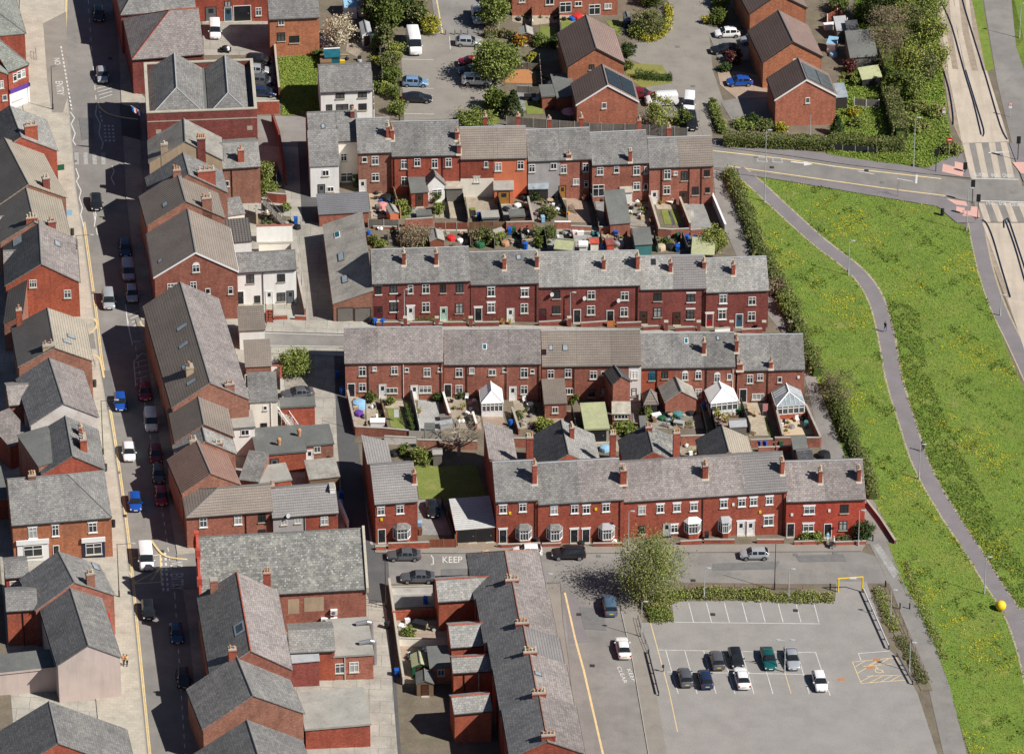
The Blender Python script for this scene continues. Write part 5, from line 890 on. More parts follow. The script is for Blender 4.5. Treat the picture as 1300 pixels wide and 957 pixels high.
for x,y in((150,600),(158,655),(205,700),(118,372),(95,205),(140,75),(560,735),(640,737),(760,706),(880,737),(1010,704),(1060,702),(735,780),(752,845),(778,752),(795,815),(905,780),(1010,775),(960,200),(1100,217),(1120,232),(980,213),(1040,560),(1060,600),(960,350),(860,60),(880,110),(560,100),(600,125)):
 V('P'); c=gnd(x,y); b=MB(); b.add([c+Vector((a*.32,e*.32,-SL*a*.32+.062))for a,e in((-1,-1),(1,-1),(1,1),(-1,1))],[[0,1,2,3]]); o=b.ob('manhole_cover','frame_dark' if(x+y)%2 else 'patch',org=Vector((0,0,0))); o['kind']='structure'
sheet('alley_path',[(1108,692),(1116,690),(1142,728),(1134,734)],'slabs_grey',.05)
# vehicles
def carpaint(n,c,metal=.0):m=plain('car_'+n,c,.28,metal,.5); b=m.node_tree.nodes['Principled BSDF']; b.inputs['Coat Weight'].default_value=.6; b.inputs['Coat Roughness'].default_value=.08
for n,c,mt in(('white',(.78,.78,.77),0),('silver',(.46,.48,.5),.35),('grey',(.12,.125,.135),.3),('black',(.014,.014,.017),0),('blue',(.012,.075,.36),.1),('darkblue',(.02,.035,.09),.2),('lightblue',(.2,.33,.52),.25),('red',(.3,.014,.035),.1),('maroon',(.19,.014,.03),.1),('green',(.008,.10,.095),.2),('steelblue',(.10,.17,.25),.25),('navy',(.02,.07,.16),.2)):carpaint(n,c,mt)
# stations along the car: x, belt height, roof height, belt half width, roof half width, low edge; kind of the strip to the next station
TY={'hatch':dict(L=4.0,st=[(2.0,.55,.62,.62,.5,.3,0),(1.86,.66,.74,.80,.62,.22,0),(1.1,.82,.93,.87,.70,.2,1),(.45,.90,1.40,.88,.60,.2,2),(-.3,.91,1.47,.88,.62,.2,2),(-1.35,.95,1.41,.87,.60,.2,3),(-1.82,.97,1.05,.84,.66,.22,0),(-2.0,.62,.82,.76,.6,.34,0)]),'saloon':dict(L=4.6,st=[(2.3,.55,.60,.62,.5,.3,0),(2.15,.64,.72,.82,.62,.22,0),(1.05,.80,.91,.90,.72,.2,1),(.3,.88,1.36,.9,.6,.2,2),(-.5,.89,1.40,.9,.62,.2,2),(-1.05,.91,1.33,.9,.6,.2,3),(-1.75,.93,1.0,.88,.74,.2,0),(-2.2,.90,.96,.82,.66,.24,0),(-2.3,.6,.8,.74,.6,.34,0)]),'suv':dict(L=4.6,st=[(2.3,.68,.76,.7,.56,.36,0),(2.18,.82,.92,.86,.68,.3,0),(1.15,.98,1.09,.92,.76,.28,1),(.6,1.05,1.62,.93,.66,.28,2),(-.4,1.07,1.70,.93,.68,.28,2),(-1.85,1.10,1.62,.92,.66,.28,3),(-2.2,1.10,1.18,.88,.7,.3,0),(-2.3,.7,.95,.82,.66,.4,0)]),'mpv':dict(L=4.5,st=[(2.25,.6,.68,.66,.52,.32,0),(2.1,.74,.84,.84,.66,.24,0),(1.5,.86,1.0,.89,.72,.22,1),(.75,.95,1.55,.9,.66,.22,2),(-.4,.97,1.66,.9,.68,.22,2),(-1.9,1.0,1.60,.89,.66,.22,3),(-2.15,1.0,1.08,.86,.7,.24,0),(-2.25,.66,.9,.8,.64,.36,0)]),'van':dict(L=5.0,st=[(2.5,.72,.8,.78,.6,.34,0),(2.35,.9,1.0,.92,.74,.26,0),(1.75,1.06,1.2,.97,.8,.24,1),(1.0,1.15,1.86,.98,.84,.24,2),(.2,1.16,1.95,.98,.86,.24,4),(-2.35,1.16,1.95,.97,.86,.24,3),(-2.46,1.16,1.5,.96,.88,.26,0),(-2.5,.7,1.1,.94,.85,.34,0)]),'smallvan':dict(L=4.4,st=[(2.2,.62,.7,.7,.55,.32,0),(2.05,.78,.88,.85,.68,.24,0),(1.4,.92,1.05,.9,.74,.22,1),(.75,1.0,1.68,.9,.72,.22,2),(.0,1.02,1.80,.9,.76,.22,4),(-2.0,1.02,1.80,.9,.76,.22,3),(-2.12,1.02,1.4,.88,.78,.24,0),(-2.2,.66,1.0,.86,.76,.34,0)]),'bigvan':dict(L=5.9,st=[(2.95,.8,.9,.82,.64,.36,0),(2.8,1.0,1.12,.96,.8,.28,0),(2.2,1.2,1.36,1.0,.86,.26,1),(1.5,1.3,2.3,1.01,.86,.26,2),(.9,1.3,2.5,1.01,.9,.26,4),(-2.8,1.3,2.5,1.0,.9,.26,3),(-2.9,1.3,1.9,1.0,.94,.28,0),(-2.95,.76,1.3,.98,.92,.36,0)]),'beetle':dict(L=4.1,st=[(2.05,.52,.58,.55,.42,.3,0),(1.85,.68,.8,.76,.5,.22,0),(1.05,.84,.98,.86,.6,.2,1),(.5,.9,1.38,.87,.56,.2,2),(-.3,.9,1.48,.87,.58,.2,2),(-1.1,.9,1.3,.86,.54,.2,3),(-1.7,.86,.98,.8,.5,.22,0),(-2.05,.56,.66,.6,.46,.34,0)]),}
def smooth_st(st):
 out=[]
 for a,b in zip(st,st[1:]):
  out.append(a)
  if a[6]==0:out.append(tuple((a[i]+b[i])/2+(.03 if i==2 else .02 if i==3 else 0)for i in range(6))+(0,))
 return out+[st[-1]]
PROTO={}
def make_car(ty):
 d=TY[ty]; st=smooth_st(d['st']); root=T('car' if 'van' not in ty else 'van','','car' if 'van' not in ty else 'van',Vector((0,0,0)))
 def ring(s):
  x,bl,rf,bw,rw,lo,_=s; h=[(0,lo),(bw*.86,lo),(bw*.99,lo+.12),(bw*1.0,(lo+bl)/2+.05),(bw*.97,bl),(rw+(bw-rw)*.10,rf-(rf-bl)*.08),(rw*.9,rf),(0,rf+.025)]
  return[Vector((x,y,z))for y,z in h]+[Vector((x,-y,z))for y,z in h[-2:0:-1]]
 rings=[ring(s)for s in st]; n=len(rings[0]); body=MB(); gl=MB()
 for k in range(len(rings)-1):
  kd=st[k][6]
  for i in range(n):
   j=(i+1)%n; qd=[rings[k][i],rings[k][j],rings[k+1][j],rings[k+1][i]]; i2=i if i<8 else None
   side=i in(4,n-5); top=i in(5,6,n-7,n-6)
   isg=(kd==1 and(side or top))or(kd==2 and side)or(kd==3 and(side or top))
   if isg:
    if kd in(1,3)and top:gl.add(qd,[[0,1,2,3]])
    else:
     c=sum(qd,Vector())/4; inn=[c+(p-c)*.86 for p in qd]; gl.add(inn,[[0,1,2,3]])
     body.add(qd+inn,[[0,1,5,4],[1,2,6,5],[2,3,7,6],[3,0,4,7]])
   else:body.add(qd,[[0,1,2,3]])
 b0=len(body.v); body.add(rings[0]+rings[-1],[list(range(n))[::-1],list(range(n,2*n))])
 bo=body.ob('body','car_white',root,fix=False)
 bm=bmesh.new(); bm.from_mesh(bo.data); bmesh.ops.remove_doubles(bm,verts=bm.verts,dist=.0005); bmesh.ops.recalc_face_normals(bm,faces=bm.faces); bm.to_mesh(bo.data); bm.free()
 bo.data.polygons.foreach_set('use_smooth',[True]*len(bo.data.polygons)); bo.data.set_sharp_from_angle(angle=rad(42))
 gl.ob('windows','car_glass',root,fix=False)
 L=d['L']; x0,x1=L/2,-L/2; wb=L*.31; r=.31 if ty not in('suv','van','bigvan')else .36; bw=max(s[3]for s in st)
 for sx in(wb,-wb):
  for sy in(1,-1):
   w=MB(); y=sy*(bw-.08); w.tube((sx,y-.11,r),(sx,y+.11,r),r,n=16); wo=w.ob('wheel','tyre',root,smooth=True); q_=MB(); q_.tube((sx,y+sy*.108,r),(sx,y+sy*.125,r),r*.66,n=12); q_.ob('rim','rim',wo)
   a=MB(); nn=10; yy=sy*(bw*1.0+.006); a.add([Vector((sx+(r+.06)*math.cos(math.pi*i/nn),yy,r+(r+.06)*math.sin(math.pi*i/nn)))for i in range(nn+1)],[list(range(nn+1))]); a.ob('wheel_arch','black',root,fix=False)
 fb=TY[ty]['st'][1]; bb=TY[ty]['st'][-2]
 for sy in(1,-1):
  b=MB(); b.box((fb[0]-.0,sy*fb[3]*.74,fb[1]-.16),.22,.34,.15,rz=-sy*.35); b.ob('headlight','lamp_clear',root)
  b=MB(); b.box((bb[0]-.03,sy*bb[3]*.86,bb[1]-.26),.16,.2,.24); b.ob('tail_light','lamp_red',root)
  m=[s for s in TY[ty]['st']if s[6]==1][0]; b=MB(); b.box((m[0]-.35,sy*(m[3]+.08),m[1]+.02),.14,.2,.13); b.ob('wing_mirror','car_white',root)
 b=MB(); b.box((x0-.05,0,.34),.1,.9,.16); b.ob('grille','black',root); b=MB(); b.box((x0+.02,0,.4),.03,.52,.11); b.ob('number_plate','plate_white',root); b=MB(); b.box((x1-.0,0,.62),.05,.52,.11); b.ob('number_plate','plate_yellow',root)
 PROTO[ty]=root; return root
USED=set()
def car(ty,p,ang,colour,label,group=None):
 pr=PROTO.get(ty)or make_car(ty); pos=gnd(*p,.03)
 first=ty not in USED; USED.add(ty)
 r=pr if first else copy_tree(pr,pos,(0,0,0),label,group)
 r.location=pos; r.rotation_euler=ground_rot(ang); r['label']=label
 if group:r['group']=group
 elif 'group' in r:del r['group']
 r['paint']=colour
 return r
PAINT=[]
def carf(ty,v,x,y,ang,colour,label,group=None):
 V(v); PAINT.append((car(ty,(x,y),ang,colour,label,group),colour))
RD=px_angle(*(0,0,1,1)); V('P'); DN=px_angle(140,500,160,680); UPA=DN+math.pi
def finish_paint():
 for r,c in PAINT:
  for o in r.children:
   if o.name.split('.')[0]in('body','wing_mirror'):
    o.material_slots[0].link='OBJECT'; o.material_slots[0].material=MATS['car_'+c]
  if 'paint' in r:del r['paint']
gm='cars driving on the main road'; gp='cars parked along the east side of the main road'; gc='cars parked in the car park'; gt='cars parked in the upper parking court'; gy='cars parked in the walled yard'; gd='cars parked around the cul de sac'; gb='cars parked on the bottom street'
carf('hatch','P',125,22,DN,'black','black car in the shadow at the very top of the main road',gm)
carf('hatch','A1',428,328,DN,'silver','silver hatchback beside the hatched markings near the top of the main road',gp)
carf('hatch','B1',466,118,DN,'black','black car driving out of the shadow just below the zebra crossing',gm)
carf('hatch','P',158.5,319,DN,'navy','dark blue car parked behind the silver van',gp)
carf('smallvan','B1',622,455,DN,'silver','silver van parked in front of the dark blue car',gp)
carf('hatch','B1',640,562,DN,'silver','pale silver car parked at the front of the line by the street corner',gp)
carf('mpv','B1',526,592,DN,'silver','silver people carrier driving beside the parked silver van',gm)
carf('hatch','C1',584,322,DN,'blue','bright blue car half in the shadow, passing the white gable',gm)
carf('hatch','C1',702,272,DN,'red','dark red car parked behind the white van',gp)
carf('smallvan','C1',732,418,DN,'white','white van parked between two dark red cars',gp)
carf('hatch','C1',755,575,DN,'maroon','maroon car parked in front of the white van',gp)
carf('hatch','C1',768,672,DN,'grey','dark grey car parked between maroon and red cars',gp)
carf('hatch','C1',781,780,DN,'red','dark red hatchback parked at the front of the long line',gp)
carf('hatch','C1',625,566,DN,'white','white hatchback driving in the sun on the main road',gm)
carf('hatch','C1',655,808,DN,'blue','blue hatchback driving behind the white panel van',gm)
carf('van','D1',770,305,DN,'white','white panel van crossing the yellow box junction',gm)
carf('hatch','D1',782,575,DN,'black','black car in the shadow below the yellow box',gm)
carf('hatch','D1',932,700,DN,'navy','blue car parked in the shadow beside the louvred rooflight building',gp)
carf('hatch','D1',968,935,DN,'black','black car parked in the shadow at the bottom of the main road',gp)
V('P'); ST=px_angle(1000,720,480,722); E_=px_angle(722,790,716,750)
carf('saloon','D3',412,893,ST,'grey','grey coupe parked outside the detached house',gb)
carf('saloon','D6',268,254,ST,'grey','dark grey saloon parked by the yard wall of the corner terrace',gb)
carf('suv','D4',607,735,ST,'black','black four wheel drive parked outside the bay windowed houses',gb)
carf('hatch','D7',905,280,ST,'silver','silver hatchback parked outside the white doors',gb)
carf('hatch','D6',893,106,ST,'white','white car mostly hidden behind the corner terrace roof',gb)
V('P'); UE=px_angle(800,839,786,775)
carf('mpv','D7',138,552,UE,'steelblue','blue people carrier parked under the weeping birch')
carf('saloon','D7',210,775,UE,'white','white saloon parked on the side street beside the car park')
V('D7'); CPA=px_angle(760,770,790,885); CPU=CPA+math.pi
carf('hatch','D7',706,840,CPU,'grey','grey hatchback in the back row of the car park, left of the black one',gc)
carf('hatch','D7',806,828,CPA,'black','black hatchback in the back row of the car park',gc)
carf('saloon','D7',978,832,CPA,'green','teal green saloon in the car park',gc)
carf('saloon','D7',1102,832,CPA,'silver','silver saloon at the right end of the back row in the car park',gc)
carf('saloon','D7',838,935,CPU,'white','white car in the front row of the car park',gc)
carf('hatch','D7',538,930,CPU,'grey','dark grey hatchback at the left end of the front row in the car park',gc)
carf('hatch','D7',645,940,CPU,'darkblue','dark blue hatchback in the front row of the car park',gc)
carf('hatch','D8',245,930,CPA,'white','white hatchback at the right end of the front row in the car park',gc)
V('P'); carf('beetle','D3',592,595,px_angle(546,630,550,660),'black','black rounded car on the drive beside the lawn')
V('C2'); carf('saloon','C2',788,332,px_angle(860,320,720,332),'grey','dark grey car in the yard below the round green bush')
V('A3'); X0=px_angle(560,420,720,424);
carf('bigvan','A3',618,242,px_angle(600,150,630,280),'white','long white van parked beside the bushes at the top')
carf('suv','A3',940,98,px_angle(930,60,945,140),'silver','silver car parked at the top of the upper parking court',gt)
carf('hatch','A3',893,228,X0,'silver','silver hatchback beside the wooden bollards',gt)
carf('hatch','A3',908,330,X0+math.pi,'red','dark red car under the big tree in the parking court',gt)
carf('hatch','A3',910,375,X0+math.pi,'darkblue','dark car between the red car and the white one',gt)
carf('suv','A3',935,425,X0,'white','white four wheel drive below the big tree',gt)
carf('hatch','A3',624,432,X0,'lightblue','light blue hatchback in the parking court',gt)
carf('saloon','A3',635,512,X0,'black','black saloon next to the light blue hatchback',gt)
V('A2'); carf('smallvan','A2',568,172,px_angle(566,120,572,200),'white','white van in the walled yard by the blue door',gy)
Y0=px_angle(740,320,830,324)
for x,y,c,l in((788,318,'black','black car topmost of the four against the yard wall'),(785,372,'silver','pale silver car second of the four against the yard wall'),(806,424,'grey','dark grey car third of the four against the yard wall'),(812,482,'darkblue','dark car lowest of the four against the yard wall')):carf('hatch','A2',x,y,Y0,c,l,gy)
V('A5'); G0=px_angle(520,200,370,205)
carf('hatch','A5',447,200,G0,'white','white hatchback on the upper drive of the cul de sac',gd); carf('saloon','A5',436,290,G0,'black','black saloon on the drive above the purple bush',gd)
carf('hatch','A5',590,238,G0,'silver','silver car half hidden at the side of the brick house',gd); carf('hatch','A5',516,468,G0,'blue','blue hatchback on the brick paved drive',gd)
carf('smallvan','A5',236,590,px_angle(238,540,232,620),'white','white pickup parked at the end of the cul de sac',gd); carf('van','A5',85,575,G0,'white','white van behind the pale green tree',gd); carf('suv','A5',248,690,px_angle(240,640,255,730),'black','black four wheel drive below the white pickup',gd)
carf('hatch','A4',850,492,px_angle(820,488,880,495),'maroon','maroon car beside the solar panelled house',gd)
finish_paint()
# trees, shrubs, hedges, grass
def leafm(n,c):m=plain('leaf_'+n,c,.8,spec=.1); b=m.node_tree.nodes['Principled BSDF']; b.inputs['Subsurface Weight'].default_value=0
for n,c in(('a',(.115,.15,.035)),('b',(.165,.20,.045)),('c',(.07,.10,.026)),('d',(.24,.26,.075)),('y',(.48,.41,.03)),('ol',(.165,.16,.07)),('ol2',(.25,.235,.11)),('br',(.18,.135,.085)),('br2',(.26,.205,.135)),('dk',(.035,.062,.022)),('dk2',(.06,.09,.03)),('red',(.14,.02,.03)),('red2',(.09,.012,.02)),('wh',(.62,.56,.42)),('wh2',(.5,.42,.28)),('or',(.55,.18,.03)),('lg',(.23,.29,.08)),('lime',(.31,.34,.07)),('pk',(.5,.14,.2)),('dand',(.62,.48,.02)),('dry',(.34,.27,.17))):leafm(n,c)
PAL=dict(green=['a','b','c','a'],lightg=['b','d','lg','a'],dark=['dk','dk2','c'],birch=['d','lg','b','a','ol2','d'],olive=['ol','ol2','a','c'],brown=['br','br2','ol','ol2'],twig=['br2','dry','br'],yellow=['y','y','d','b'],blossom=['wh','wh2','br2','wh'],red=['red','red2','br'],orange=['or','y','br'],lime=['lime','d','b'],hedge=['a','c','ol','b','ol2'],mixed=['a','c','b','ol','dk2'],weeds=['b','lg','a','d','lime','dry'])
def leaves(name,pts,size,pal,par=None,org=None,up=.0,flat=False,kind=None):
 n=len(pts); a=NR.normal(size=(n,3)); a[:,2]+=up*2; a/=np.linalg.norm(a,axis=1)[:,None]; r=NR.normal(size=(n,3)); u=np.cross(a,r); u/=np.linalg.norm(u,axis=1)[:,None]; v=np.cross(a,u)
 s=size*NR.uniform(.6,1.35,(n,1)); e=NR.uniform(.5,.9,(n,1))
 o0=np.array(org if org is not None else(0,0,0)); co=np.stack([pts-u*s,pts-v*s*e,pts+u*s,pts+v*s*e],1).reshape(-1,3)-o0
 me=bpy.data.meshes.new(name); me.vertices.add(4*n); me.vertices.foreach_set('co',co.ravel()); me.loops.add(4*n); me.loops.foreach_set('vertex_index',np.arange(4*n,dtype=np.int32)); me.polygons.add(n)
 me.polygons.foreach_set('loop_start',np.arange(0,4*n,4,dtype=np.int32)); me.polygons.foreach_set('loop_total',np.full(n,4,dtype=np.int32))
 for p in pal:me.materials.append(MATS['leaf_'+p])
 me.polygons.foreach_set('material_index',NR.integers(0,len(pal),n).astype(np.int32)); me.update(); me.validate()
 o=bpy.data.objects.new(name,me); COL.objects.link(o)
 if par is not None:o.parent=par
 elif org is not None:o.location=org
 ORG[o.name]=Vector(o0)
 if kind:o['kind']=kind
 return o
def crown_pts(c,rx,ry,rz,ncl,per,cr,shell=.55,droop=0):
 P_=[]
 for i in range(ncl):
  d=NR.normal(size=3); d/=np.linalg.norm(d); rr=NR.uniform(shell,1.0)**.6; q_=np.array(c)+d*rr*np.array((rx,ry,rz))*NR.uniform(.82,1.12)
  k=int(per*NR.uniform(.4,1.6)); s=cr*NR.uniform(.6,1.3); pp=NR.normal(size=(k,3))*s*np.array((.55,.55,.42));
  if droop:pp[:,2]-=np.abs(NR.normal(size=k))*droop
  P_.append(q_+pp)
 return np.concatenate(P_)
def limbs(root,base,top,r0,n,spread,seed,name='trunk',mat='bark',twigs=0):
 rr=random.Random(seed); b=MB(); base=Vector(base); top=Vector(top); p=base; m=4
 for i in range(m):
  q_=base.lerp(top,(i+1)/m)+Vector((rr.uniform(-.12,.12),rr.uniform(-.12,.12),0))*(1 if i<m-1 else 0); b.tube(p,q_,r0*(1-.2*i),r0*(1-.2*(i+1)),7); p=q_
 H=(top-base).length
 for i in range(n):
  t=rr.uniform(.25,.9); s=base.lerp(top,t); a=rr.uniform(0,6.28); l=spread*rr.uniform(.6,1.1); e=s+Vector((math.cos(a)*l,math.sin(a)*l,l*rr.uniform(.4,1.0))); m_=s.lerp(e,.5)+Vector((0,0,-.08*l)); rb=r0*(1-.75*t)*.55
  b.tube(s,m_,rb,rb*.7,5); b.tube(m_,e,rb*.7,rb*.25,5)
  for j in range(twigs):
   s2=m_.lerp(e,rr.uniform(0,.9)); d=Vector((rr.uniform(-1,1),rr.uniform(-1,1),rr.uniform(.1,1.2))).normalized()*l*rr.uniform(.25,.5); b.tube(s2,s2+d,rb*.3,rb*.1,4)
   for w in range(2):s3=s2+d*rr.uniform(.4,1); b.tube(s3,s3+Vector((rr.uniform(-1,1),rr.uniform(-1,1),rr.uniform(0,1))).normalized()*l*.18,rb*.12,rb*.05,3)
 return b.ob(name,mat,root)
plain('bark',(.11,.085,.06),.95); plain('bark_pale',(.36,.31,.24),.95); plain('bark_grey',(.2,.17,.14),.95)
def tree(v,x,y,H,r,pal,label,name='tree',cat='tree',dens=1.0,size=.2,trunk=.35,rz=None,group=None,droop=0,shell=.5,bark='bark',ncl=None,n=6):
 V(v); base=gnd(x,y); root=T(name,label,cat,base,group); zt=H*trunk; rz=rz or(H-zt)/2; c=(base.x,base.y,base.z+H-rz)
 limbs(root,base,base+Z*(H*.8),max(.05,H*.02),n,r*.75,int(x*7+y),'trunk' if cat=='tree' else 'stem',bark,1)
 ncl=ncl or int(18*(r**1.4)*dens)+8
 leaves('crown' if cat=='tree' else 'foliage',crown_pts(c,r,r,rz,ncl,60,r*.28+.12,shell,droop),size,PAL[pal],root,org=base)
 return root
def shrub(v,x,y,H,r,pal,label,cat='shrub',name='shrub',dens=1,size=.13,group=None,ry=None,n=4):return tree(v,x,y,H,r,pal,label,name,cat,dens,size,.05,group=group,n=n)
def conifer(v,x,y,H,r,pal,label,size=.14,cat='tree',name='conifer_tree',group=None):
 V(v); base=gnd(x,y); root=T(name,label,cat,base,group); limbs(root,base,base+Z*H*.9,H*.02,4,r*.3,int(x)); n=int(900*H*r/3)
 t=NR.uniform(0,1,n)**.8; a=NR.uniform(0,6.283,n); rr=r*(1-t)**.7*NR.uniform(.75,1.08,n)*(1+.15*np.sin(a*5+t*9)); pts=np.stack([base.x+rr*np.cos(a),base.y+rr*np.sin(a),base.z+.1+t*H],1)+NR.normal(size=(n,3))*.06
 leaves('crown',pts,size,PAL[pal],root,org=base)
def hedge(v,pts,w,H,pal,label,name='hedge',cat='hedge',size=.12,dens=90,rough=.35,boxy=False,kind=None):
 V(v); q_=[gnd(*p)for p in pts]; root=T(name,label,cat,q_[0]); P_=[]
 for a,c in zip(q_,q_[1:]):
  L_=(c-a).length; n=int(L_*dens*(H+w)); t=NR.uniform(0,1,n); d=c-a; s=np.array((-d.y,d.x,0))/L_
  wob=1+rough*np.sin(t*L_*1.1+a.x)*.5+rough*np.sin(t*L_*2.7+a.y)*.4
  if boxy:
   f=NR.integers(0,3,n); sx=np.where(f==0,NR.uniform(-1,1,n),np.where(f==1,1,-1)*NR.uniform(.85,1,n)); hz=np.where(f==0,NR.uniform(.94,1.03,n),NR.uniform(0,1,n)); wob=1+.06*np.sin(t*L_*1.7)
  else:
   th=NR.uniform(0,math.pi,n); rr=NR.uniform(0,1.1,n)**.6; sx=np.cos(th)*rr; hz=np.sin(th)**.7*rr
  P_.append(np.array(a)[None]+t[:,None]*np.array(d)[None]+s[None]*(sx*w/2*wob)[:,None]+np.array((0,0,1))[None]*(hz*H*wob)[:,None]+NR.normal(size=(n,3))*.05)
 leaves('foliage',np.concatenate(P_),size,PAL[pal],root,org=q_[0])
 b=MB()
 for a,c in zip(q_,q_[1:]):
  if H<1.2 and not boxy:continue
  L_=(c-a).length; d=(c-a)/L_; s=Vector((-d.y,d.x,0))*w*(.36 if boxy else .27)
  b.loft([[a-s,a+s,a+s*.7+Z*H*.66,a-s*.7+Z*H*.66],[c-s,c+s,c+s*.7+Z*H*.66,c-s*.7+Z*H*.66]])
 if b.v:b.ob('branches','leaf_c',root); return root
tree('D7',350,490,11.2,4.7,'birch','tall weeping birch with hanging yellow green twigs by the car park entrance',name='birch_tree',dens=1.5,size=.11,trunk=.06,droop=1.2,shell=.15,bark='bark_pale',n=18)
tree('A3',1036,425,6.8,3.3,'lightg','round light green tree over the cars in the upper parking court',dens=1.5,size=.17,trunk=.2)
tree('A3',1025,140,5.5,2.1,'lightg','light green tree at the top edge beside the silver car',dens=1.3,size=.16,trunk=.2)
conifer('A4',205,595,4.6,1.6,'dark','dark cone shaped conifer behind the top terrace'); tree('A4',118,560,3.6,1.6,'green','rounded green bush tree left of the dark conifer',dens=1.4,trunk=.1)
tree('A3',245,235,5.2,2.4,'blossom','tree covered in white blossom in the garden above the white cottage',name='blossom_tree',dens=.8,size=.13,trunk=.2,bark='bark_pale',n=12)
for x,y,H,r,pal,lab in((440,120,6.5,2.2,'olive','tall olive green tree at the top of the long garden'),(490,150,5.5,2.0,'green','green leafy tree beside the long white van'),(560,100,6.5,2.0,'dark','dark evergreen tree at the top behind the white van'),(635,130,4.2,1.7,'olive','olive bush tree behind the bright yellow shrub'),(470,260,4.6,1.3,'olive','slim grey green tree left of the parking court')):tree('A3',x,y,H,r,pal,lab,dens=1.3,trunk=.1)
for x,y,H,r,pal,lab in((700,165,2.6,1.5,'yellow','bright yellow shrub right of the long white van'),(530,285,2.2,1.3,'lime','lime yellow shrub below the white van'),(490,345,2.4,1.6,'olive','straggly olive shrub on the fence line of the parking court'),(505,410,2.0,1.6,'green','green shrub left of the light blue car'),(475,475,1.8,1.0,'lime','small yellowish shrub by the garden path'),(525,500,2.2,1.0,'green','dark green round shrub left of the black saloon'),(535,570,2.2,1.3,'lightg','light green shrub at the bottom corner of the parking court'),(425,250,1.6,.7,'lime','lime shrub on the fence in the long garden'),(440,330,1.5,.7,'yellow','yellow shrub beside the fence in the long garden'),(395,130,2.4,.8,'dark','clipped dark evergreen beside the white glazed summer house'),(130,290,1.5,.6,'green','small green bush by the greenhouse'),(420,460,1.3,.8,'green','small green bush right of the white cottage')):shrub('A3',x,y,H,r,pal,lab)
shrub('A3',930,620,1.2,2.6,'lightg','low spreading green planting behind the top terrace',n=3); shrub('A3',885,615,1.0,1.3,'green','low green clump behind the top terrace chimney',n=3)
shrub('A4',895,165,3.6,2.6,'olive','large rounded olive shrub inside the yellow flower border'); hedge('P',[(814,51),(826,53),(838,48),(847,38),(850,22),(848,10)],1.3,.9,'yellow','curving border of bright yellow flowers around the olive shrub',name='flower_border',cat='flower border',size=.12)
shrub('A4',905,20,3,2.0,'green','green bush at the top edge above the olive shrub'); shrub('A4',845,180,1.8,1.4,'lime','lime green shrub at the end of the yellow border'); shrub('A4',785,280,1.9,1.3,'dark','dark green bush at the corner of the orange brick house'); shrub('A4',782,355,1.4,.8,'green','small bush by the front of the orange brick house')
hedge('A4',[(822,395),(900,402),(1010,408)],1.6,1.3,'dark','dark green clipped hedge on the small lawn of the cul de sac',size=.1)
tree('A5',85,715,5.2,2.1,'lime','thin pale yellow green tree in front of the white van',dens=.8,size=.12,trunk=.15); shrub('A5',205,690,2.6,1.2,'green','green bush left of the black four wheel drive')
for x,y,H,r,pal,lab in((330,130,1.3,.6,'yellow','small yellow bush at the edge of the upper drive'),(400,125,2.2,1.5,'green','green shrubs above the white hatchback'),(420,40,2.6,1.4,'lightg','light green shrub at the top edge of the cul de sac'),(488,350,2.0,1.3,'red','round purple red bush below the black saloon'),(435,390,1.0,1.0,'dark','low dark bush beside the purple red bush'),(590,690,1.6,1.0,'dark','round dark bush at the corner of the drive'),(748,725,1.2,.9,'yellow','yellow bush against the solar roofed house'),(370,590,1.4,.5,'green','small bush at the top end of the path hedge')):shrub('A5',x,y,H,r,pal,lab)
hedge('A5',[(370,600),(405,690),(430,745)],1.5,1.4,'lightg','low hedge leading down beside the footpath',rough=.3); hedge('A5',[(425,800),(540,805),(700,812),(880,820),(1040,825)],1.9,1.9,'hedge','long clipped hedge along the pavement below the modern houses',boxy=True,size=.11,dens=130)
shrub('A5',540,700,.9,1.6,'lightg','low planting on the corner of the lower drive',n=3); shrub('A5',650,705,.9,1.4,'olive','low mixed planting against the hedge',n=3)
conifer('A5',1055,745,3.2,1.2,'dark','dark clipped conifer at the corner of the solar roofed house'); hedge('A6',[(20,815),(130,820),(260,835),(425,832)],2.0,2.1,'hedge','hedge continuing right of the dark conifer behind concrete posts',boxy=True,size=.11,dens=120); hedge('A6',[(340,560),(370,640),(405,790)],2.4,2.6,'olive','tall boundary hedge between the garden and the grass bank',boxy=True,dens=120)
for x,y,H,r,pal,lab in((150,640,1.7,.9,'yellow','yellow flowering shrub in the corner garden'),(165,700,1.4,.9,'lightg','light green shrub in the corner garden'),(130,400,2.2,.9,'red','dark red tree like shrub in the terraced garden'),(160,470,1.8,.9,'lightg','light green shrub below the dark red shrub'),(60,60,2.4,1.6,'green','green shrubs in the garden at the top'),(210,120,2.6,1.6,'green','mixed green shrubs left of the woodland')):shrub('A6',x,y,H,r,pal,lab)
gw='trees of the woodland beside the busway'
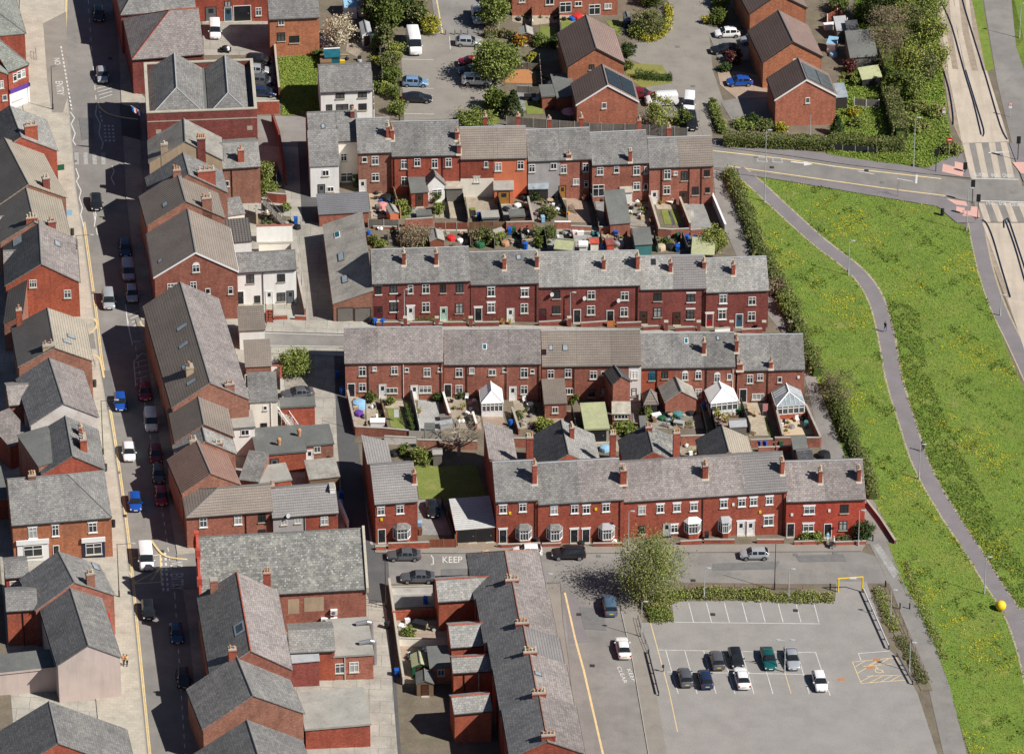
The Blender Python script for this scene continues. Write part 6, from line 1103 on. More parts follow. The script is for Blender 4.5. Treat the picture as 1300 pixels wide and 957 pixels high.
for x,y,H,r,pal,lab in((290,130,8,2.6,'dark','dark evergreen at the left edge of the woodland'),(380,100,8,2.6,'lightg','fresh green tree at the top of the woodland'),(480,60,8,2.8,'lime','lime green tree at the top edge of the woodland'),(560,100,7,2.4,'lightg','bright green tree next to the busway at the top'),(320,280,8.5,3.1,'twig','large bare brown tree on the left of the woodland'),(400,240,8,2.4,'brown','brown budding tree in the middle of the woodland'),(500,220,7,2.2,'olive','olive tree with dark trunk beside the brown tree'),(570,260,6.5,2.3,'lime','yellow green tree beside the busway'),(380,400,7,2.4,'brown','brown twiggy tree above the green sloping bank'),(450,420,7,2.6,'lime','yellow flowering tree in the woodland'),(540,420,6,2.2,'olive','olive green bushy tree near the end of the woodland'),(600,370,5,1.9,'lime','small yellow green tree on the busway edge'),(380,500,5,1.8,'green','dark green tree at the foot of the woodland'),(480,520,4.5,2.0,'lightg','light green tree at the foot of the woodland')):tree('A6',x,y+30,H,r,pal,lab,dens=.85,size=.14 if pal not in('twig','brown')else .08,trunk=.12,group=gw,n=10,shell=.3)
for x,y,lab in((500,610,'low green bush on the sloping bank, upper'),(450,690,'low green bush on the sloping bank, nearest the garden hedge'),(600,640,'green bush on the bank near the busway fence'),(500,720,'spreading green bush low on the bank'),(690,850,'bush at the corner of the crossing pavement')):shrub('A6',x,y,1.6,1.4,'weeds',lab,group='bushes on the sloping bank')
# the long hedge beside the alley, in lengths that differ
hedge('P',[(925,222),(940,255),(952,285),(962,318)],2.4,1.7,'hedge','upper length of the long hedge beside the alley',dens=80)
hedge('P',[(963,320),(978,350),(992,372),(1004,398)],2.9,1.9,'olive','bushy middle length of the hedge beside the end of the street',dens=80)
hedge('P',[(1005,400),(1020,440),(1038,478)],2.6,1.9,'hedge','length of hedge beside the conservatory end house',dens=80)
hedge('P',[(1052,490),(1068,530),(1082,565)],2.6,1.9,'mixed','dark length of hedge below the brown bush',dens=80)
hedge('P',[(1083,567),(1098,600),(1108,634)],2.2,1.6,'olive','lowest length of the alley hedge beside the bright red houses',dens=80)
shrub('P',1062,512,5.2,2.6,'brown','tall brown budding bush standing above the alley hedge',dens=.8,size=.07,n=22); shrub('P',982,372,2.4,1.2,'twig','dry brown patch of bush on the alley hedge',n=8); shrub('P',1000,395,2.6,1.6,'lightg','pale green bush on the grass side of the alley hedge')
shrub('P',905,318,3.6,1.9,'lime','bright yellow green bush behind the middle terrace',dens=1.8,size=.11); shrub('B3',612,455,2.5,2.2,'twig','big brown twiggy bush in the yards behind the middle terrace',dens=1.4,size=.09,n=18); shrub('B3',985,455,2.6,1.1,'olive','dark olive shrub beside the green garden netting'); shrub('B3',930,445,1.6,1.0,'brown','brown dead looking bush left of the olive shrub'); shrub('B3',430,470,.9,.9,'lightg','low green bush at the end of the workshop'); shrub('B3',650,470,.9,.9,'lime','low yellow green bush beside the brown twiggy bush')
shrub('C2',775,210,3.2,2.2,'lightg','round bright green bush above the parked dark grey car',dens=1.8); shrub('B2',700,108,2.2,1.3,'lightg','green bush beside the outside staircase',); shrub('A2',830,910,2.8,1.2,'lightg','light green bush in the shaded yard by the light slate roof')
shrub('D5',1185,570,2.8,1.3,'dark','round dark green bush at the end of the bright red houses',dens=1.6);
for x,lab in((850,'green flowering plants in front of the left bright red house'),(920,'tall green plants on the front wall of the bright red house')):shrub('D5',x,588,1.2,.75,'lightg',lab)
shrub('D5',1070,585,.8,.6,'olive','small plants below the window of the end red house')
for x,y,H,r,pal,lab in((420,215,1.5,.9,'green','green bush in the back corner of the lawn garden'),(520,270,2.0,1.4,'lightg','loose light green shrub beside the lawn')):shrub('D3',x,y+20,H,r,pal,lab)
V('D3'); sheet('lawn',[(480,300),(640,310),(870,300),(960,560),(640,520),(510,515)],'lawn',.04); sheet('driveway',[(500,520),(655,515),(745,745),(500,745)],'slabs_grey',.045); sheet('forecourt',[(750,780),(1000,780),(1000,830),(760,830)],'brick_paving',.12)
# bare tree
V('C3'); bs=gnd(750,775); rt=T('bare_tree','leafless pale tree with spreading limbs at the back of the lawn garden','tree',bs); limbs(rt,bs,bs+Z*4.6,.3,22,3.3,5,'trunk','bark_pale',6)
for i,(x,y)in enumerate(((1197,480),(1209,515),(1217,525),(1226,548),(1234,578),(1249,592),(1273,650),(1190,448),(1184,435),(1306,640))):
 V('P'); bs=gnd(x,y); rt=T('sapling','thin leafless sapling with a stake on the grass field','tree',bs,'saplings on the grass field'); limbs(rt,bs,bs+Z*R.uniform(2.6,3.4),.03,6,.55,i+50,'trunk','bark_grey',2)
V('P'); bs=gnd(1140,250); rt=T('sapling','taller bare young tree on the grass beside the top street','tree',bs); limbs(rt,bs,bs+Z*4.2,.045,10,.9,99,'trunk','bark_grey',3)
# rough planting strips around the car park
hedge('D7',[(330,560),(460,500),(560,478),(800,482),(1000,490)],2.6,.95,'weeds','strip of weeds and shrubs along the top of the car park',dens=170,rough=.3,size=.1); hedge('D8',[(0,490),(150,488),(320,488)],2.4,.8,'weeds','green planting left of the yellow height barrier',dens=170,rough=.3,size=.1)
hedge('D7',[(345,600),(470,590)],3.0,.8,'lightg','patch of bright green weeds under the weeping birch',dens=170,rough=.3,size=.1); V('D8'); sheet('planting_bed',[(520,420),(580,420),(640,560),(760,800),(830,960),(770,960),(640,690)],'earth',.06)
hedge('D8',[(545,440),(590,560),(640,660)],1.6,.7,'weeds','rough weedy strip between car park and footpath',dens=110,rough=.5,size=.09); hedge('D8',[(660,690),(720,800),(790,930)],1.6,.6,'olive','lower brownish weedy strip beside the footpath',dens=110,rough=.5,size=.09); hedge('D8',[(690,300),(720,390),(760,500),(820,640),(890,800)],1.4,.6,'weeds','scrubby growth along the grass edge of the footpath',dens=60,rough=.8,size=.09)
# grass blades, dandelions: nobody could count them
def inside(poly,x,y):
 r=np.zeros(len(x),bool); n=len(poly)
 for i in range(n):
  (x0,y0),(x1,y1)=poly[i],poly[(i+1)%n]; c=((y0>y)!=(y1>y))&(x<(x1-x0)*(y-y0)/(y1-y0+1e-9)+x0); r^=c
 return r
def fbm(x,y,f,s):return np.sin(x*f+s)*np.sin(y*f*1.3+s*2)+.6*np.sin(x*f*2.3+y*f*1.1+s*3)+.4*np.sin(x*f*4.1-y*f*3.3+s)
def tufts(name,polypx,n,size,pal,label=None,hgt=.12,mask=None,avoid=None):
 V('P'); W2_=[gnd(*p)for p in polypx]; poly=[(p.x,p.y)for p in W2_]; xs=[p[0]for p in poly]; ys=[p[1]for p in poly]
 x=NR.uniform(min(xs),max(xs),n); y=NR.uniform(min(ys),max(ys),n); k=inside(poly,x,y)
 for a in(avoid or[]):k&=~inside(a,x,y)
 if mask is not None:k&=mask(x,y)
 x,y=x[k],y[k]; pts=np.stack([x,y,-SL*x+.04+NR.uniform(0,hgt,len(x))],1); o=leaves(name,pts,size,pal,None,org=(0,0,0),up=.9); o['kind']='stuff'; return o
def band(pts,w):
 q_=[gnd(*p)for p in pts]; Lf,Rt=[],[]
 for i,p in enumerate(q_):
  a=q_[max(0,i-1)]; c=q_[min(len(q_)-1,i+1)]; d=c-a; s=Vector((-d.y,d.x,0)).normalized()*w/2; Lf.append(p+s); Rt.append(p-s)
 return[(p.x,p.y)for p in Lf+Rt[::-1]]
V('P'); AV=[band(pc,2.25),band(rp,2.15),band([(1290,782),(1330,768),(1400,750)],2.3)]
for n_,c in(('gr1',(.15,.225,.034)),('gr2',(.185,.26,.045)),('gr3',(.10,.165,.024)),('gr4',(.25,.285,.065))):leafm(n_,c)
tufts('grass',park,190000,.075,['gr1','gr2','gr1','gr4','gr2','gr3'],avoid=AV,hgt=.1)
V('P'); db=[gnd(*p)for p in((1140,400),(1150,470),(1172,530),(1200,590),(1225,640),(1262,705),(1300,770))]
def near(x,y,w):return np.min([np.hypot(x-(a.x+(c.x-a.x)*t),y-(a.y+(c.y-a.y)*t))for a,c in zip(db,db[1:])for t in np.linspace(0,1,8)],axis=0)<w
tufts('grass',park,260000,.12,['gr3','c','gr3','gr1','a'],avoid=AV,hgt=.2,mask=lambda x,y:((fbm(x,y,.35,1.7)+.8*fbm(x,y,1.1,.4)+NR.normal(size=len(x))*.4)>1.35)|(near(x,y,3.2)&((fbm(x,y,1.3,.4)+fbm(x,y,.5,3))>-1.0)))
tufts('dandelions',park,150000,.075,['dand','dand','y'],avoid=AV,hgt=.2,mask=lambda x,y:(fbm(x,y,.2,4.1)+.7*fbm(x,y,1.3,2.2)+NR.normal(size=len(x))*.25)>.95)
tufts('grass',verge,60000,.14,['gr1','gr2','gr3','gr4'],hgt=.3);
V('A2'); rg=[P(888,290),P(1100,278),P(1115,572),P(910,585)]; tufts('grass',rg,12000,.1,['gr2','gr4','gr1','gr2','gr1','lime'],hgt=.2)
V('A6'); vg=[P(0,815),P(440,838),P(560,900),P(560,922),P(300,903),P(0,848)]; tufts('grass',vg,6000,.12,['gr2','gr4','gr1'],hgt=.2)
# garden walls, fences, sheds, conservatories, bins and yard clutter
def wall(v,pts,h,label,mat='brick_rear',t=.23,cope='concrete',name='brick_wall',cat='wall',group=None):
 V(v); q_=[gnd(*p)for p in pts]; b=MB(); c=MB()
 for a,e in zip(q_,q_[1:]):
  d=(e-a); L_=d.length; d=d/L_; s=Vector((-d.y,d.x,0)).normalized()
  for mb,w,z0,z1 in((b,t/2,-.2,h-.07),(c,t/2+.04,h-.068,h)):
   mb.loft([[a-s*w+Z*z0,a+s*w+Z*z0,a+s*w+Z*z1,a-s*w+Z*z1],[e-s*w+Z*z0,e+s*w+Z*z0,e+s*w+Z*z1,e-s*w+Z*z1]])
 r=T(name,label,cat,q_[0],group); b.ob('wall_face',mat,r); c.ob('coping',cope,r); return r
def fence(v,pts,h,label,mat='fence_grey',post='concrete',step=1.85,name='wooden_fence',gravel=0,cat='fence',base=None):
 V(v); q_=[gnd(*p)for p in pts]; r=T(name,label,cat,q_[0])
 for a,e in zip(q_,q_[1:]):
  d=(e-a); L_=d.length; n=max(1,round(L_/step)); d=d/n; dn=d.normalized(); s=Vector((-dn.y,dn.x,0)).normalized()
  for i in range(n):
   p=a+d*i+dn*.06; e2=a+d*(i+1)-dn*.06; b=MB(); z0=.28 if base else .03
   b.loft([[p-s*.025+Z*z0,p+s*.025+Z*z0,p+s*.025+Z*h,p-s*.025+Z*h],[e2-s*.025+Z*z0,e2+s*.025+Z*z0,e2+s*.025+Z*h,e2-s*.025+Z*h]]); b.ob('fence_panel',mat,r)
   if base:b=MB(); b.loft([[p-s*.03-Z*.1,p+s*.03-Z*.1,p+s*.03+Z*.27,p-s*.03+Z*.27],[e2-s*.03-Z*.1,e2+s*.03-Z*.1,e2+s*.03+Z*.27,e2-s*.03+Z*.27]]); b.ob('gravel_board',base,r)
  for i in range(n+1):p=a+d*i; b=MB(); b.box(p-Z*.1,.12,.12,h+.18,rz=math.atan2(dn.y,dn.x)); b.ob('post',post,r)
 return r
def railing(v,pts,h,label,mat='black',step=1.6,rails=2,name='railing',cat='railing',bars=0):
 V(v); q_=[gnd(*p)for p in pts]; r=T(name,label,cat,q_[0]); ra=[MB()for _ in range(rails)]
 for a,e in zip(q_,q_[1:]):
  d=e-a; n=max(1,round(d.length/step))
  for i in range(n+1):p=a+d*(i/n); b=MB(); b.tube(p,p+Z*h,.035,n=6); b.ob('post',mat,r)
  for k in range(rails):z=h*(1-k*.5/max(1,rails-1))if rails>1 else h; ra[k].tube(a+Z*z,e+Z*z,.028,n=6)
 for k in ra:k.ob('rail',mat,r)
 return r
def shed(v,E1,E2,h,d,label,wm='timber_brown',rm='felt_grey',roof='gy',pitch=25,cat='shed',name='garden_shed',dr=True,**kw):
 V(v); k=block(label,E1,E2,h,d=d,roof=roof,pitch=pitch,wm=wm,rm=rm,name=name,cat=cat,gut=None,ov=.1,**kw)
 if dr:door(k,k.W*.5,'door_brown' if wm!='timber_red' else 'timber_red',w=min(.8,k.W*.5),h=min(1.7,h-.2),light=False)
 return k
def conserv(v,E1,E2,h,d,label,rm='upvc',dwarf='brick_bright',rise=1.15):
 V(v); k=block(label,E1,E2,h,d=d,roof='gy',rise=rise,hipL=.01,wm='glass_mid',rm=rm,ridge='upvc',name='conservatory',cat='conservatory',gut='upvc',ov=.1)
 bpy.data.objects.remove(k.roofo); f2=k.f2; k.roofo=roof_mesh(f2,k.W2,k.D2,k.ze,rise,hipL=k.D2*.42,ov=.1,th=.08).ob('roof',[rm,'upvc'],k.root)
 if rm=='glass_roof':
  b=MB()
  for i in range(1,6):u=k.D2*i/6; zz=k.ze+rise*min(1,2*min(i,6-i)/6)+.12; b.tube(f2.w(.0,u,k.ze+.1),f2.w(k.D2*.42*min(i,6-i)/3,u,zz),.035,n=4)
  for i in range(1,4):
   for dd in(0,k.D2):x=k.D2*.42+(k.W2-k.D2*.42)*i/4; b.tube(f2.w(x,dd,k.ze+.1),f2.w(x,k.D2/2,k.ze+rise+.1),.035,n=4)
  b.ob('glazing_bars','upvc',k.root)
 fr=k.fr; b=MB(); zg=k.zb
 for a in((-.06,k.W+.06,-.06,-.002),(-.06,-.002,0,k.D),(k.W+.002,k.W+.06,0,k.D)):vbox(b,fr,*a,zg,gz(fr.O.x)+.75)
 b.ob('dwarf_wall',dwarf,k.root); f=MB(); n=5
 for i in range(n+1):u=k.W*i/n; vbox(f,fr,u-.06,u+.06,-.07,-.001,gz(fr.O.x)+.75,k.ze)
 for z in(gz(fr.O.x)+.76,k.ze-.5,k.ze-.12):vbox(f,fr,-.06,k.W+.06,-.07,-.001,z,z+.1)
 for i in range(4):dd=k.D*i/3; vbox(f,fr,-.07,-.001,dd-.05,dd+.05,gz(fr.O.x)+.75,k.ze); vbox(f,fr,k.W+.001,k.W+.07,dd-.05,dd+.05,gz(fr.O.x)+.75,k.ze)
 f.ob('frame','upvc',k.root); return k
BINP={}
def wheelie(v,x,y,col,label,group='wheelie bins',rz=0):
 V(v); p=gnd(x,y,.03)
 if 'b' not in BINP:
  r=T('wheelie_bin',label,'wheelie bin',p); ORG[r.name]=Vector((0,0,0)); b=MB(); b.box((0,0,.06),.46,.56,.92,top=1.16); b.ob('body','bin_blue',r); b=MB(); b.box((0,0,.985),.6,.72,.07,top=.9); b.ob('lid','bin_blue',r)
  for s in(-1,1):b=MB(); b.tube((s*.2,.26,.1),(s*.28,.26,.1),.1,n=10); b.ob('wheel','tyre',r)
  b=MB(); b.tube((-.22,.4,.93),(.22,.4,.93),.02,n=6); b.ob('handle','black',r); BINP['b']=r; o=r
 else:o=copy_tree(BINP['b'],p,(0,0,0),label)
 o.rotation_euler=(0,0,rz or R.uniform(-.5,.5)); o['group']=group
 for c in o.children:
  if c.name.split('.')[0]in('body','lid'):c.material_slots[0].link='OBJECT'; c.material_slots[0].material=MATS[col]
 return o
def item(v,x,y,kind,label,group=None,col=None,s=1,rz=None):
 V(v); p=gnd(x,y,.04); rz=R.uniform(-.6,.6)if rz is None else rz; ca,sa=math.cos(rz),math.sin(rz)
 def q_(a,b_,c):return p+Vector(((a*ca-b_*sa)*s,(a*sa+b_*ca)*s,c*s))
 if kind=='pot':
  r=T('plant_pot',label,'plant pot',p,group); b=MB(); b.lathe(p,[(.16*s,0),(.24*s,.36*s),(.27*s,.36*s),(.27*s,.42*s),(.2*s,.4*s)],10); b.ob('pot',col or 'pot',r)
  leaves('plant',np.array(p)[None]+NR.normal(size=(70,3))*np.array((.2,.2,.16))*s+np.array((0,0,.62*s)),.09,PAL[R.choice(['green','lightg','red','orange','lime'])],r,org=p)
 elif kind=='table':
  r=T('garden_table',label,'garden table',p,group); b=MB(); b.tube(q_(0,0,.7),q_(0,0,.75),.6*s,n=16); b.ob('table_top',col or 'timber_pale',r)
  for a in range(4):b=MB(); b.tube(q_(.4*math.cos(a*1.57+.8),.4*math.sin(a*1.57+.8),0),q_(.3*math.cos(a*1.57+.8),.3*math.sin(a*1.57+.8),.7),.03,n=5); b.ob('leg',col or 'timber_pale',r)
 elif kind=='chair':
  r=T('garden_chair',label,'garden chair',p,group); b=MB(); b.box(q_(0,0,.4),.5,.5,.06,rz=rz); b.ob('seat',col or 'timber_pale',r); b=MB(); b.box(q_(0,.24,.46),.5,.05,.5,rz=rz); b.ob('backrest',col or 'timber_pale',r)
  for a,c in((-.22,-.22),(.22,-.22),(-.22,.22),(.22,.22)):b=MB(); b.tube(q_(a,c,0),q_(a,c,.4),.025,n=5); b.ob('leg',col or 'timber_pale',r)
 elif kind=='parasol':
  r=T('parasol',label,'parasol',p,group); b=MB(); b.tube(p,p+Z*2.3,.025,n=6); b.ob('pole','timber_pale',r); b=MB(); n=8; rim=[p+Vector((1.25*s*math.cos(i*.785),1.25*s*math.sin(i*.785),1.9))for i in range(n)]
  b.add(rim+[p+Z*2.4,p+Z*2.34]+[v_-Z*.06 for v_ in rim],[[i,(i+1)%n,n]for i in range(n)]+[[n+2+(i+1)%n,n+2+i,n+1]for i in range(n)]+[[(i+1)%n,i,n+2+i,n+2+(i+1)%n]for i in range(n)]); b.ob('canopy',col or 'render_cream',r)
 elif kind=='cover':
  b=MB(); n=12; b.loft([[p+Vector((rr*s*math.cos(i*.5236)*(1+.08*(i%2)),rr*s*math.sin(i*.5236)*(1+.08*(i%2)),z*s))for i in range(n)]for rr,z in((.95,0),(.9,.45),(.8,.72),(.45,.84),(.1,.86))]); return tag(b.ob('garden_cover',col or 'blue_light',org=p),label,'garden cover',group)
 elif kind=='box':
  r=T('storage_box',label,'storage box',p,group); b=MB(); b.box(p,1.4*s,.75*s,.6*s,rz=rz); b.ob('body',col or 'timber_brown',r); b=MB(); b.box(p+Z*.6*s,1.5*s,.85*s,.08*s,rz=rz); b.ob('lid',col or 'timber_brown',r)
 elif kind=='pallet':
  b=MB()
  for i in range(5):b.box(q_(0,-.45+i*.225,.1),1.2*s,.12*s,.03*s,rz=rz)
  for i in(-1,0,1):b.box(q_(i*.5,0,0),.1*s,1.0*s,.1*s,rz=rz)
  return tag(b.ob('pallet',col or 'timber_pale',org=p),label,'pallet',group)
 elif kind=='bench':
  r=T('garden_bench',label,'garden bench',p,group); b=MB(); b.box(q_(0,0,.4),1.4*s,.45,.06,rz=rz); b.ob('seat',col or 'timber_brown',r); b=MB(); b.box(q_(0,.22,.46),1.4*s,.05,.45,rz=rz); b.ob('backrest',col or 'timber_brown',r)
  for a in(-.6,.6):b=MB(); b.box(q_(a,0,0),.07,.4,.4,rz=rz); b.ob('leg',col or 'timber_brown',r)
 elif kind=='planter':
  r=T('planter',label,'planter',p,group); b=MB(); b.box(p,1.3*s,.45*s,.4*s,rz=rz); b.ob('trough',col or 'timber_brown',r); leaves('plants',np.array(p)[None]+NR.normal(size=(160,3))*np.array((.36,.16,.1))*s+np.array((0,0,.5*s)),.08,PAL[R.choice(['green','lightg','lime','mixed'])],r,org=p)
 elif kind=='drum':
  r=T('water_butt',label,'water butt',p,group); b=MB(); b.lathe(p,[(.3,0),(.34,.3),(.34,.6),(.3,.9)],12); b.ob('barrel',col or 'bin_green',r); b=MB(); b.lathe(p+Z*.9,[(.32,0),(.3,.06),(.05,.09)],12); b.ob('lid',col or 'black',r)
 elif kind=='boards':
  b=MB()
  for i in range(6):b.box(q_(R.uniform(-.2,.2),R.uniform(-.35,.35),i*.05),R.uniform(1,2)*s,.2*s,.045,rz=rz+R.uniform(-.5,.5))
  return tag(b.ob('board_pile',col or 'timber_pale',org=p),label,'board pile',group)
 return None
def dry(v,x,y,col,label):
 V(v); p=gnd(x,y); r=T('washing_line',label,'washing line',p); b=MB(); b.tube(p,p+Z*2,.03,n=6); b.tube(p+Vector((-.8,0,2)),p+Vector((.8,0,2)),.02,n=5); b.ob('pole','steel',r); b=MB(); b.box(p+Vector((.35,0,.7)),.7,.04,1.3); b.ob('cloth',col,r)
# yards of the rear facing terrace
gp_='plant pots in the rear yards'
for v,pts,m,n in(('e1',[(40,215),(390,240),(470,640),(110,640)],'slabs_warm','patio'),('e1',[(520,250),(790,250),(790,350),(520,350)],'slabs_warm','patio'),('e1',[(540,350),(720,350),(800,660),(600,600)],'lawn','lawn'),('e1',[(720,350),(790,350),(850,660),(800,660)],'slabs_warm','path'),('e1',[(960,240),(1240,260),(1276,640),(980,690)],'slabs_grey','patio'),('e2',[(300,150),(700,200),(760,640),(330,620)],'slabs_warm','patio'),('e2',[(760,430),(1040,430),(1100,600),(780,600)],'brick_paving','patio'),('e3',[(90,180),(300,200),(360,470),(140,500)],'slabs_warm','patio'),('e3',[(440,330),(700,300),(760,540),(480,540)],'brick_paving','patio'),('e4',[(540,330),(640,330),(680,650),(560,650)],'slabs_grey','patio'),('e4',[(100,780),(420,780),(420,900),(140,880)],'slabs_warm','patio'),('e4',[(760,420),(1218,450),(1218,650),(760,640)],'gravel','patio'),('e5',[(20,370),(230,370),(270,510),(20,510)],'slabs_warm','patio'),('e5',[(370,330),(600,330),(700,500),(400,540)],'brick_paving','patio'),('e6',[(60,250),(250,240),(310,580),(90,580)],'slabs_warm','patio'),('e6',[(225,400),(265,390),(330,580),(285,580)],'lawn','lawn'),('e6',[(360,330),(680,300),(760,570),(420,580)],'tan','patio'),('D3',[(100,130),(900,140),(900,170),(100,160)],'earth','back_passage'),('e5',[(0,680),(380,690),(380,810),(0,810)],'slabs_warm','back_passage')):V(v); sheet(n,pts,m,.05)
wall('e1',[(15,225),(120,720)],1.5,'brick wall along the back lane beside the blue covered table'); wall('e1',[(120,720),(480,735),(840,770)],1.5,'patched brick wall at the bottom of the lawn strip yard'); fence('e1',[(850,780),(1276,790)],1.5,'pale fence with a small grey shed at the end of the grey paved yard','concrete',step=2.0)
fence('e1',[(462,290),(560,690)],.9,'low brown fence between the white door and the blue covered table','fence_brown','timber_brown'); fence('e1',[(885,220),(990,740)],1.6,'pale green white fence beside the grey paved yard','woodwhite','woodwhite'); hedge('e1',[(800,350),(900,700)],1.0,1.3,'dark','dark hedge along the shaded side of the pale fence',size=.09)
wall('e2',[(240,230),(330,520)],1.3,'white topped yard wall beside the black back door',cope='woodwhite'); wall('e2',[(640,500),(690,660)],1.3,'short yard wall left of the big white conservatory',cope='woodwhite'); wall('e3',[(0,620),(40,690),(240,690)],1.6,'brick wall behind the yard with the blue tub'); wall('e3',[(85,330),(160,560)],1.1,'low dark wall along the passage beside the blue tub')
fence('e3',[(715,330),(780,640)],1.5,'weathered fence left of the mossy garage','fence_black','timber_grey'); wall('e4',[(540,700),(680,720)],.8,'low wall below the lean to conservatory'); fence('e4',[(640,360),(700,640)],1.6,'leaf covered fence beside the brown gazebo','fence_black','timber_grey')
wall('C5',[(205,720),(275,720)],1.7,'dark end of the garden wall behind the junk yard'); wall('C5',[(278,722),(470,715)],1.7,'brick wall with boarded gateway behind the flower pot yard'); fence('e5',[(240,360),(295,600)],1.5,'black fence between the junk yard and the solid white conservatory','fence_black','black'); fence('e5',[(310,260),(400,630)],1.5,'dark stained fence left of the solid white conservatory','fence_black','black'); fence('e6',[(5,300),(100,560)],1.5,'grey fence right of the flower pot yard','fence_grey','timber_grey')
wall('e6',[(335,290),(430,660)],1.5,'brick garden wall left of the glazed conservatory'); wall('e6',[(660,360),(810,690)],1.6,'brick boundary wall beside the alley'); wall('e6',[(100,700),(330,690)],1.3,'low brick wall behind the pink cloth yard'); wall('e6',[(345,695),(590,695)],1.6,'tall brick wall behind the glazed conservatory yard'); wall('e6',[(665,695),(800,695)],1.6,'brick end wall at the alley corner')
CG='brick_rear'
conserv('C3',(878,486),(992,482),2.3,3.6,'big white hipped conservatory beside the bare tree',dwarf='upvc'); conserv('C5',(447,487),(594,472),2.3,3.6,'solid white roofed conservatory behind the flower pots',dwarf='upvc'); conserv('C5',(812,503),(962,492),2.3,3.8,'glazed roof conservatory at the alley end',rm='glass_roof')
# gazebo
V('e4'); gk=block('brown hipped gazebo roof on posts over a blue seat',(685,365),(820,360),2.0,d=2.6,roof='gy',rise=1.3,hipL=1.3,hipR=1.2,wm='fence_black',rm='tile_brown',name='gazebo',cat='gazebo',gut=None)
shed('e1',(1058,640),(1180,640),1.4,1.6,'small grey flat topped shed in the corner of the grey paved yard','concrete','felt_grey','flat',ridge='felt_grey')
shed('e5',(535,500),(700,490),1.7,2.0,'low shed with blue grey roof beside the flower pots','timber_grey','lead','gx',dr=False)
shed('e4',(640,625),(700,622),1.2,1.6,'small grey dog kennel like shed among the bushes','timber_grey','felt_grey','monof',dr=False)
item('e1',170,330,'cover','blue sheet covering a garden table',col='blue_light',s=1.1); item('e1',165,440,'cover','white and purple cushions heaped on garden seats',col='purple',s=.7); item('e1',420,590,'box','white topped storage bench by the brick wall',col='white',s=1.4,rz=0); item('e1',460,410,'pallet','pale wooden pallet standing in the yard',rz=0)
dry('e1',640,530,'white','white folded parasol on the strip of lawn'); dry('e6',225,380,'pink','pink cloth hanging on a washing pole')
item('e3',215,215,'chair','white plastic chair under the back window',col='white'); item('e3',275,265,'table','white round table in the shaded yard',col='white',s=.8); shrub('e3',430,500,1.5,1.1,'lime','yellow green bush beside the dark slate wing'); shrub('e3',810,520,1.0,.6,'lime','small bush left of the mossy garage'); shrub('e3',740,230,1.6,.5,'green','climber on the fence by the brown extension')
item('e2',1150,590,'drum','blue tub in the narrow passage',col='bin_blue'); item('e2',560,240,'chair','white garden chair by the black bins',col='white'); item('e2',610,300,'cover','pink toy heap beside the conservatory',col='pink',s=.45); item('e2',270,510,'box','grey garden frame in the middle of the yard',col='timber_grey',s=1.1); item('e2',280,610,'box','blue grey board lying behind the bare tree',col='lead',s=1.3)
for x,y in((500,370),(1000,190),(985,420)):item('e2' if x<600 else 'e1',x,y,'pot','small plant pot in a rear yard',gp_)
for x,y in((450,430),(480,400),(530,420),(560,400),(420,460),(500,450),(370,370)):item('e5',x,y,'pot','small plant pot in a rear yard',gp_)
shrub('e5',390,380,1.4,.45,'yellow','yellow conifer bush in front of the white conservatory'); item('e5',570,440,'bench','brown bench by the flower pots'); item('e5',330,700,'boards','timber boards leaning in the passage')
for x,y,c,l in((265,310,'bin_blue','blue wheelie bin in the shaded gap by the white conservatory'),(620,370,'bin_green','green wheelie bin right of the white conservatory')):wheelie('e5',x,y,c,l)
for x,y,c,l in((250,690,'bin_blue','bright blue wheelie bin behind the pink cloth yard'),(190,690,'bin_blue','darker blue wheelie bin behind the pink cloth yard'),(405,690,'bin_green','green wheelie bin behind the tall brick wall'),(665,500,'teal','teal bin in the end house yard')):wheelie('e6',x,y,c,l)
item('e6',520,500,'cover','grey cover heap on the sandy yard',col='steel',s=.5); item('e6',575,440,'chair','white chair by the conservatory steps',col='white'); item('e6',120,370,'table','wooden round table in the pink cloth yard'); item('e6',90,330,'chair','wooden chair left of the round table'); item('e6',165,390,'chair','wooden chair right of the round table'); item('e6',120,560,'pallet','brown wooden frame on the paving',col='timber_brown',s=.8); item('e6',460,560,'boards','pale boards on the sandy yard',s=.7)
for x,y,k_,c,s,l in((810,520,'box','white',.9,'white boxes in the junk filled yard'),(870,540,'cover','bin_green',.6,'green sheet in the junk filled yard'),(930,480,'cover','black',.8,'black sheet over junk by the corrugated extension'),(950,560,'cover','blue_light',.4,'light blue tub in the junk filled yard'),(1040,500,'cover','teal',.8,'teal tarpaulin over junk'),(1060,610,'box','lead',1.0,'grey chest at the front of the junk filled yard'),(900,620,'boards','timber_grey',.8,'pile of grey boards in the junk filled yard'),(1180,480,'cover','black',.7,'black bags beside the flower heap'),(1160,600,'planter',None,.8,'planter by the low garden wall'),(920,380,'box','teal',.8,'teal box on the yard by the gazebo'),(1090,480,'chair','blue_light',1,'pale blue chair in the junk filled yard')):item('e4',x,y,k_,l,None,c,s)
shrub('e4',380,690,1.4,.8,'lightg','bright green shrub left of the lean to conservatory'); shrub('e4',560,730,1.2,1.1,'lightg','low green shrub below the lean to conservatory'); shrub('e4',680,520,1.6,.8,'lightg','climbing green shrub beside the gazebo'); item('e4',240,880,'cover','pale blue sheet over a garden heap behind the dark slate wing',col='blue_light',s=.8); item('e4',600,600,'boards','boards in the narrow yard')
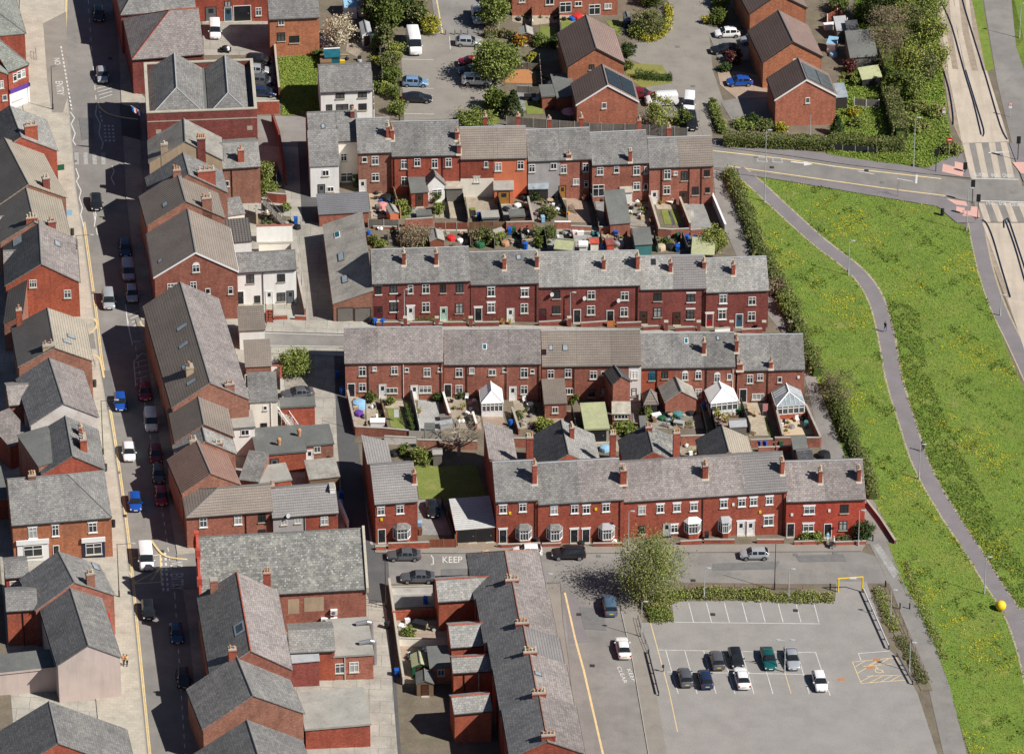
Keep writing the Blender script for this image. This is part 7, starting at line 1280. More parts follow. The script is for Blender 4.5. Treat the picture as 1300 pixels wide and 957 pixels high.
# behind the front row at the right end
shed('e6',(545,745),(680,735),1.7,2.2,'low grey shed behind the bright red houses','timber_grey','felt_grey','monof',dr=False); shed('e6',(590,830),(735,815),1.8,2.6,'dark pitched shed behind the bright red houses','timber_grey','slate_dark','gx',dr=False); item('e6',845,800,'cover','black covered heap beside the alley',col='black',s=1.0)
wall('e6',[(180,745),(350,740)],.8,'low pink brick wall left of the sheds'); wall('e6',[(360,745),(530,735)],.9,'low pink brick wall right of the gap')
# lawn garden behind the double garage
wall('D3',[(290,165),(490,175)],1.3,'white painted wall behind the detached house','brick_white'); wall('D3',[(500,195),(880,205)],1.5,'old brick wall across the back of the lawn garden','brick_brown'); shed('D3',(600,235),(655,233),1.9,1.4,'small grey weathered shed at the back of the lawn','timber_grey','felt_pale','gx',dr=False); item('D3',350,235,'cover','black round cover behind the detached house',col='black',s=.7)
wall('D3',[(236,842),(300,842)],.7,'short low brick wall at the detached house gate','brick_bright'); wall('D3',[(315,838),(500,832),(575,830)],1.1,'orange brick front wall of the detached house','brick_bright'); fence('D3',[(580,828),(745,826)],1.4,'dark maroon double gate to the lawn garden','fence_red','timber_brown',1.7,name='gate',cat='gate'); fence('D3',[(655,560),(740,800)],1.4,'grey fence between the drive and the garage','fence_black','timber_grey'); wheelie('D3',515,700,'blue_light','pale blue wheelie bin on the drive'); wheelie('D3',515,740,'bin_brown','brown bin behind the orange brick wall')
# front walls of the front row
for v,pts,l in(('D4',[(160,675),(180,678),(430,668)],'low red brick front wall below the first bay window'),('D4',[(440,672),(560,668)],'low brick front wall behind the black four wheel drive'),('D4',[(765,670),(950,668)],'low brick front wall beside the birch'),('D5',[(110,610),(235,603)],'low brick front wall below the bow window'),('D5',[(250,600),(430,600)],'low brick front wall below the lead roofed bay'),('D5',[(560,600),(720,600)],'low brick front wall right of the white doors'),('D5',[(780,612),(970,606)],'low red brick wall with flower bed before the bright red houses'),('D5',[(1015,614),(1205,608)],'low red brick wall at the end of the bright red houses')):wall(v,pts,.65,l,'brick_red')
wheelie('D4',402,650,'bin_black','black wheelie bin between the first two bays'); item('D4',890,640,'cover','pale rubbish bag heap by the dark bay window',col='render_cream',s=.6); item('D4',690,650,'cover','black bag heap outside the black doors',col='black',s=.5); wheelie('D5',265,575,'bin_black','black wheelie bin outside the lead roofed bay'); item('D4',80,700,'boards','small stone pile on the pavement below the garage',col='tan',s=.6)
# yards between the middle and the top terrace
for v,pts,m,n in(('f1',[(260,100),(540,100),(600,370),(290,400)],'slabs_warm','patio'),('f1',[(590,130),(690,250),(740,380),(640,380)],'lawn','lawn'),('f1',[(1030,180),(1240,160),(1300,390),(1040,390)],'slabs_warm','patio'),('f1',[(700,260),(840,270),(840,380),(740,380)],'slabs_grey','patio'),('f1',[(190,500),(1300,520),(1300,760),(230,760)],'earth','back_passage'),('f2',[(290,180),(640,180),(720,480),(330,500)],'slabs_warm','patio'),('f2',[(335,370),(410,370),(430,460),(350,500)],'lawn','lawn'),('f2',[(720,330),(1060,300),(1120,520),(780,530)],'slabs_grey','patio'),('f3',[(100,250),(440,200),(540,420),(180,520)],'gravel','patio'),('f3',[(530,220),(760,200),(830,530),(560,520)],'brick_paving','patio'),('f3',[(550,330),(620,300),(660,430),(560,400)],'lawn','lawn'),('f3',[(860,230),(1180,220),(1185,540),(920,560)],'slabs_grey','patio'),('f4',[(210,240),(430,240),(540,520),(240,500)],'gravel','patio'),('f4',[(500,250),(700,240),(720,330),(520,330)],'slabs_warm','patio'),('f4',[(560,335),(720,330),(780,480),(600,490)],'lawn','lawn'),('f4',[(632,345),(665,345),(715,490),(680,495)],'asphalt_dark','path'),('f4',[(780,250),(1000,250),(1090,530),(870,540)],'slabs_grey','patio'),('f4',[(480,640),(900,620),(1240,700),(1240,800),(480,790)],'earth','back_passage'),('f3',[(420,560),(900,580),(1185,680),(1185,850),(0,840),(0,600)],'slabs_grey','back_passage')):V(v); sheet(n,pts,m,.05)
wall('B3',[(390,378),(520,380)],.5,'low kerb wall under the grey panel fence'); fence('B3',[(365,372),(525,372)],1.4,'grey wooden panel fence with concrete posts right of the outbuilding','fence_grey'); wall('B3',[(560,372),(705,362)],1.5,'old brick yard wall behind the gabled shed'); fence('B3',[(712,388),(890,388)],1.4,'red brown panel fence on pale gravel boards','fence_red',base='render_cream'); fence('B3',[(893,385),(1090,382)],1.4,'light brown close boarded fence','fence_brown','timber_brown'); wall('f2',[(790,650),(1130,640)],1.5,'brick yard wall behind the orange house'); fence('B3',[(485,150),(535,325)],1.4,'tan fence between the brown brick house and the deep red house','timber_pale','timber_pale'); fence('B3',[(770,180),(795,325)],.9,'low fence by the sandy paved yard','timber_grey','timber_grey')
fence('f2',[(250,240),(320,560)],1.6,'black stained fence beside the ribbed lean to','fence_black','black'); fence('f2',[(680,290),(760,590)],1.6,'dark fence between the white walled yard and the orange porch','fence_black','black'); wall('f2',[(1055,330),(1120,620)],1.4,'brick yard wall right of the orange house'); fence('f3',[(440,240),(540,470)],1.5,'dark fence between the lean to yard and the parasol yard','fence_black','timber_grey'); fence('f3',[(805,230),(910,630)],1.6,'tall dark fence right of the cream parasol yard','fence_black','timber_grey'); wall('f3',[(400,600),(590,600)],1.3,'brick wall with white coping behind the parasol yard',cope='white'); wall('f3',[(590,640),(830,650)],1.2,'brick wall behind the brick paved yard'); wall('f3',[(915,660),(1040,660)],1.3,'brick wall left of the dark shed'); fence('f3',[(1165,170),(1185,260)],1.5,'fence left of the white glazed porch','fence_black','timber_grey')
wall('f4',[(440,260),(545,610)],1.5,'garden wall right of the gravel yard','brick_rear',cope='stone'); wall('f4',[(755,290),(860,560)],1.5,'dark yard wall between the striped lawn and the concrete yard','brick_dark',cope='stone'); wall('f4',[(1090,260),(1225,580)],1.6,'rendered boundary wall beside the top of the alley','render_grey',cope='white'); wall('f4',[(50,570),(290,600),(450,610)],1.3,'brick wall behind the gravel yard'); wall('f4',[(530,610),(660,620),(850,610)],1.4,'brick wall behind the striped lawn'); wall('f4',[(865,600),(1000,590)],1.0,'low brick wall behind the concrete yard')
shed('f1',(515,345),(612,330),1.7,2.2,'little orange red shed with grey roof','paint_orange','felt_pale',dr=False); shed('f1',(985,665),(1150,655),1.7,2.6,'brown shed with pale grey roof behind the red fence','timber_red','felt_pale',dr=False); shed('f1',(835,360),(1000,350),.9,1.4,'dark low bunker with cream lid','fence_black','felt_grey','flat',dr=False,ridge='felt_grey'); shed('f2',(505,495),(700,485),1.5,1.9,'low shed with pale blue grey flat roof','timber_grey','felt_pale','flat',dr=False,ridge='felt_grey'); shed('f2',(840,475),(1015,465),1.4,1.8,'brown shed with flat grey roof behind the orange house','timber_brown','felt_grey','flat',dr=False,ridge='felt_grey')
shed('f4',(40,485),(243,468),2.2,5.4,'large shed with plain dark grey roof in the top terrace yards','brick_rear','felt_grey','monof',dr=False); shed('f4',(298,698),(468,686),2.0,2.6,'teal painted shed with grey felt roof','teal','felt_grey','monof',dr=False); shed('f3',(400,830),(600,850),1.7,3.0,'tumbledown shed with pale mossy felt','timber_grey','felt_moss','gx',dr=False); shed('f3',(820,770),(910,768),1.5,1.6,'cream play house with red roof','render_cream','paint_red','gx',dr=False); shed('f3',(1010,790),(1090,780),1.6,2.0,'dark red shed behind the middle terrace','paint_red','brick_dark','gx',dr=False); shed('f3',(690,790),(780,790),1.5,1.2,'white and pink metal cabinet in the back yards','white','white','flat',dr=False,ridge='white')
V('f4'); t_=block('tent like white sheeted lean to at the end of the middle terrace yards',(880,790),(1105,800),1.4,d=3.0,roof='monof',rise=1.0,wm='timber_grey',rm='felt_moss',name='lean_to',cat='outbuilding')
hedge('f3',[(150,680),(420,690)],2.4,1.9,'olive','overgrown ivy covered shed roof in the back yards',size=.1,dens=120,name='ivy_heap',cat='ivy'); shrub('f3',165,260,2.2,1.0,'dark','dark green shrub below the blue glazed lean to'); shrub('f3',330,460,1.6,1.2,'olive','straggly shrub in the gravel yard'); shrub('f3',230,800,1.4,.7,'green','green shrub under the ivy shed'); shrub('f1',1040,200,2.0,.8,'green','clipped green shrub by the white gabled extension'); shrub('f1',1080,320,1.4,.8,'lightg','bright green shrub at the edge of the sandy yard'); shrub('f1',640,300,1.6,.9,'lime','yellow green border shrub beside the tan fence'); shrub('f1',690,340,1.0,.8,'lightg','leafy low shrub at the end of the border'); shrub('A3',330,945,2.2,.55,'dark','dark green conifer bush by the french windows of the white house')
for v,x,y,c,l in(('f2',830,690,'bin_blue','blue wheelie bin behind the light brown fence'),('f2',885,680,'lime_bin','pale green bin next to the blue wheelie bin'),('f2',1025,870,'bin_blue','blue wheelie bin near the middle terrace roof'),('f3',265,520,'blue_light','light blue bin in the gravel yard'),('f3',1110,690,'bin_blue','blue bin below the dark shed'),('f3',960,850,'bin_blue','blue bin by the cream play house'),('f3',60,830,'bin_blue','blue bin left of the ivy shed'),('f4',100,610,'bin_blue','blue bin left of the teal shed'),('f4',828,660,'bin_blue','left of two blue wheelie bins near the lime bush'),('f4',910,670,'bin_blue','right of two blue wheelie bins near the lime bush'),('f4',735,770,'bin_blue','blue bin half hidden by the middle terrace ridge'),('f4',740,640,'bin_green','green bin behind the striped lawn wall'),('f2',460,510,'bin_blue','navy storage bin beside the blue grey flat roof')):wheelie(v,x,y,'bin_green' if c=='lime_bin' else c,l)
for v,x,y,k_,c,s,l in(('f1',420,260,'cover','pink',.8,'faded red barrel heap in the gravelled yard'),('f1',400,330,'boards','timber_grey',.9,'pile of dark timber in the yard by the little red shed'),('f1',370,70,'pallet','timber_pale',1.2,'pale wooden pallets against the brown brick house'),('f1',470,170,'cover','black',.9,'dark heap under the tan fence'),('f1',260,610,'drum','bin_blue',1,'blue tub at the end of the workshop'),('f1',290,640,'box','paint_red',.8,'red crates stacked at the end of the workshop'),('f1',680,700,'cover','navy',.5,'dark blue sack behind the chimney'),('f1',1230,640,'cover','red',.7,'red toys behind the pale grey roofed shed'),('f2',230,780,'cover','white',.5,'white bags in the back yards'),('f2',470,830,'cover','bin_green',.9,'green netting cage in the back yards'),('f2',690,700,'box','concrete',1.2,'grey slab stack by the light brown fence'),('f2',780,820,'cover','pot',.7,'rubble heap behind the middle terrace'),('f2',900,780,'boards','timber_pale',1.0,'planks behind the middle terrace'),('f2',1000,250,'cover','black',.9,'black covered bench beside the orange porch'),('f2',930,360,'cover','white',.6,'white sheets on the yard behind the orange house'),('f2',790,400,'cover','black',.6,'bicycle heap beside the white items'),('f3',300,250,'chair','render_cream',1,'cream garden chair in the gravel yard'),('f3',350,300,'table','timber_pale',.8,'small wooden table in the gravel yard'),('f3',250,320,'pot',None,1.2,'large plant pot in the gravel yard'),('f3',520,420,'planter','or',1,'orange planter by the white coping'),('f3',630,650,'box','white',.7,'left white chest in the row behind the brick paved yard'),('f3',700,660,'box','white',.7,'middle white chest in the row behind the brick paved yard'),('f3',780,660,'box','felt_pale',.7,'right pale chest in the row behind the brick paved yard'),('f3',870,670,'cover','teal',.6,'teal tub at the foot of the tall dark fence'),('f3',740,270,'pot',None,1.2,'plant pot by the tall dark fence'),('f3',940,260,'cover','black',.7,'black covered barbecue by the patio doors'),('f3',1020,250,'bench','timber_grey',1,'grey bench by the patio doors'),('f3',1010,700,'boards','timber_pale',1,'pale timber frame leaning behind the dark shed'),('f3',1150,790,'cover','lead',.8,'grey sheeted frame behind the middle terrace'),('f4',205,240,'pot',None,1.3,'orange flower pot in the white porch'),('f4',290,240,'pot',None,1.2,'flower pot below the ground floor window'),('f4',370,235,'pot',None,1.3,'orange flower pot right of the window'),('f4',240,370,'cover','render_cream',.4,'pale stones in the gravel yard'),('f4',560,280,'pot',None,.9,'yellow flower pot above the striped lawn'),('f4',640,275,'bench','render_cream',1,'cream bench above the striped lawn'),('f4',845,400,'cover','concrete',.9,'grey rubble on the concrete yard'),('f4',560,580,'pallet','timber_pale',1,'pale crate in the passage beside the teal shed'),('f4',660,740,'cover','black',.8,'heap of black and blue junk in the back yard'),('f4',740,720,'cover','bin_blue',.6,'blue tarpaulin in the back yard'),('f4',560,740,'cover','tan',.8,'brown earth heap beside the teal shed'),('f4',660,690,'planter',None,1,'planter in the back yard near the blue bins')):item(v,x,y,k_,l,gp_ if l.startswith('small')else None,{'or':'orange'}.get(c,c),s)
item('f3',615,175,'parasol','cream parasol over a table in the brick paved yard'); item('f3',620,195,'table','round table under the cream parasol',col='timber_grey')
for v,pts,h,l,m in(('f1',[(600,540),(640,740)],1.3,'dark rickety fence left of the brown twiggy bush','fence_grey'),('f1',[(960,560),(990,740)],1.4,'brown fence left of the pale grey roofed shed','fence_brown'),('f2',[(330,690),(360,850)],1.3,'brown yard fence near the green netting cage','fence_brown'),('f2',[(620,700),(650,870)],1.3,'grey yard fence left of the slab stack','fence_grey'),('f2',[(960,700),(985,870)],1.4,'dark yard fence right of the planks','fence_black'),('f3',[(280,700),(310,850)],1.5,'black yard fence beside the ivy shed','fence_black'),('f3',[(600,690),(630,850)],1.4,'red brown yard fence beside the white metal cabinet','fence_red'),('f3',[(930,700),(960,850)],1.4,'brown yard fence beside the dark red shed','fence_brown'),('f4',[(250,620),(285,760)],1.4,'grey yard fence left of the teal shed','fence_grey'),('f4',[(780,650),(830,780)],1.5,'weathered yard fence between the blue bins','fence_grey'),('f4',[(490,640),(530,780)],1.3,'dark yard fence right of the teal shed','fence_black')):fence(v,pts,h,l,m,'timber_grey')
for v,x,y,H,r,p_,l in(('f1',320,690,1.2,.8,'mixed','dark green bush at the end of the red crates'),('f1',850,720,1.0,.8,'olive','olive bush at the foot of the brown twiggy bush'),('f2',600,800,1.3,.9,'mixed','green bush behind the middle terrace by the grey fence'),('f2',720,760,1.0,.7,'lime','small lime bush by the slab stack'),('f4',340,640,.9,.6,'olive','small olive bush above the teal shed'),('f4',600,700,1.0,.7,'mixed','green bush by the brown earth heap'),('e1',330,260,1.3,.7,'mixed','dark plant in the corner by the white back door'),('e1',600,300,.9,.5,'lightg','small plant at the top of the lawn strip'),('e2',180,250,1.2,.7,'dark','dark plant beside the white topped yard wall'),('e2',480,200,1.1,.7,'dark','dark plant below the small back window'),('e3',130,380,1.0,.8,'olive','straggly plant along the low dark wall'),('e4',480,660,1.2,.8,'lightg','green plant right of the mossy garage')):shrub(v,x,y,H,r,p_,l)
# small clutter of the back yards
def clutter(v,poly,n,seed):
 V(v); w=[gnd(*p)for p in poly]; pl=[(p.x,p.y)for p in w]; rr=random.Random(seed); xs=[p[0]for p in pl]; ys=[p[1]for p in pl]; k=0; z0=.05
 while k<n:
  x,y=rr.uniform(min(xs),max(xs)),rr.uniform(min(ys),max(ys))
  if not inside(pl,np.array([x]),np.array([y]))[0]:continue
  k+=1; p=Vector((x,y,gz(x)+z0)); kd=rr.choice(['crate','bucket','sack','plank','crate','weed','weed','weed','slab','sack']); b=MB(); a=rr.uniform(0,3)
  if kd=='crate':
   m,l=rr.choice([('timber_grey','grey'),('timber_brown','brown'),('white','white'),('bin_black','black'),('timber_pale','pale')]); s=rr.uniform(.35,.8); h=rr.uniform(.25,.7); b.box(p,s,s*.7,h,rz=a); b.box(p+Z*(h+.002),s*1.06,s*.76,.05,rz=a); tag(b.ob('crate',m,org=p),'small %s crate among the clutter of the terrace back yards'%l,'crate',l+' crates in the back yards')
  elif kd=='bucket':
   m,l=rr.choice([('bin_blue','blue'),('bin_black','black'),('pot','terracotta'),('white','white')]); b.lathe(p,[(.16,0),(.22,.4),(.24,.4),(.23,.36)],10); tag(b.ob('bucket',m,org=p),'small %s bucket among the clutter of the terrace back yards'%l,'bucket',l+' buckets in the back yards')
  elif kd=='sack':
   m,l=rr.choice([('black','black'),('cloth_white','white'),('timber_grey','grey')]); b.lathe(p,[(.2,0),(.34,.15),(.3,.38),(.12,.5),(.05,.6)],8); tag(b.ob('sack',m,org=p),'small %s sack among the clutter of the terrace back yards'%l,'sack',l+' sacks in the back yards')
  elif kd=='plank':
   for i in range(3):b.box(p+Z*(i*.06),rr.uniform(.9,1.8),.18,.05,rz=a+rr.uniform(-.4,.4))
   tag(b.ob('planks',rr.choice(['timber_pale','timber_grey','timber_brown']),org=p),'few loose planks lying in the terrace back yards','planks','loose planks in the back yards')
  elif kd=='slab':b.box(p,.6,.5,.07,rz=a); b.box(p+Z*.072,.55,.5,.07,rz=a+.3); tag(b.ob('paving_slabs','concrete',org=p),'few loose paving slabs stacked in the terrace back yards','slabs','loose slabs in the back yards')
  else:tag(leaves('weed_clump',np.array(p)[None]+np.abs(NR.normal(size=(70,3)))*np.array((.2,.2,.18)),.1,PAL[rr.choice(['green','lightg','olive','mixed'])],None,org=p),'low clump of weeds growing in the terrace back yards','weeds','weed clumps in the back yards')
for v,poly,n,sd in(('f1',[(240,520),(1280,540),(1280,740),(260,740)],39,1),('f2',[(230,680),(1120,690),(1120,870),(240,860)],39,2),('f3',[(20,600),(1160,680),(1160,850),(20,830)],45,3),('f4',[(20,600),(1100,660),(1000,790),(20,760)],39,4),('f3',[(110,250),(440,220),(540,420),(190,500)],24,5),('f4',[(220,250),(430,250),(520,500),(250,500)],21,6),('f2',[(730,330),(1050,310),(1110,510),(790,520)],15,7),('f1',[(280,110),(540,110),(590,360),(300,390)],18,8),('e1',[(60,240),(390,250),(460,630),(120,630)],21,9),('e2',[(310,180),(690,220),(740,620),(340,610)],21,10),('e3',[(100,190),(300,210),(350,460),(150,490)],12,11),('e4',[(770,430),(1200,450),(1200,640),(780,630)],27,12),('e5',[(380,340),(590,340),(690,490),(410,530)],15,13),('e6',[(370,340),(670,310),(740,560),(430,570)],15,14),('e5',[(0,690),(370,690),(370,800),(0,800)],15,15),('D3',[(110,140),(880,150),(880,168),(110,160)],15,16),('h1',[(290,620),(500,640),(540,720),(260,720)],21,17),('i3',[(240,700),(420,640),(440,740),(250,740)],15,18),('i3',[(150,400),(480,380),(500,490),(170,500)],12,19),('A3',[(150,180),(410,130),(440,320),(160,320)],24,20),('A4',[(210,80),(560,70),(560,100),(230,120)],15,21),('A4',[(250,310),(340,360),(420,470),(360,470)],12,22)):clutter(v,poly,n,sd)
# front gardens of the middle terrace
for i,(x,y0)in enumerate(((385,893),(560,893),(735,893),(905,893))):wall('B3',[(x+22,y0),(x+150,y0-2)],.8,['low brick wall before the maroon door','low brick wall with hedge before the white door','low wall with dark railing before the green door','low brick wall before the black door at the change of roof'][i],'brick_dark')
for i,x in enumerate((560,727,905)):V('B3'); p=gnd(x,893); b=MB(); b.box(p,.5,.5,1.5); b.box(p+Z*1.5,.62,.62,.12,m=1); tag(b.ob('gate_pier',['brick_dark','stone'],org=p),'brick gate pier on the street in front of the middle terrace','gate pier','gate piers of the middle terrace')
for x in(510,273,445,618,790,930):V('B5' if x not in(510,)else 'B4'); p=gnd(x,915 if x!=510 else 893); b=MB(); b.box(p,.5,.5,1.5); b.box(p+Z*1.5,.62,.62,.12,m=1); tag(b.ob('gate_pier',['brick_dark','stone'],org=p),'brick gate pier on the street in front of the middle terrace','gate pier','gate piers of the middle terrace')
hedge('B3',[(615,870),(720,868)],.7,.8,'green','low green hedge before the white front door',size=.08); hedge('B3',[(780,880),(890,878)],.7,.8,'lightg','low light green hedge before the green front door',size=.08)
for v,a,c,l in(('B4',(350,890),(500,880),'low brick wall before the dark red door'),('B4',(570,895),(710,885),'pinkish low wall before the first black door'),('B4',(760,895),(890,890),'low wall before the second black door'),('B5',(150,915),(260,910),'low wall before the brown door'),('B5',(320,920),(430,915),'low wall before the tile roofed house'),('B5',(530,925),(610,920),'white wall before the bright red door'),('B5',(670,930),(780,925),'low wall before the blue door')):wall(v,[a,c],.75,l,'render_white' if 'white' in l else 'brick_dark')
fence('B4',[(712,895),(748,893)],1.0,'orange wooden gate between two black doors','timber_orange','timber_orange',name='gate',cat='gate'); wheelie('B3',400,885,'bin_blue','blue wheelie bin before the maroon door'); wheelie('B3',440,888,'bin_blue','second blue bin before the maroon door, nearer the railings'); item('B3',375,875,'drum','dark tub at the corner of the workshop',col='bin_black')
for x in(1030,1075,1110):item('B3',x,880,'pot','flower pot on the front wall by the plain white door','flower pots by the plain white door')
# fences and walls at the top
fence('A4',[(172,640),(440,660),(590,672),(830,680),(1085,700)],1.7,'long fence of weathered boards and concrete posts behind the top terrace','fence_grey',step=1.95)
fence('A4',[(220,350),(340,358)],1.2,'grey slatted fence above the orange clay patio','fence_grey','timber_grey'); fence('A4',[(338,320),(350,470)],1.5,'fence between the clay patio and the shaded garden','fence_grey','timber_pale'); fence('A4',[(225,470),(345,476)],1.2,'grey fence above the artificial lawn','fence_grey','timber_grey'); fence('A4',[(300,60),(300,160)],1.6,'dark fence between the top gardens','fence_black','timber_grey'); fence('A4',[(435,60),(445,230)],1.7,'tall dark fence left of the orange brick house garden','fence_black','timber_grey')
shed('A4',(240,180),(305,178),1.8,2.2,'garden shed with pale grey roof by the orange flowers','timber_brown','felt_pale'); item('A4',490,620,'parasol','pale pink garden canopy behind the long fence',col='pink'); shrub('A4',235,230,2,1.1,'orange','orange flowering shrub beside the pale roofed shed'); shrub('A4',302,305,1.2,.7,'yellow','bright yellow bush below the garden path'); shrub('A4',335,230,2.0,1.1,'green','dark leafy shrub beside the small lawn'); shrub('A4',410,240,1.8,1.0,'dark','dark shrub at the corner of the small lawn'); hedge('A4',[(60,190),(130,185),(215,200)],1.2,1.6,'brown','brown hedge along the top of the parking court'); item('A4',290,505,'box','dark garden sofa above the artificial lawn',col='bin_black',s=1.2); item('A4',320,520,'table','blue grey table on the artificial lawn',col='lead'); item('A4',395,545,'cover','brown shrub like heap beside the grey store',col='brick_dark',s=.7); item('A4',405,440,'box','white bench in the shaded garden',col='white'); item('A4',360,60,'chair','white garden chair on the upper patio',col='white'); item('A4',330,70,'chair','second white garden chair on the upper patio, left',col='white'); item('A4',530,95,'cover','red play toy on the upper lawn',col='red',s=.9); item('A4',505,100,'cover','blue play toy next to the red toy',col='bin_blue',s=.6); wheelie('A4',180,70,'teal','teal bin at the top patio corner'); shed('A4',(770,95),(800,93),1.8,1.6,'dark blue shed beside the olive shrub','navy','felt_grey',dr=False)
fence('A3',[(430,170),(450,300),(462,420)],1.6,'pale concrete post fence along the long garden','fence_grey'); shed('A3',(358,175),(405,172),2.2,3.6,'white glazed summer house in the long garden','upvc','lead',dr=True); shed('A3',(355,195),(400,200),1.0,1.6,'green topped planter box in front of the summer house','timber_grey','bin_green','flat',dr=False,ridge='bin_green'); V('A3'); gh=block('small greenhouse with teal glazing in the long garden',(170,290),(245,286),1.7,d=2.4,roof='gx',pitch=28,wm='glass_teal',rm='glass_teal',name='greenhouse',cat='greenhouse',gut=None,ridge='white'); shed('A3',(150,318),(200,316),1.3,1.2,'slatted brown cold frame behind the white cottage','timber_red','timber_brown','flat',dr=False,ridge='timber_brown'); item('A3',255,318,'box','yellow bin box behind the white cottage',col='yellow',s=.6); item('A3',345,312,'cover','dark stone ornament behind the white cottage',col='lead',s=.4); shed('A3',(270,40),(330,36),2.0,3.0,'white and blue polythene tunnel at the top of the garden','white','blue_light','gx',dr=False); shed('A3',(335,30),(380,28),2.0,3.0,'second pale polythene tunnel at the top edge','white','lead','gx',dr=False)
fence('A3',[(415,470),(418,600)],1.4,'white posted fence right of the white cottage','fence_grey','white')
wall('A2',[(866,200),(880,350),(896,500)],2.0,'tall brick wall on the right of the walled yard','brick_dark',cope='stone'); wall('A2',[(896,575),(780,578)],2.2,'brick end wall of the walled yard above the top street','brick_red',cope='stone'); wall('A2',[(860,620),(895,720),(930,940)],1.8,'red topped brick wall down the left side of the dark lane','brick_dark',cope='brick_dark')
V('A2'); r=T('hand_cart','small loaded trolley with black and white bundles in the walled yard','trolley',gnd(622,262)); b=MB(); p=gnd(622,262); b.box(p+Z*.3,1.8,1.2,.12); b.ob('bed','black',r)
for dx in(-.5,.5):
 b=MB(); b.tube(p+Vector((dx,-.6,.16)),p+Vector((dx,.6,.16)),.15,n=8); b.ob('axle','tyre',r)
b=MB(); b.lathe(p+Z*.42,[(.6,0),(.55,.4),(.2,.6)],9); b.ob('bundle','black',r); b=MB(); b.lathe(p+Vector((.4,-.2,.42)),[(.3,0),(.28,.4),(.1,.55)],8); b.ob('white_bundle','white',r)
wall('h1',[(335,520),(420,530),(505,535)],1.6,'brick retaining wall beside the wooden staircase','brick_red'); wall('h1',[(240,620),(250,720)],1.8,'short tan wall left of the rubble yard','render_tan'); fence('h1',[(410,260),(420,420)],1.4,'dark fence in the shaded strip by the light green bush','fence_black','timber_grey'); fence('h1',[(290,600),(480,620)],1.2,'dark timber screen under the wooden staircase','fence_black','timber_grey'); V('h1'); sheet('rough_grass',[(20,465),(200,455),(215,530),(60,540)],'lawn',.06); sheet('planting_bed',[(270,180),(420,180),(500,450),(330,480),(285,420)],'earth',.05); sheet('yard_gravel',[(250,620),(540,650),(545,730),(245,740)],'earth',.05); shrub('h1',500,590,.9,.7,'lightg','green plant at the top of the lane by the staircase'); item('h1',350,640,'boards','timber pile in the rubble yard',s=1.2); item('h1',430,680,'cover','rubble heap in the yard behind the white wall',col='tan',s=.7)
wall('B2',[(648,362),(838,356)],2.7,'white painted yard wall across the lane','render_white',cope='brick_red'); wall('B2',[(660,418),(830,412)],1.5,'cream yard wall above the white cottages','render_cream',cope='concrete'); wall('B2',[(862,560),(905,770)],1.8,'timber screened wall at the lane side of the white cottages','brick_brown'); wall('B2',[(855,410),(865,560)],2.0,'brick and timber side wall right of the white cottages','brick_brown'); wall('B2',[(740,775),(810,772)],.8,'low brick wall before the white cottages','brick_red'); wall('B2',[(850,775),(910,778)],.8,'low brick wall at the corner of the white cottages','brick_red')
def stairs(v,x0,y0,x1,y1,n,h,w,label,mat,rail):
 V(v); a,e=gnd(x0,y0),gnd(x1,y1); d=e-a; d.z=0; s=Vector((-d.y,d.x,0)).normalized()*w/2; r=T('outside_staircase',label,'staircase',a); b=MB()
 for i in range(n):z=h*(n-i)/n; p,q_=a+d*(i/n),a+d*((i+1)/n); b.loft([[p-s+Z*(z-.18),p+s+Z*(z-.18),q_+s+Z*(z-.18),q_-s+Z*(z-.18)],[p-s+Z*z,p+s+Z*z,q_+s+Z*z,q_-s+Z*z]])
 b.ob('steps',mat,r)
 for sg in(-1,1):b=MB(); b.tube(a+s*sg+Z*(h+.9),e+s*sg+Z*.9,.05,n=5); [b.tube(a+d*(i/4)+s*sg,a+d*(i/4)+s*sg+Z*(h*(1-i/4)+.9),.04,n=5)for i in range(5)]; b.ob('handrail',rail,r)
stairs('B2',685,230,790,270,12,2.6,1.0,'wooden outside staircase leading down to the lane','timber_grey','timber_grey'); stairs('C2',705,470,785,520,10,2.2,1.2,'white outside staircase beside the brick garage','concrete','white'); stairs('B2',716,745,716,790,5,.8,1.0,'brick steps up to the white cottage door','brick_red','black')
wheelie('B2',855,265,'bin_blue','blue bin by the wooden staircase'); item('B2',862,290,'cover','black bags below the blue bin',col='black',s=.6); wheelie('C2',990,235,'bin_blue','blue bin in the shade of the terrace end wall'); wheelie('C2',1015,320,'bin_blue','blue bin by the back gate of the end house'); wheelie('C2',1010,845,'bin_blue','blue bin at the corner of the grey brown tiled house'); wheelie('D6',150,795,'bin_blue','blue bin at the bottom of the back lane'); wheelie('D6',95,525,'bin_black','grey black bin in the back lane')
wall('C2',[(655,235),(705,235),(706,300)],2.0,'white painted wall beside the brick outhouse','render_white',cope='brick_red'); sheet('yard_gravel',[(720,240),(810,235),(850,300),(730,320)],'gravel',.05); fence('C2',[(705,190),(830,195)],1.1,'fence behind the round green bush','fence_grey','timber_grey'); wall('C2',[(1000,890),(1045,1000)],1.2,'white rendered wall at the end of the grey brown tiled house','render_white',cope='white')
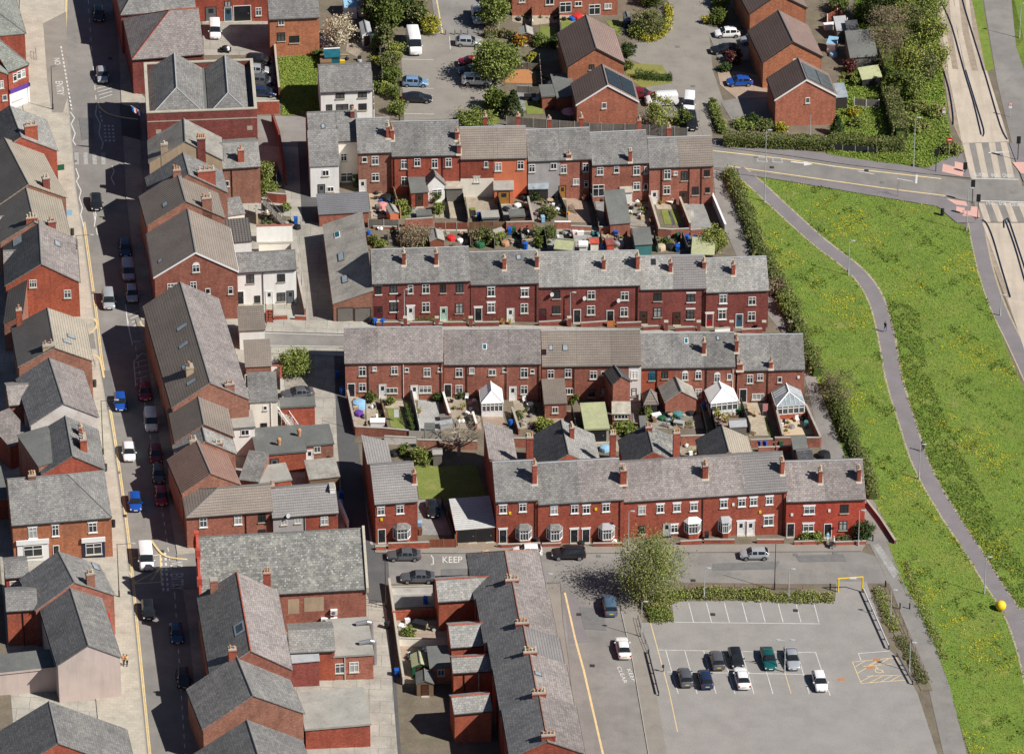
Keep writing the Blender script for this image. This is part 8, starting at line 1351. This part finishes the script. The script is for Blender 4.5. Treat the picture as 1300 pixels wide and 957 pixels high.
# yards of the corner terrace
V('D6'); sheet('patio',[(115,285),(360,280),(365,400),(125,410)],'slabs_grey',.05); sheet('patio',[(130,480),(430,480),(440,560),(140,555)],'slabs_warm',.05); sheet('patio',[(150,560),(450,555),(460,840),(170,840)],'brick_paving',.05)
wall('D6',[(108,285),(128,420),(165,690),(190,850)],1.3,'long pale wall beside the back lane','brick_white',cope='stone'); wall('D6',[(112,335),(355,328)],1.3,'whitewashed patchy wall along the bottom street','brick_white'); wall('D6',[(125,480),(380,462)],1.4,'orange brick wall between the first two yards','brick_bright',cope='brick_red'); wall('D6',[(165,625),(430,632)],1.3,'pale rendered wall between the second and third yards','render_cream',cope='stone'); shed('D6',(240,745),(328,740),1.8,2.6,'green summer house with white glazed doors','bin_green','felt_moss'); item('D6',285,520,'box','black covered bench in the second yard',col='bin_black',s=1.3); shrub('D6',225,565,1.0,.9,'lightg','green shrub on the wall of the second yard'); wheelie('D6',315,385,'bin_blue','blue bin in the first shaded yard'); item('D6',320,670,'chair','pale chair in the third yard',col='white'); item('D6',275,800,'cover','orange toy before the green summer house',col='orange',s=.5); item('D6',230,690,'boards','boards beside the green summer house'); shed('D6',(265,845),(360,842),1.9,2.5,'brown garden shed at the bottom of the yards','timber_brown','felt_grey')
railing('D2',[(975,555),(1080,570)],1.1,'black railing beside the hall','black')
# terraced gardens beside the modern house on the right
fence('A6',[(45,80),(110,150)],1.6,'red brown fence in the top gardens','fence_red','white'); fence('A6',[(0,130),(55,100)],1.6,'bright red brown fence by the white boxes','fence_red','white'); fence('A6',[(150,590),(215,598),(285,600)],1.5,'grey panel fence on white gravel boards below the terraced garden','fence_grey','white',base='white'); shed('A6',(55,170),(115,165),1.9,2.4,'shed with pale blue grey roof in the top gardens','timber_grey','lead','monof',dr=False); shed('A6',(120,200),(180,195),1.9,2.6,'dark shed beside the pale blue grey roof','fence_black','slate_dark','monof',dr=False); shed('A6',(130,320),(275,310),1.9,4.6,'long low grey green roof in the terraced garden','timber_grey','felt_grey','monof',dr=False); shed('A6',(195,440),(300,425),1.6,2.0,'green roofed store at the foot of the terraced garden','fence_black','felt_moss','monof',dr=False); shed('A6',(0,240),(45,245),1.7,2.2,'white sheeted frame behind the orange brick house','white','blue_light','flat',dr=False,ridge='white'); item('A6',15,160,'box','white garden sofa in the top garden',col='white',s=1.3); item('A6',35,310,'cover','blue and white seat cover behind the orange brick house',col='blue_light',s=.7); item('A6',110,430,'planter','planter on the garden terrace steps',s=1.2); fence('A6',[(280,300),(310,400)],1.6,'grey boundary fence of the terraced garden','fence_grey','concrete'); fence('A6',[(20,835),(85,840),(155,846),(225,850),(275,852)],1.2,'concrete post fence in front of the hedge','fence_black','concrete',2.0)
# street furniture, busway, people
def lamp(v,x,y,top,label,arm=0,mat='pole_grey',double=False,name='street_lamp',head=True,r=.07,group=None):
 V(v); p=gnd(x,y); h=(y-top)/(pxscale(p)*math.cos(PHI)*VIEWS[v][2]); ro=T(name,label,'street lamp' if head else 'pole',p,group); b=MB(); b.tube(p,p+Z*h,r,r*.6,n=8); b.tube(p,p+Z*1.1,r*1.6,r*1.5,n=8); b.ob('post',mat,ro)
 if head:
  for s in((1,-1)if double else(1,)):
   e=p+Vector((arm*s if arm else(.35*s if double else .3),-.02,h+(.05 if not arm else .12))); b=MB(); b.tube(p+Z*(h-.05),e,.035,n=6); b.ob('arm',mat,ro)
   b=MB(); d=1 if e.x>=p.x else-1; b.loft([[e+Vector((d*a,y_,z))for y_,z in((-w,-.02),(w,-.02),(w*.8,.09),(-w*.8,.09))]for a,w in((-.1,.07),(.3,.14),(.55,.06))]); b.ob('lamp_head','pole_grey' if mat!='black' else 'steel',ro)
 return ro
for a in(('A1',222,462,285,'black lamp post beside the NO ENTRY lettering at the top left',.0,'black'),('B1',380,505,268,'tall dark lamp post with arm in front of the big red gable',2.0,'frame_dark'),('C1',502,565,300,'tall dark lamp post with arm beside the white gable',1.9,'frame_dark'),('D1',630,492,205,'tall dark lamp post with arm beside the yellow box junction',1.9,'frame_dark'),('P',970.5,256,168,'tall grey lamp post where the park path starts'),('A6',477,925,660,'grey lamp post on the grass bank above the top street'),('B6',283,588,430,'grey lamp post at the first bend of the park path'),('C6',590,632,475,'grey lamp post halfway down the park path'),('D8',1095,462,270,'grey lamp post on the park path near the yellow ball'),('B6',835,382,185,'grey lamp post behind the traffic signals at the crossing'),('B6',992,776,682,'short grey post beside the busway path'),('D7',640,502,335,'grey lamp post in the weeds at the top of the car park, left one'),('D7',1086,506,340,'grey lamp post in the weeds at the top of the car park, right one'),('D7',240,232,35,'grey lamp post on the pavement left of the birch'),('D7',309,702,510,'grey lamp post at the corner of car park and side street'),('D8',611,592,440,'grey lamp post in the weedy strip near the barrier'),('D8',708,862,710,'grey lamp post lower in the weedy strip'),('D8',445,216,30,'grey lamp post outside the end bright red house'),('D6',1003,365,215,'grey lamp post at the corner of the side street'),('B3',555,868,700,'grey lamp post before the white front door'),('B4',515,880,715,'grey lamp post between the dark red and black doors'),('A6',1062,212,30,'grey lamp post beside the far right road')):lamp(*a)
lamp('D7',1065,887,715,'twin headed lamp post standing in the car park',.7,double=True)
for a in(('D7',1012,452,205,'dark wooden telegraph pole at the top of the car park'),('D6',88,405,130,'dark telegraph pole at the end of the back lane'),('e1',265,690,150,'dark telegraph pole in the end house yard'),('B2',888,590,370,'thin pole beside the white cottages'),('A5',905,815,640,'thin pole against the solar roofed house'),('A3',547,612,380,'dark thin pole at the left of the parking court'),('A4',640,660,505,'thin white pole before the solar panelled house')):lamp(*a,0,'frame_dark' if 'dark' in a[4]else 'pole_grey',head=False,name='telegraph_pole' if 'telegraph' in a[4]else 'pole')
def signal(v,x,y,top,label):
 V(v); p=gnd(x,y); h=(y-top)/(pxscale(p)*math.cos(PHI)*VIEWS[v][2]); r=T('traffic_signal',label,'traffic signal',p); b=MB(); b.tube(p,p+Z*h,.06,n=8); b.ob('post','black',r); b=MB(); b.box(p+Vector((0,.14,h-1.0)),.38,.26,1.0); o=b.ob('signal_head','black',r); b=MB(); b.box(p+Vector((0,-.02,h-1.12)),.62,.03,1.25); b.ob('backboard','black',r)
 for i,m in enumerate(('lamp_red','yellow','bin_green')):b=MB(); c=p+Vector((0,.27,h-.2-i*.3)); b.tube(c,c+Vector((0,.05,0)),.1,n=10); b.ob('lens',m,o)
signal('A6',600,952,832,'traffic signal on the pink paving at the top left of the crossing'); signal('A6',1053,886,762,'traffic signal at the top right of the crossing'); signal('B6',887,322,215,'traffic signal at the bottom of the crossing near the lamp post'); signal('B6',862,250,148,'slim traffic signal on the crossing island'); signal('B6',828,108,65,'low signal post with push button by the pink paving')
def sign(v,x,y,top,shape,label):
 V(v); p=gnd(x,y); h=(y-top)/(pxscale(p)*math.cos(PHI)*VIEWS[v][2]); r=T('road_sign',label,'road sign',p); b=MB(); b.tube(p,p+Z*h,.04,n=6); b.ob('post','pole_grey',r); b=MB(); c=p+Vector((0,-.06,h-.35)); pr=[]
 n=3 if shape=='tri' else 16; s0=math.pi/2
 def poly(rr,dy):return[c+Vector((rr*math.cos(s0+i*2*math.pi/n),dy,rr*math.sin(s0+i*2*math.pi/n)))for i in range(n)]
 b.prism(poly(.46,0),Vector((0,.025,0))); o=b.ob('sign_plate','red',r)
 if shape=='tri':b=MB(); b.prism(poly(.32,-.012),Vector((0,.011,0))); b.ob('sign_face','white',o); b=MB(); b.box(c+Vector((0,-.018,-.1)),.05,.01,.24); b.ob('symbol','black',o)
 else:b=MB(); b.box(c+Vector((0,-.02,-.07)),.6,.018,.14); b.ob('bar','white',o)
 if shape=='tri':b=MB(); b.box(p+Vector((0,-.05,h-1.15)),.5,.02,.4); b.ob('sub_plate','white',r)
sign('A6',642,706,592,'tri','red triangular warning sign left of the busway'); sign('A6',1010,648,565,'tri','red triangular warning sign right of the busway'); sign('A6',673,872,765,'no','red no entry sign at the end of the grass bank')
# guide kerbs and the yellow things
def kerb(v,pts,label):
 V(v); q_=[gnd(*p,.02)for p in smooth(pts,3)]; b=MB(); r=T('guide_kerb',label,'guide kerb',q_[0],'guide kerbs of the busway'); t=MB()
 for a,e in zip(q_,q_[1:]):
  d=(e-a).normalized(); s=Vector((-d.y,d.x,0)).normalized()
  for mb,w0,w1,z0,z1 in((b,-.1,.1,0,.12),(t,-.05,.05,.122,.2)):mb.loft([[x+s*w0+Z*z0,x+s*w1+Z*z0,x+s*w1+Z*z1,x+s*w0+Z*z1]for x in(a,e)])
 b.ob('kerb_base','concrete',r); t.ob('guide_rail_shadow','navy',r)  # dark rail strip, with the kerb's shadow put into its navy colour
kerb('P',[(1192,-30),(1194.8,0),(1208.5,34),(1224.6,92),(1236,130),(1246,172)],'long dark guide kerb down the middle of the upper busway'); kerb('P',[(1219,-30),(1222,0),(1234,41),(1252,99),(1270,160),(1279,178)],'long dark guide kerb on the right edge of the upper busway'); kerb('P',[(1197,88),(1201,100),(1206,119),(1210,145),(1210.5,159)],'short curved guide kerb on the left of the upper busway'); kerb('P',[(1226,90),(1238,129),(1249,165),(1248,174)],'guide kerb of the inner right track ending in a point')
kerb('P',[(1247,280),(1253,285),(1261,304),(1272,342),(1283,378)],'guide kerb at the left of the lower busway'); kerb('P',[(1275,290),(1276,280),(1288,312),(1300,353),(1322,430),(1350,530)],'guide kerb left of centre in the lower busway'); kerb('P',[(1278,279),(1282,283),(1300,337),(1330,430),(1365,530)],'guide kerb right of centre in the lower busway')
V('D8'); p0,p1=gnd(341,452),gnd(465,452); r=T('height_barrier','yellow height restriction barrier at the car park entrance','height barrier',p0.lerp(p1,.5)); top=p0.z+2.15
for p in(p0,p1):b=MB(); b.tube(p,Vector((p.x,p.y,top)),.1,n=8); b.ob('post','yellow',r)
b=MB(); b.tube(Vector((p0.x-.1,p0.y,top)),Vector((p1.x+.1,p1.y,top+.12)),.09,n=8); b.ob('crossbar','yellow',r); b=MB(); m_=p0.lerp(p1,.6); b.box(Vector((m_.x,m_.y-.1,top-.08)),.9,.04,.2); b.ob('notice_board','white',r)
def armco(v,pts,label,mats=('white','black')):
 V(v); q_=[gnd(*p)for p in pts]; r=T('crash_barrier',label,'crash barrier',q_[0]); b=MB()
 for a,e in zip(q_,q_[1:]):
  d=e-a; n=max(1,int(d.length/2)); s=Vector((-d.y,d.x,0)).normalized()
  for i in range(n+1):m=MB(); m.box(a+d*(i/n)-Z*.1,.14,.14,.8); m.ob('post',mats[1],r)
  prof=[(-.04,.42),(-.12,.5),(-.05,.58),(-.12,.66),(-.04,.74),(.02,.74),(.02,.42)]; b.loft([[x+s*u+Z*z for u,z in prof]for x in(a,e)])
 b.ob('rail',mats[0],r)
armco('D8',[(472,455),(602,748)],'white crash barrier down the right side of the car park'); armco('D8',[(645,785),(725,930)],'dark crash barrier below the disabled bay',('steel','black')); armco('D7',[(345,790),(385,950),(400,1010)],'dark crash barrier beside the side street',('frame_dark','black'))
railing('D7',[(560,452),(800,448),(1000,452),(1160,455)],.9,'thin rusty railing between street and car park','timber_brown',2.2); railing('D7',[(290,610),(310,690),(350,790)],.8,'thin railing beside the footway at the car park corner','frame_dark',2); railing('D8',[(590,430),(640,540),(720,720),(800,900)],.9,'low fence along the footpath by the weedy strip','timber_brown',2); wall('D8',[(490,0),(560,90),(635,205)],0.7,'brick wall falling away beside the alley entrance to the grass','brick_dark'); railing('B1',[(445,880),(462,905)],1.0,'short black guard rail on the corner','black'); railing('A1',[(150,225),(152,255)],1,'black frame by the corner shop pavement','black')
V('D8'); p=gnd(1180,545,-.05); b=MB(); n=14; b.loft([[p+Vector((.72*math.sin(math.pi*k/10)*math.cos(i*2*math.pi/n),.72*math.sin(math.pi*k/10)*math.sin(i*2*math.pi/n),.72-.72*math.cos(math.pi*k/10)))for i in range(n)]for k in range(1,10)]); tag(b.ob('yellow_ball','yellow',org=p,smooth=True),'large yellow ball lying beside the park path','ball')
BO=[('D8',660,540,'black'),('D8',710,540,'black'),('D8',585,425,'black'),('D8',520,190,'black'),('D8',300,440,'black')]
for v,x,y,m in BO:V(v); p=gnd(x,y); b=MB(); b.lathe(p,[(.09,-.1),(.09,.85),(.11,.86),(.11,.95),(.04,1.0)],8); tag(b.ob('bollard',m,org=p),'black bollard at the end of the street by the footpath','bollard','black bollards by the footpath')
for x,y in((780,178),(827,178),(858,178),(892,178),(945,172)):V('A3'); p=gnd(x,y); b=MB(); b.box(p-Z*.1,.18,.18,.95); b.box(p+Z*.85,.18,.18,.08,top=.3); tag(b.ob('wooden_bollard','timber_grey',org=p),'wooden bollard across the upper parking court','bollard','wooden bollards across the parking court')
for v,x,y,m,l in(('B6',722,305,'bin_black','black litter bin on the pavement above the grass'),('B1',352,262,'frame_dark','dark litter bin on the west pavement'),('C1',512,640,'frame_dark','dark litter bin on the pavement above the hipped corner shops'),('D1',600,118,'black','black bin on the pavement by the corner shops'),('C1',460,232,'frame_dark','dark bin on the pavement by the corner building')):V(v); p=gnd(x,y,.12); r=T('litter_bin',l,'litter bin',p); b=MB(); b.lathe(p,[(.26,0),(.28,.8),(.24,.82)],10); b.ob('body',m,r); b=MB(); b.lathe(p+Z*.83,[(.3,0),(.28,.2),(.1,.28)],10); b.ob('lid',m,r)
V('D7'); p=gnd(425,885); r=T('ticket_post','small dark post with box at the left edge of the marked bays','post',p); b=MB(); b.box(p,.1,.1,1.1); b.ob('post','black',r); b=MB(); b.box(p+Vector((-.05,-.05,.75)),.3,.2,.4); b.ob('box','frame_dark',r)
# shop signs by the road
def hang(k,dd,z,w,h,m,words=None):
 fr=k.fr; b=MB(); vbox(b,fr,k.W+.05,k.W+.05+w,dd-.05,dd+.05,z,z+h); o=b.ob('projecting_sign',m,k.root)
 if words:text(words,0,0,0,'white','sign_lettering',plane=(fr.w(k.W+.12,dd-.056,z+.15),fr.w(k.W+w-.02,dd-.056,z+.15),fr.w(k.W+.12,dd-.056,z+h-.15)),par=o)
hang(L2,1.0,L2.zb+3.2,1.1,.9,'bin_green'); hang(L2b,5.5,L2b.zb+3.0,1.2,.9,'white'); hang(L2b,1.5,L2b.zb+3.0,1.1,.9,'blue_light'); hang(L8,13,L8.zb+3.0,.9,1.5,'red'); hang(L1,2.5,L1.zb+3.6,1.2,1.2,'black')
V('A1'); r=T('flag','red white and blue flag on a leaning pole at the hall corner','flag',gnd(570,470)); p=M2.fr.w(-.1,3.0,M2.ze-2.0); b=MB(); e=p+Vector((-2.2,-.6,1.9)); b.tube(p,e,.05,n=6); b.ob('pole','steel',r)
for i,m in enumerate(('bin_blue','white','red','white','bin_blue')):b=MB(); a=p.lerp(e,.3+i*.13); c=p.lerp(e,.3+(i+1)*.13); b.prism([a,c,c-Z*.95+Vector((.1,.1,0)),a-Z*.95+Vector((.1,.1,0))],Vector((.02,-.03,0))); b.ob('stripe',m,r)
# people
def person(v,x,y,face,label,top,legs,hair='hair',stride=.18,arms=.1,h=1.72):
 V(v); p=gnd(x,y,.12); k=h/1.72
 J=dict(pel=(0,0,.95),wa=(0,0,1.1),ch=(0,.01,1.33),nk=(0,.01,1.48),hd0=(0,-.01,1.55),hd1=(0,-.02,1.66),hl=(-.09,0,.9),kl=(-.1,-stride*.7,.5),al=(-.1,-stride*.6,.09),tl=(-.11,-stride*.6-.17,.04),hr=(.09,0,.9),kr=(.1,stride*.2,.5),ar=(.1,stride,.1),tr=(.11,stride-.16,.05),sl=(-.17,.01,1.4),el=(-.23,.03+arms,1.13),wl=(-.22,-.06+arms,.9),fl=(-.21,-.09+arms,.8),sr=(.17,.01,1.4),er=(.23,.03-arms,1.13),wr=(.22,-.12-arms,.92),fr=(.21,-.15-arms,.82))
 Rr=dict(pel=.15,wa=.135,ch=.155,nk=.06,hd0=.085,hd1=.105,hl=.095,kl=.07,al=.05,tl=.04,hr=.095,kr=.07,ar=.05,tr=.04,sl=.07,el=.05,wl=.035,fl=.04,sr=.07,er=.05,wr=.035,fr=.04)
 E='pel-wa wa-ch ch-nk nk-hd0 hd0-hd1 pel-hl hl-kl kl-al al-tl pel-hr hr-kr kr-ar ar-tr ch-sl sl-el el-wl wl-fl ch-sr sr-er er-wr wr-fr'.split(); ks=list(J)
 me=bpy.data.meshes.new('skel'); me.from_pydata([tuple(c*k for c in J[n])for n in ks],[[ks.index(a)for a in e.split('-')]for e in E],[]); o=bpy.data.objects.new('skel',me); COL.objects.link(o)
 m=o.modifiers.new('s','SKIN'); sk=me.skin_vertices[0].data
 for i,n in enumerate(ks):sk[i].radius=(Rr[n]*k,Rr[n]*k*(.72 if n in('wa','ch','pel')else 1)); sk[i].use_root=n=='pel'
 o.modifiers.new('u','SUBSURF').levels=1; dg=bpy.context.evaluated_depsgraph_get(); dg.update(); bm_=bpy.data.meshes.new_from_object(o.evaluated_get(dg)); bpy.data.objects.remove(o)
 r=T('person',label,'person',p); bm_.materials.clear(); [bm_.materials.append(MATS[a])for a in(top,legs,'skin','black')]
 for f in bm_.polygons:z=f.center.z/k; f.material_index=2 if(z>1.5 or(z<.88 and abs(f.center.x)>.17))else 0 if z>.93 or abs(f.center.x)>.17 else 3 if z<.11 else 1; f.use_smooth=True
 bm_.name='body'; b=bpy.data.objects.new('body',bm_); COL.objects.link(b); b.parent=r; ORG[b.name]=p
 hb=MB(); c=p+Vector((0,.02,1.66))*k; hb.loft([[c+Vector((.118*math.sin(a)*math.cos(i*.628),.125*math.sin(a)*math.sin(i*.628),.115*math.cos(a)))*k for i in range(10)]for a in(.05,.5,1.0,1.5)]); hb.ob('hair',hair,r,smooth=True); r.rotation_euler=(0,0,face); return r
person('D8',286,196,.8,'person in a pale blue top standing at the bright red house garden wall','blue_light','cloth_white'); person('D8',318,218,1.9,'person in white pushing a buggy past the bright red houses','cloth_white','cloth_dark','hair_grey',.25); person('B1',725,655,0,'person in dark clothes on the shaded pavement below the white barge boards','cloth_dark','cloth_dark'); person('D1',655,850,.3,'person in an orange jacket walking by the pale rendered wall','orange','cloth_dark',stride=.25); person('D1',672,852,.5,'second person in a pale top beside the orange jacket','tan','cloth_dark'); person('B6',455,850,2.6,'tiny dark figure walking up the park path','cloth_dark','cloth_blue',stride=.28); person('C6',607,505,3.0,'person in dark clothes walking far down the park path','cloth_dark','cloth_dark',stride=.28)
V('D8'); p=gnd(305,222,.12); r=T('pushchair','small dark buggy in front of the person in white','pushchair',p); b=MB(); b.box(p+Z*.35,.45,.7,.4,top=.8); b.ob('seat','cloth_dark',r)
for dx in(-.22,.22):
 for dy in(-.3,.3):b=MB(); b.tube(p+Vector((dx-.02,dy,.12)),p+Vector((dx+.02,dy,.12)),.12,n=10); b.ob('wheel','tyre',r)
 b=MB(); b.tube(p+Vector((dx,.3,.12)),p+Vector((dx,.55,1.0)),.02,n=5); b.ob('handle','steel',r)
# daylight
SUN=Vector((.912,-.41,0)).normalized(); EL=rad(43)
sv=Vector((SUN.x*math.cos(EL),SUN.y*math.cos(EL),math.sin(EL)))
ld=bpy.data.lights.new('sun','SUN'); ld.energy=5.0; ld.angle=rad(.53); ld.color=(1,.955,.89)
lo=bpy.data.objects.new('sun',ld); COL.objects.link(lo); lo.rotation_euler=sv.to_track_quat('Z','Y').to_euler(); lo.location=(60,-60,120)
w=bpy.data.worlds.new('World'); sc.world=w; w.use_nodes=True; nt=w.node_tree
sky=nt.nodes.new('ShaderNodeTexSky'); sky.sky_type='NISHITA'; sky.sun_disc=False; sky.sun_elevation=EL; sky.sun_rotation=math.atan2(sv.x,sv.y); sky.air_density=.7; sky.dust_density=.2; sky.ozone_density=2.0
bg=nt.nodes['Background']; nt.links.new(sky.outputs[0],bg.inputs['Color']); bg.inputs['Strength'].default_value=.05
vs=sc.view_settings; vs.view_transform='Standard'; vs.look='None'; vs.gamma=1; vs.exposure=.4; vs.use_curve_mapping=False
sc.cycles.max_bounces=6
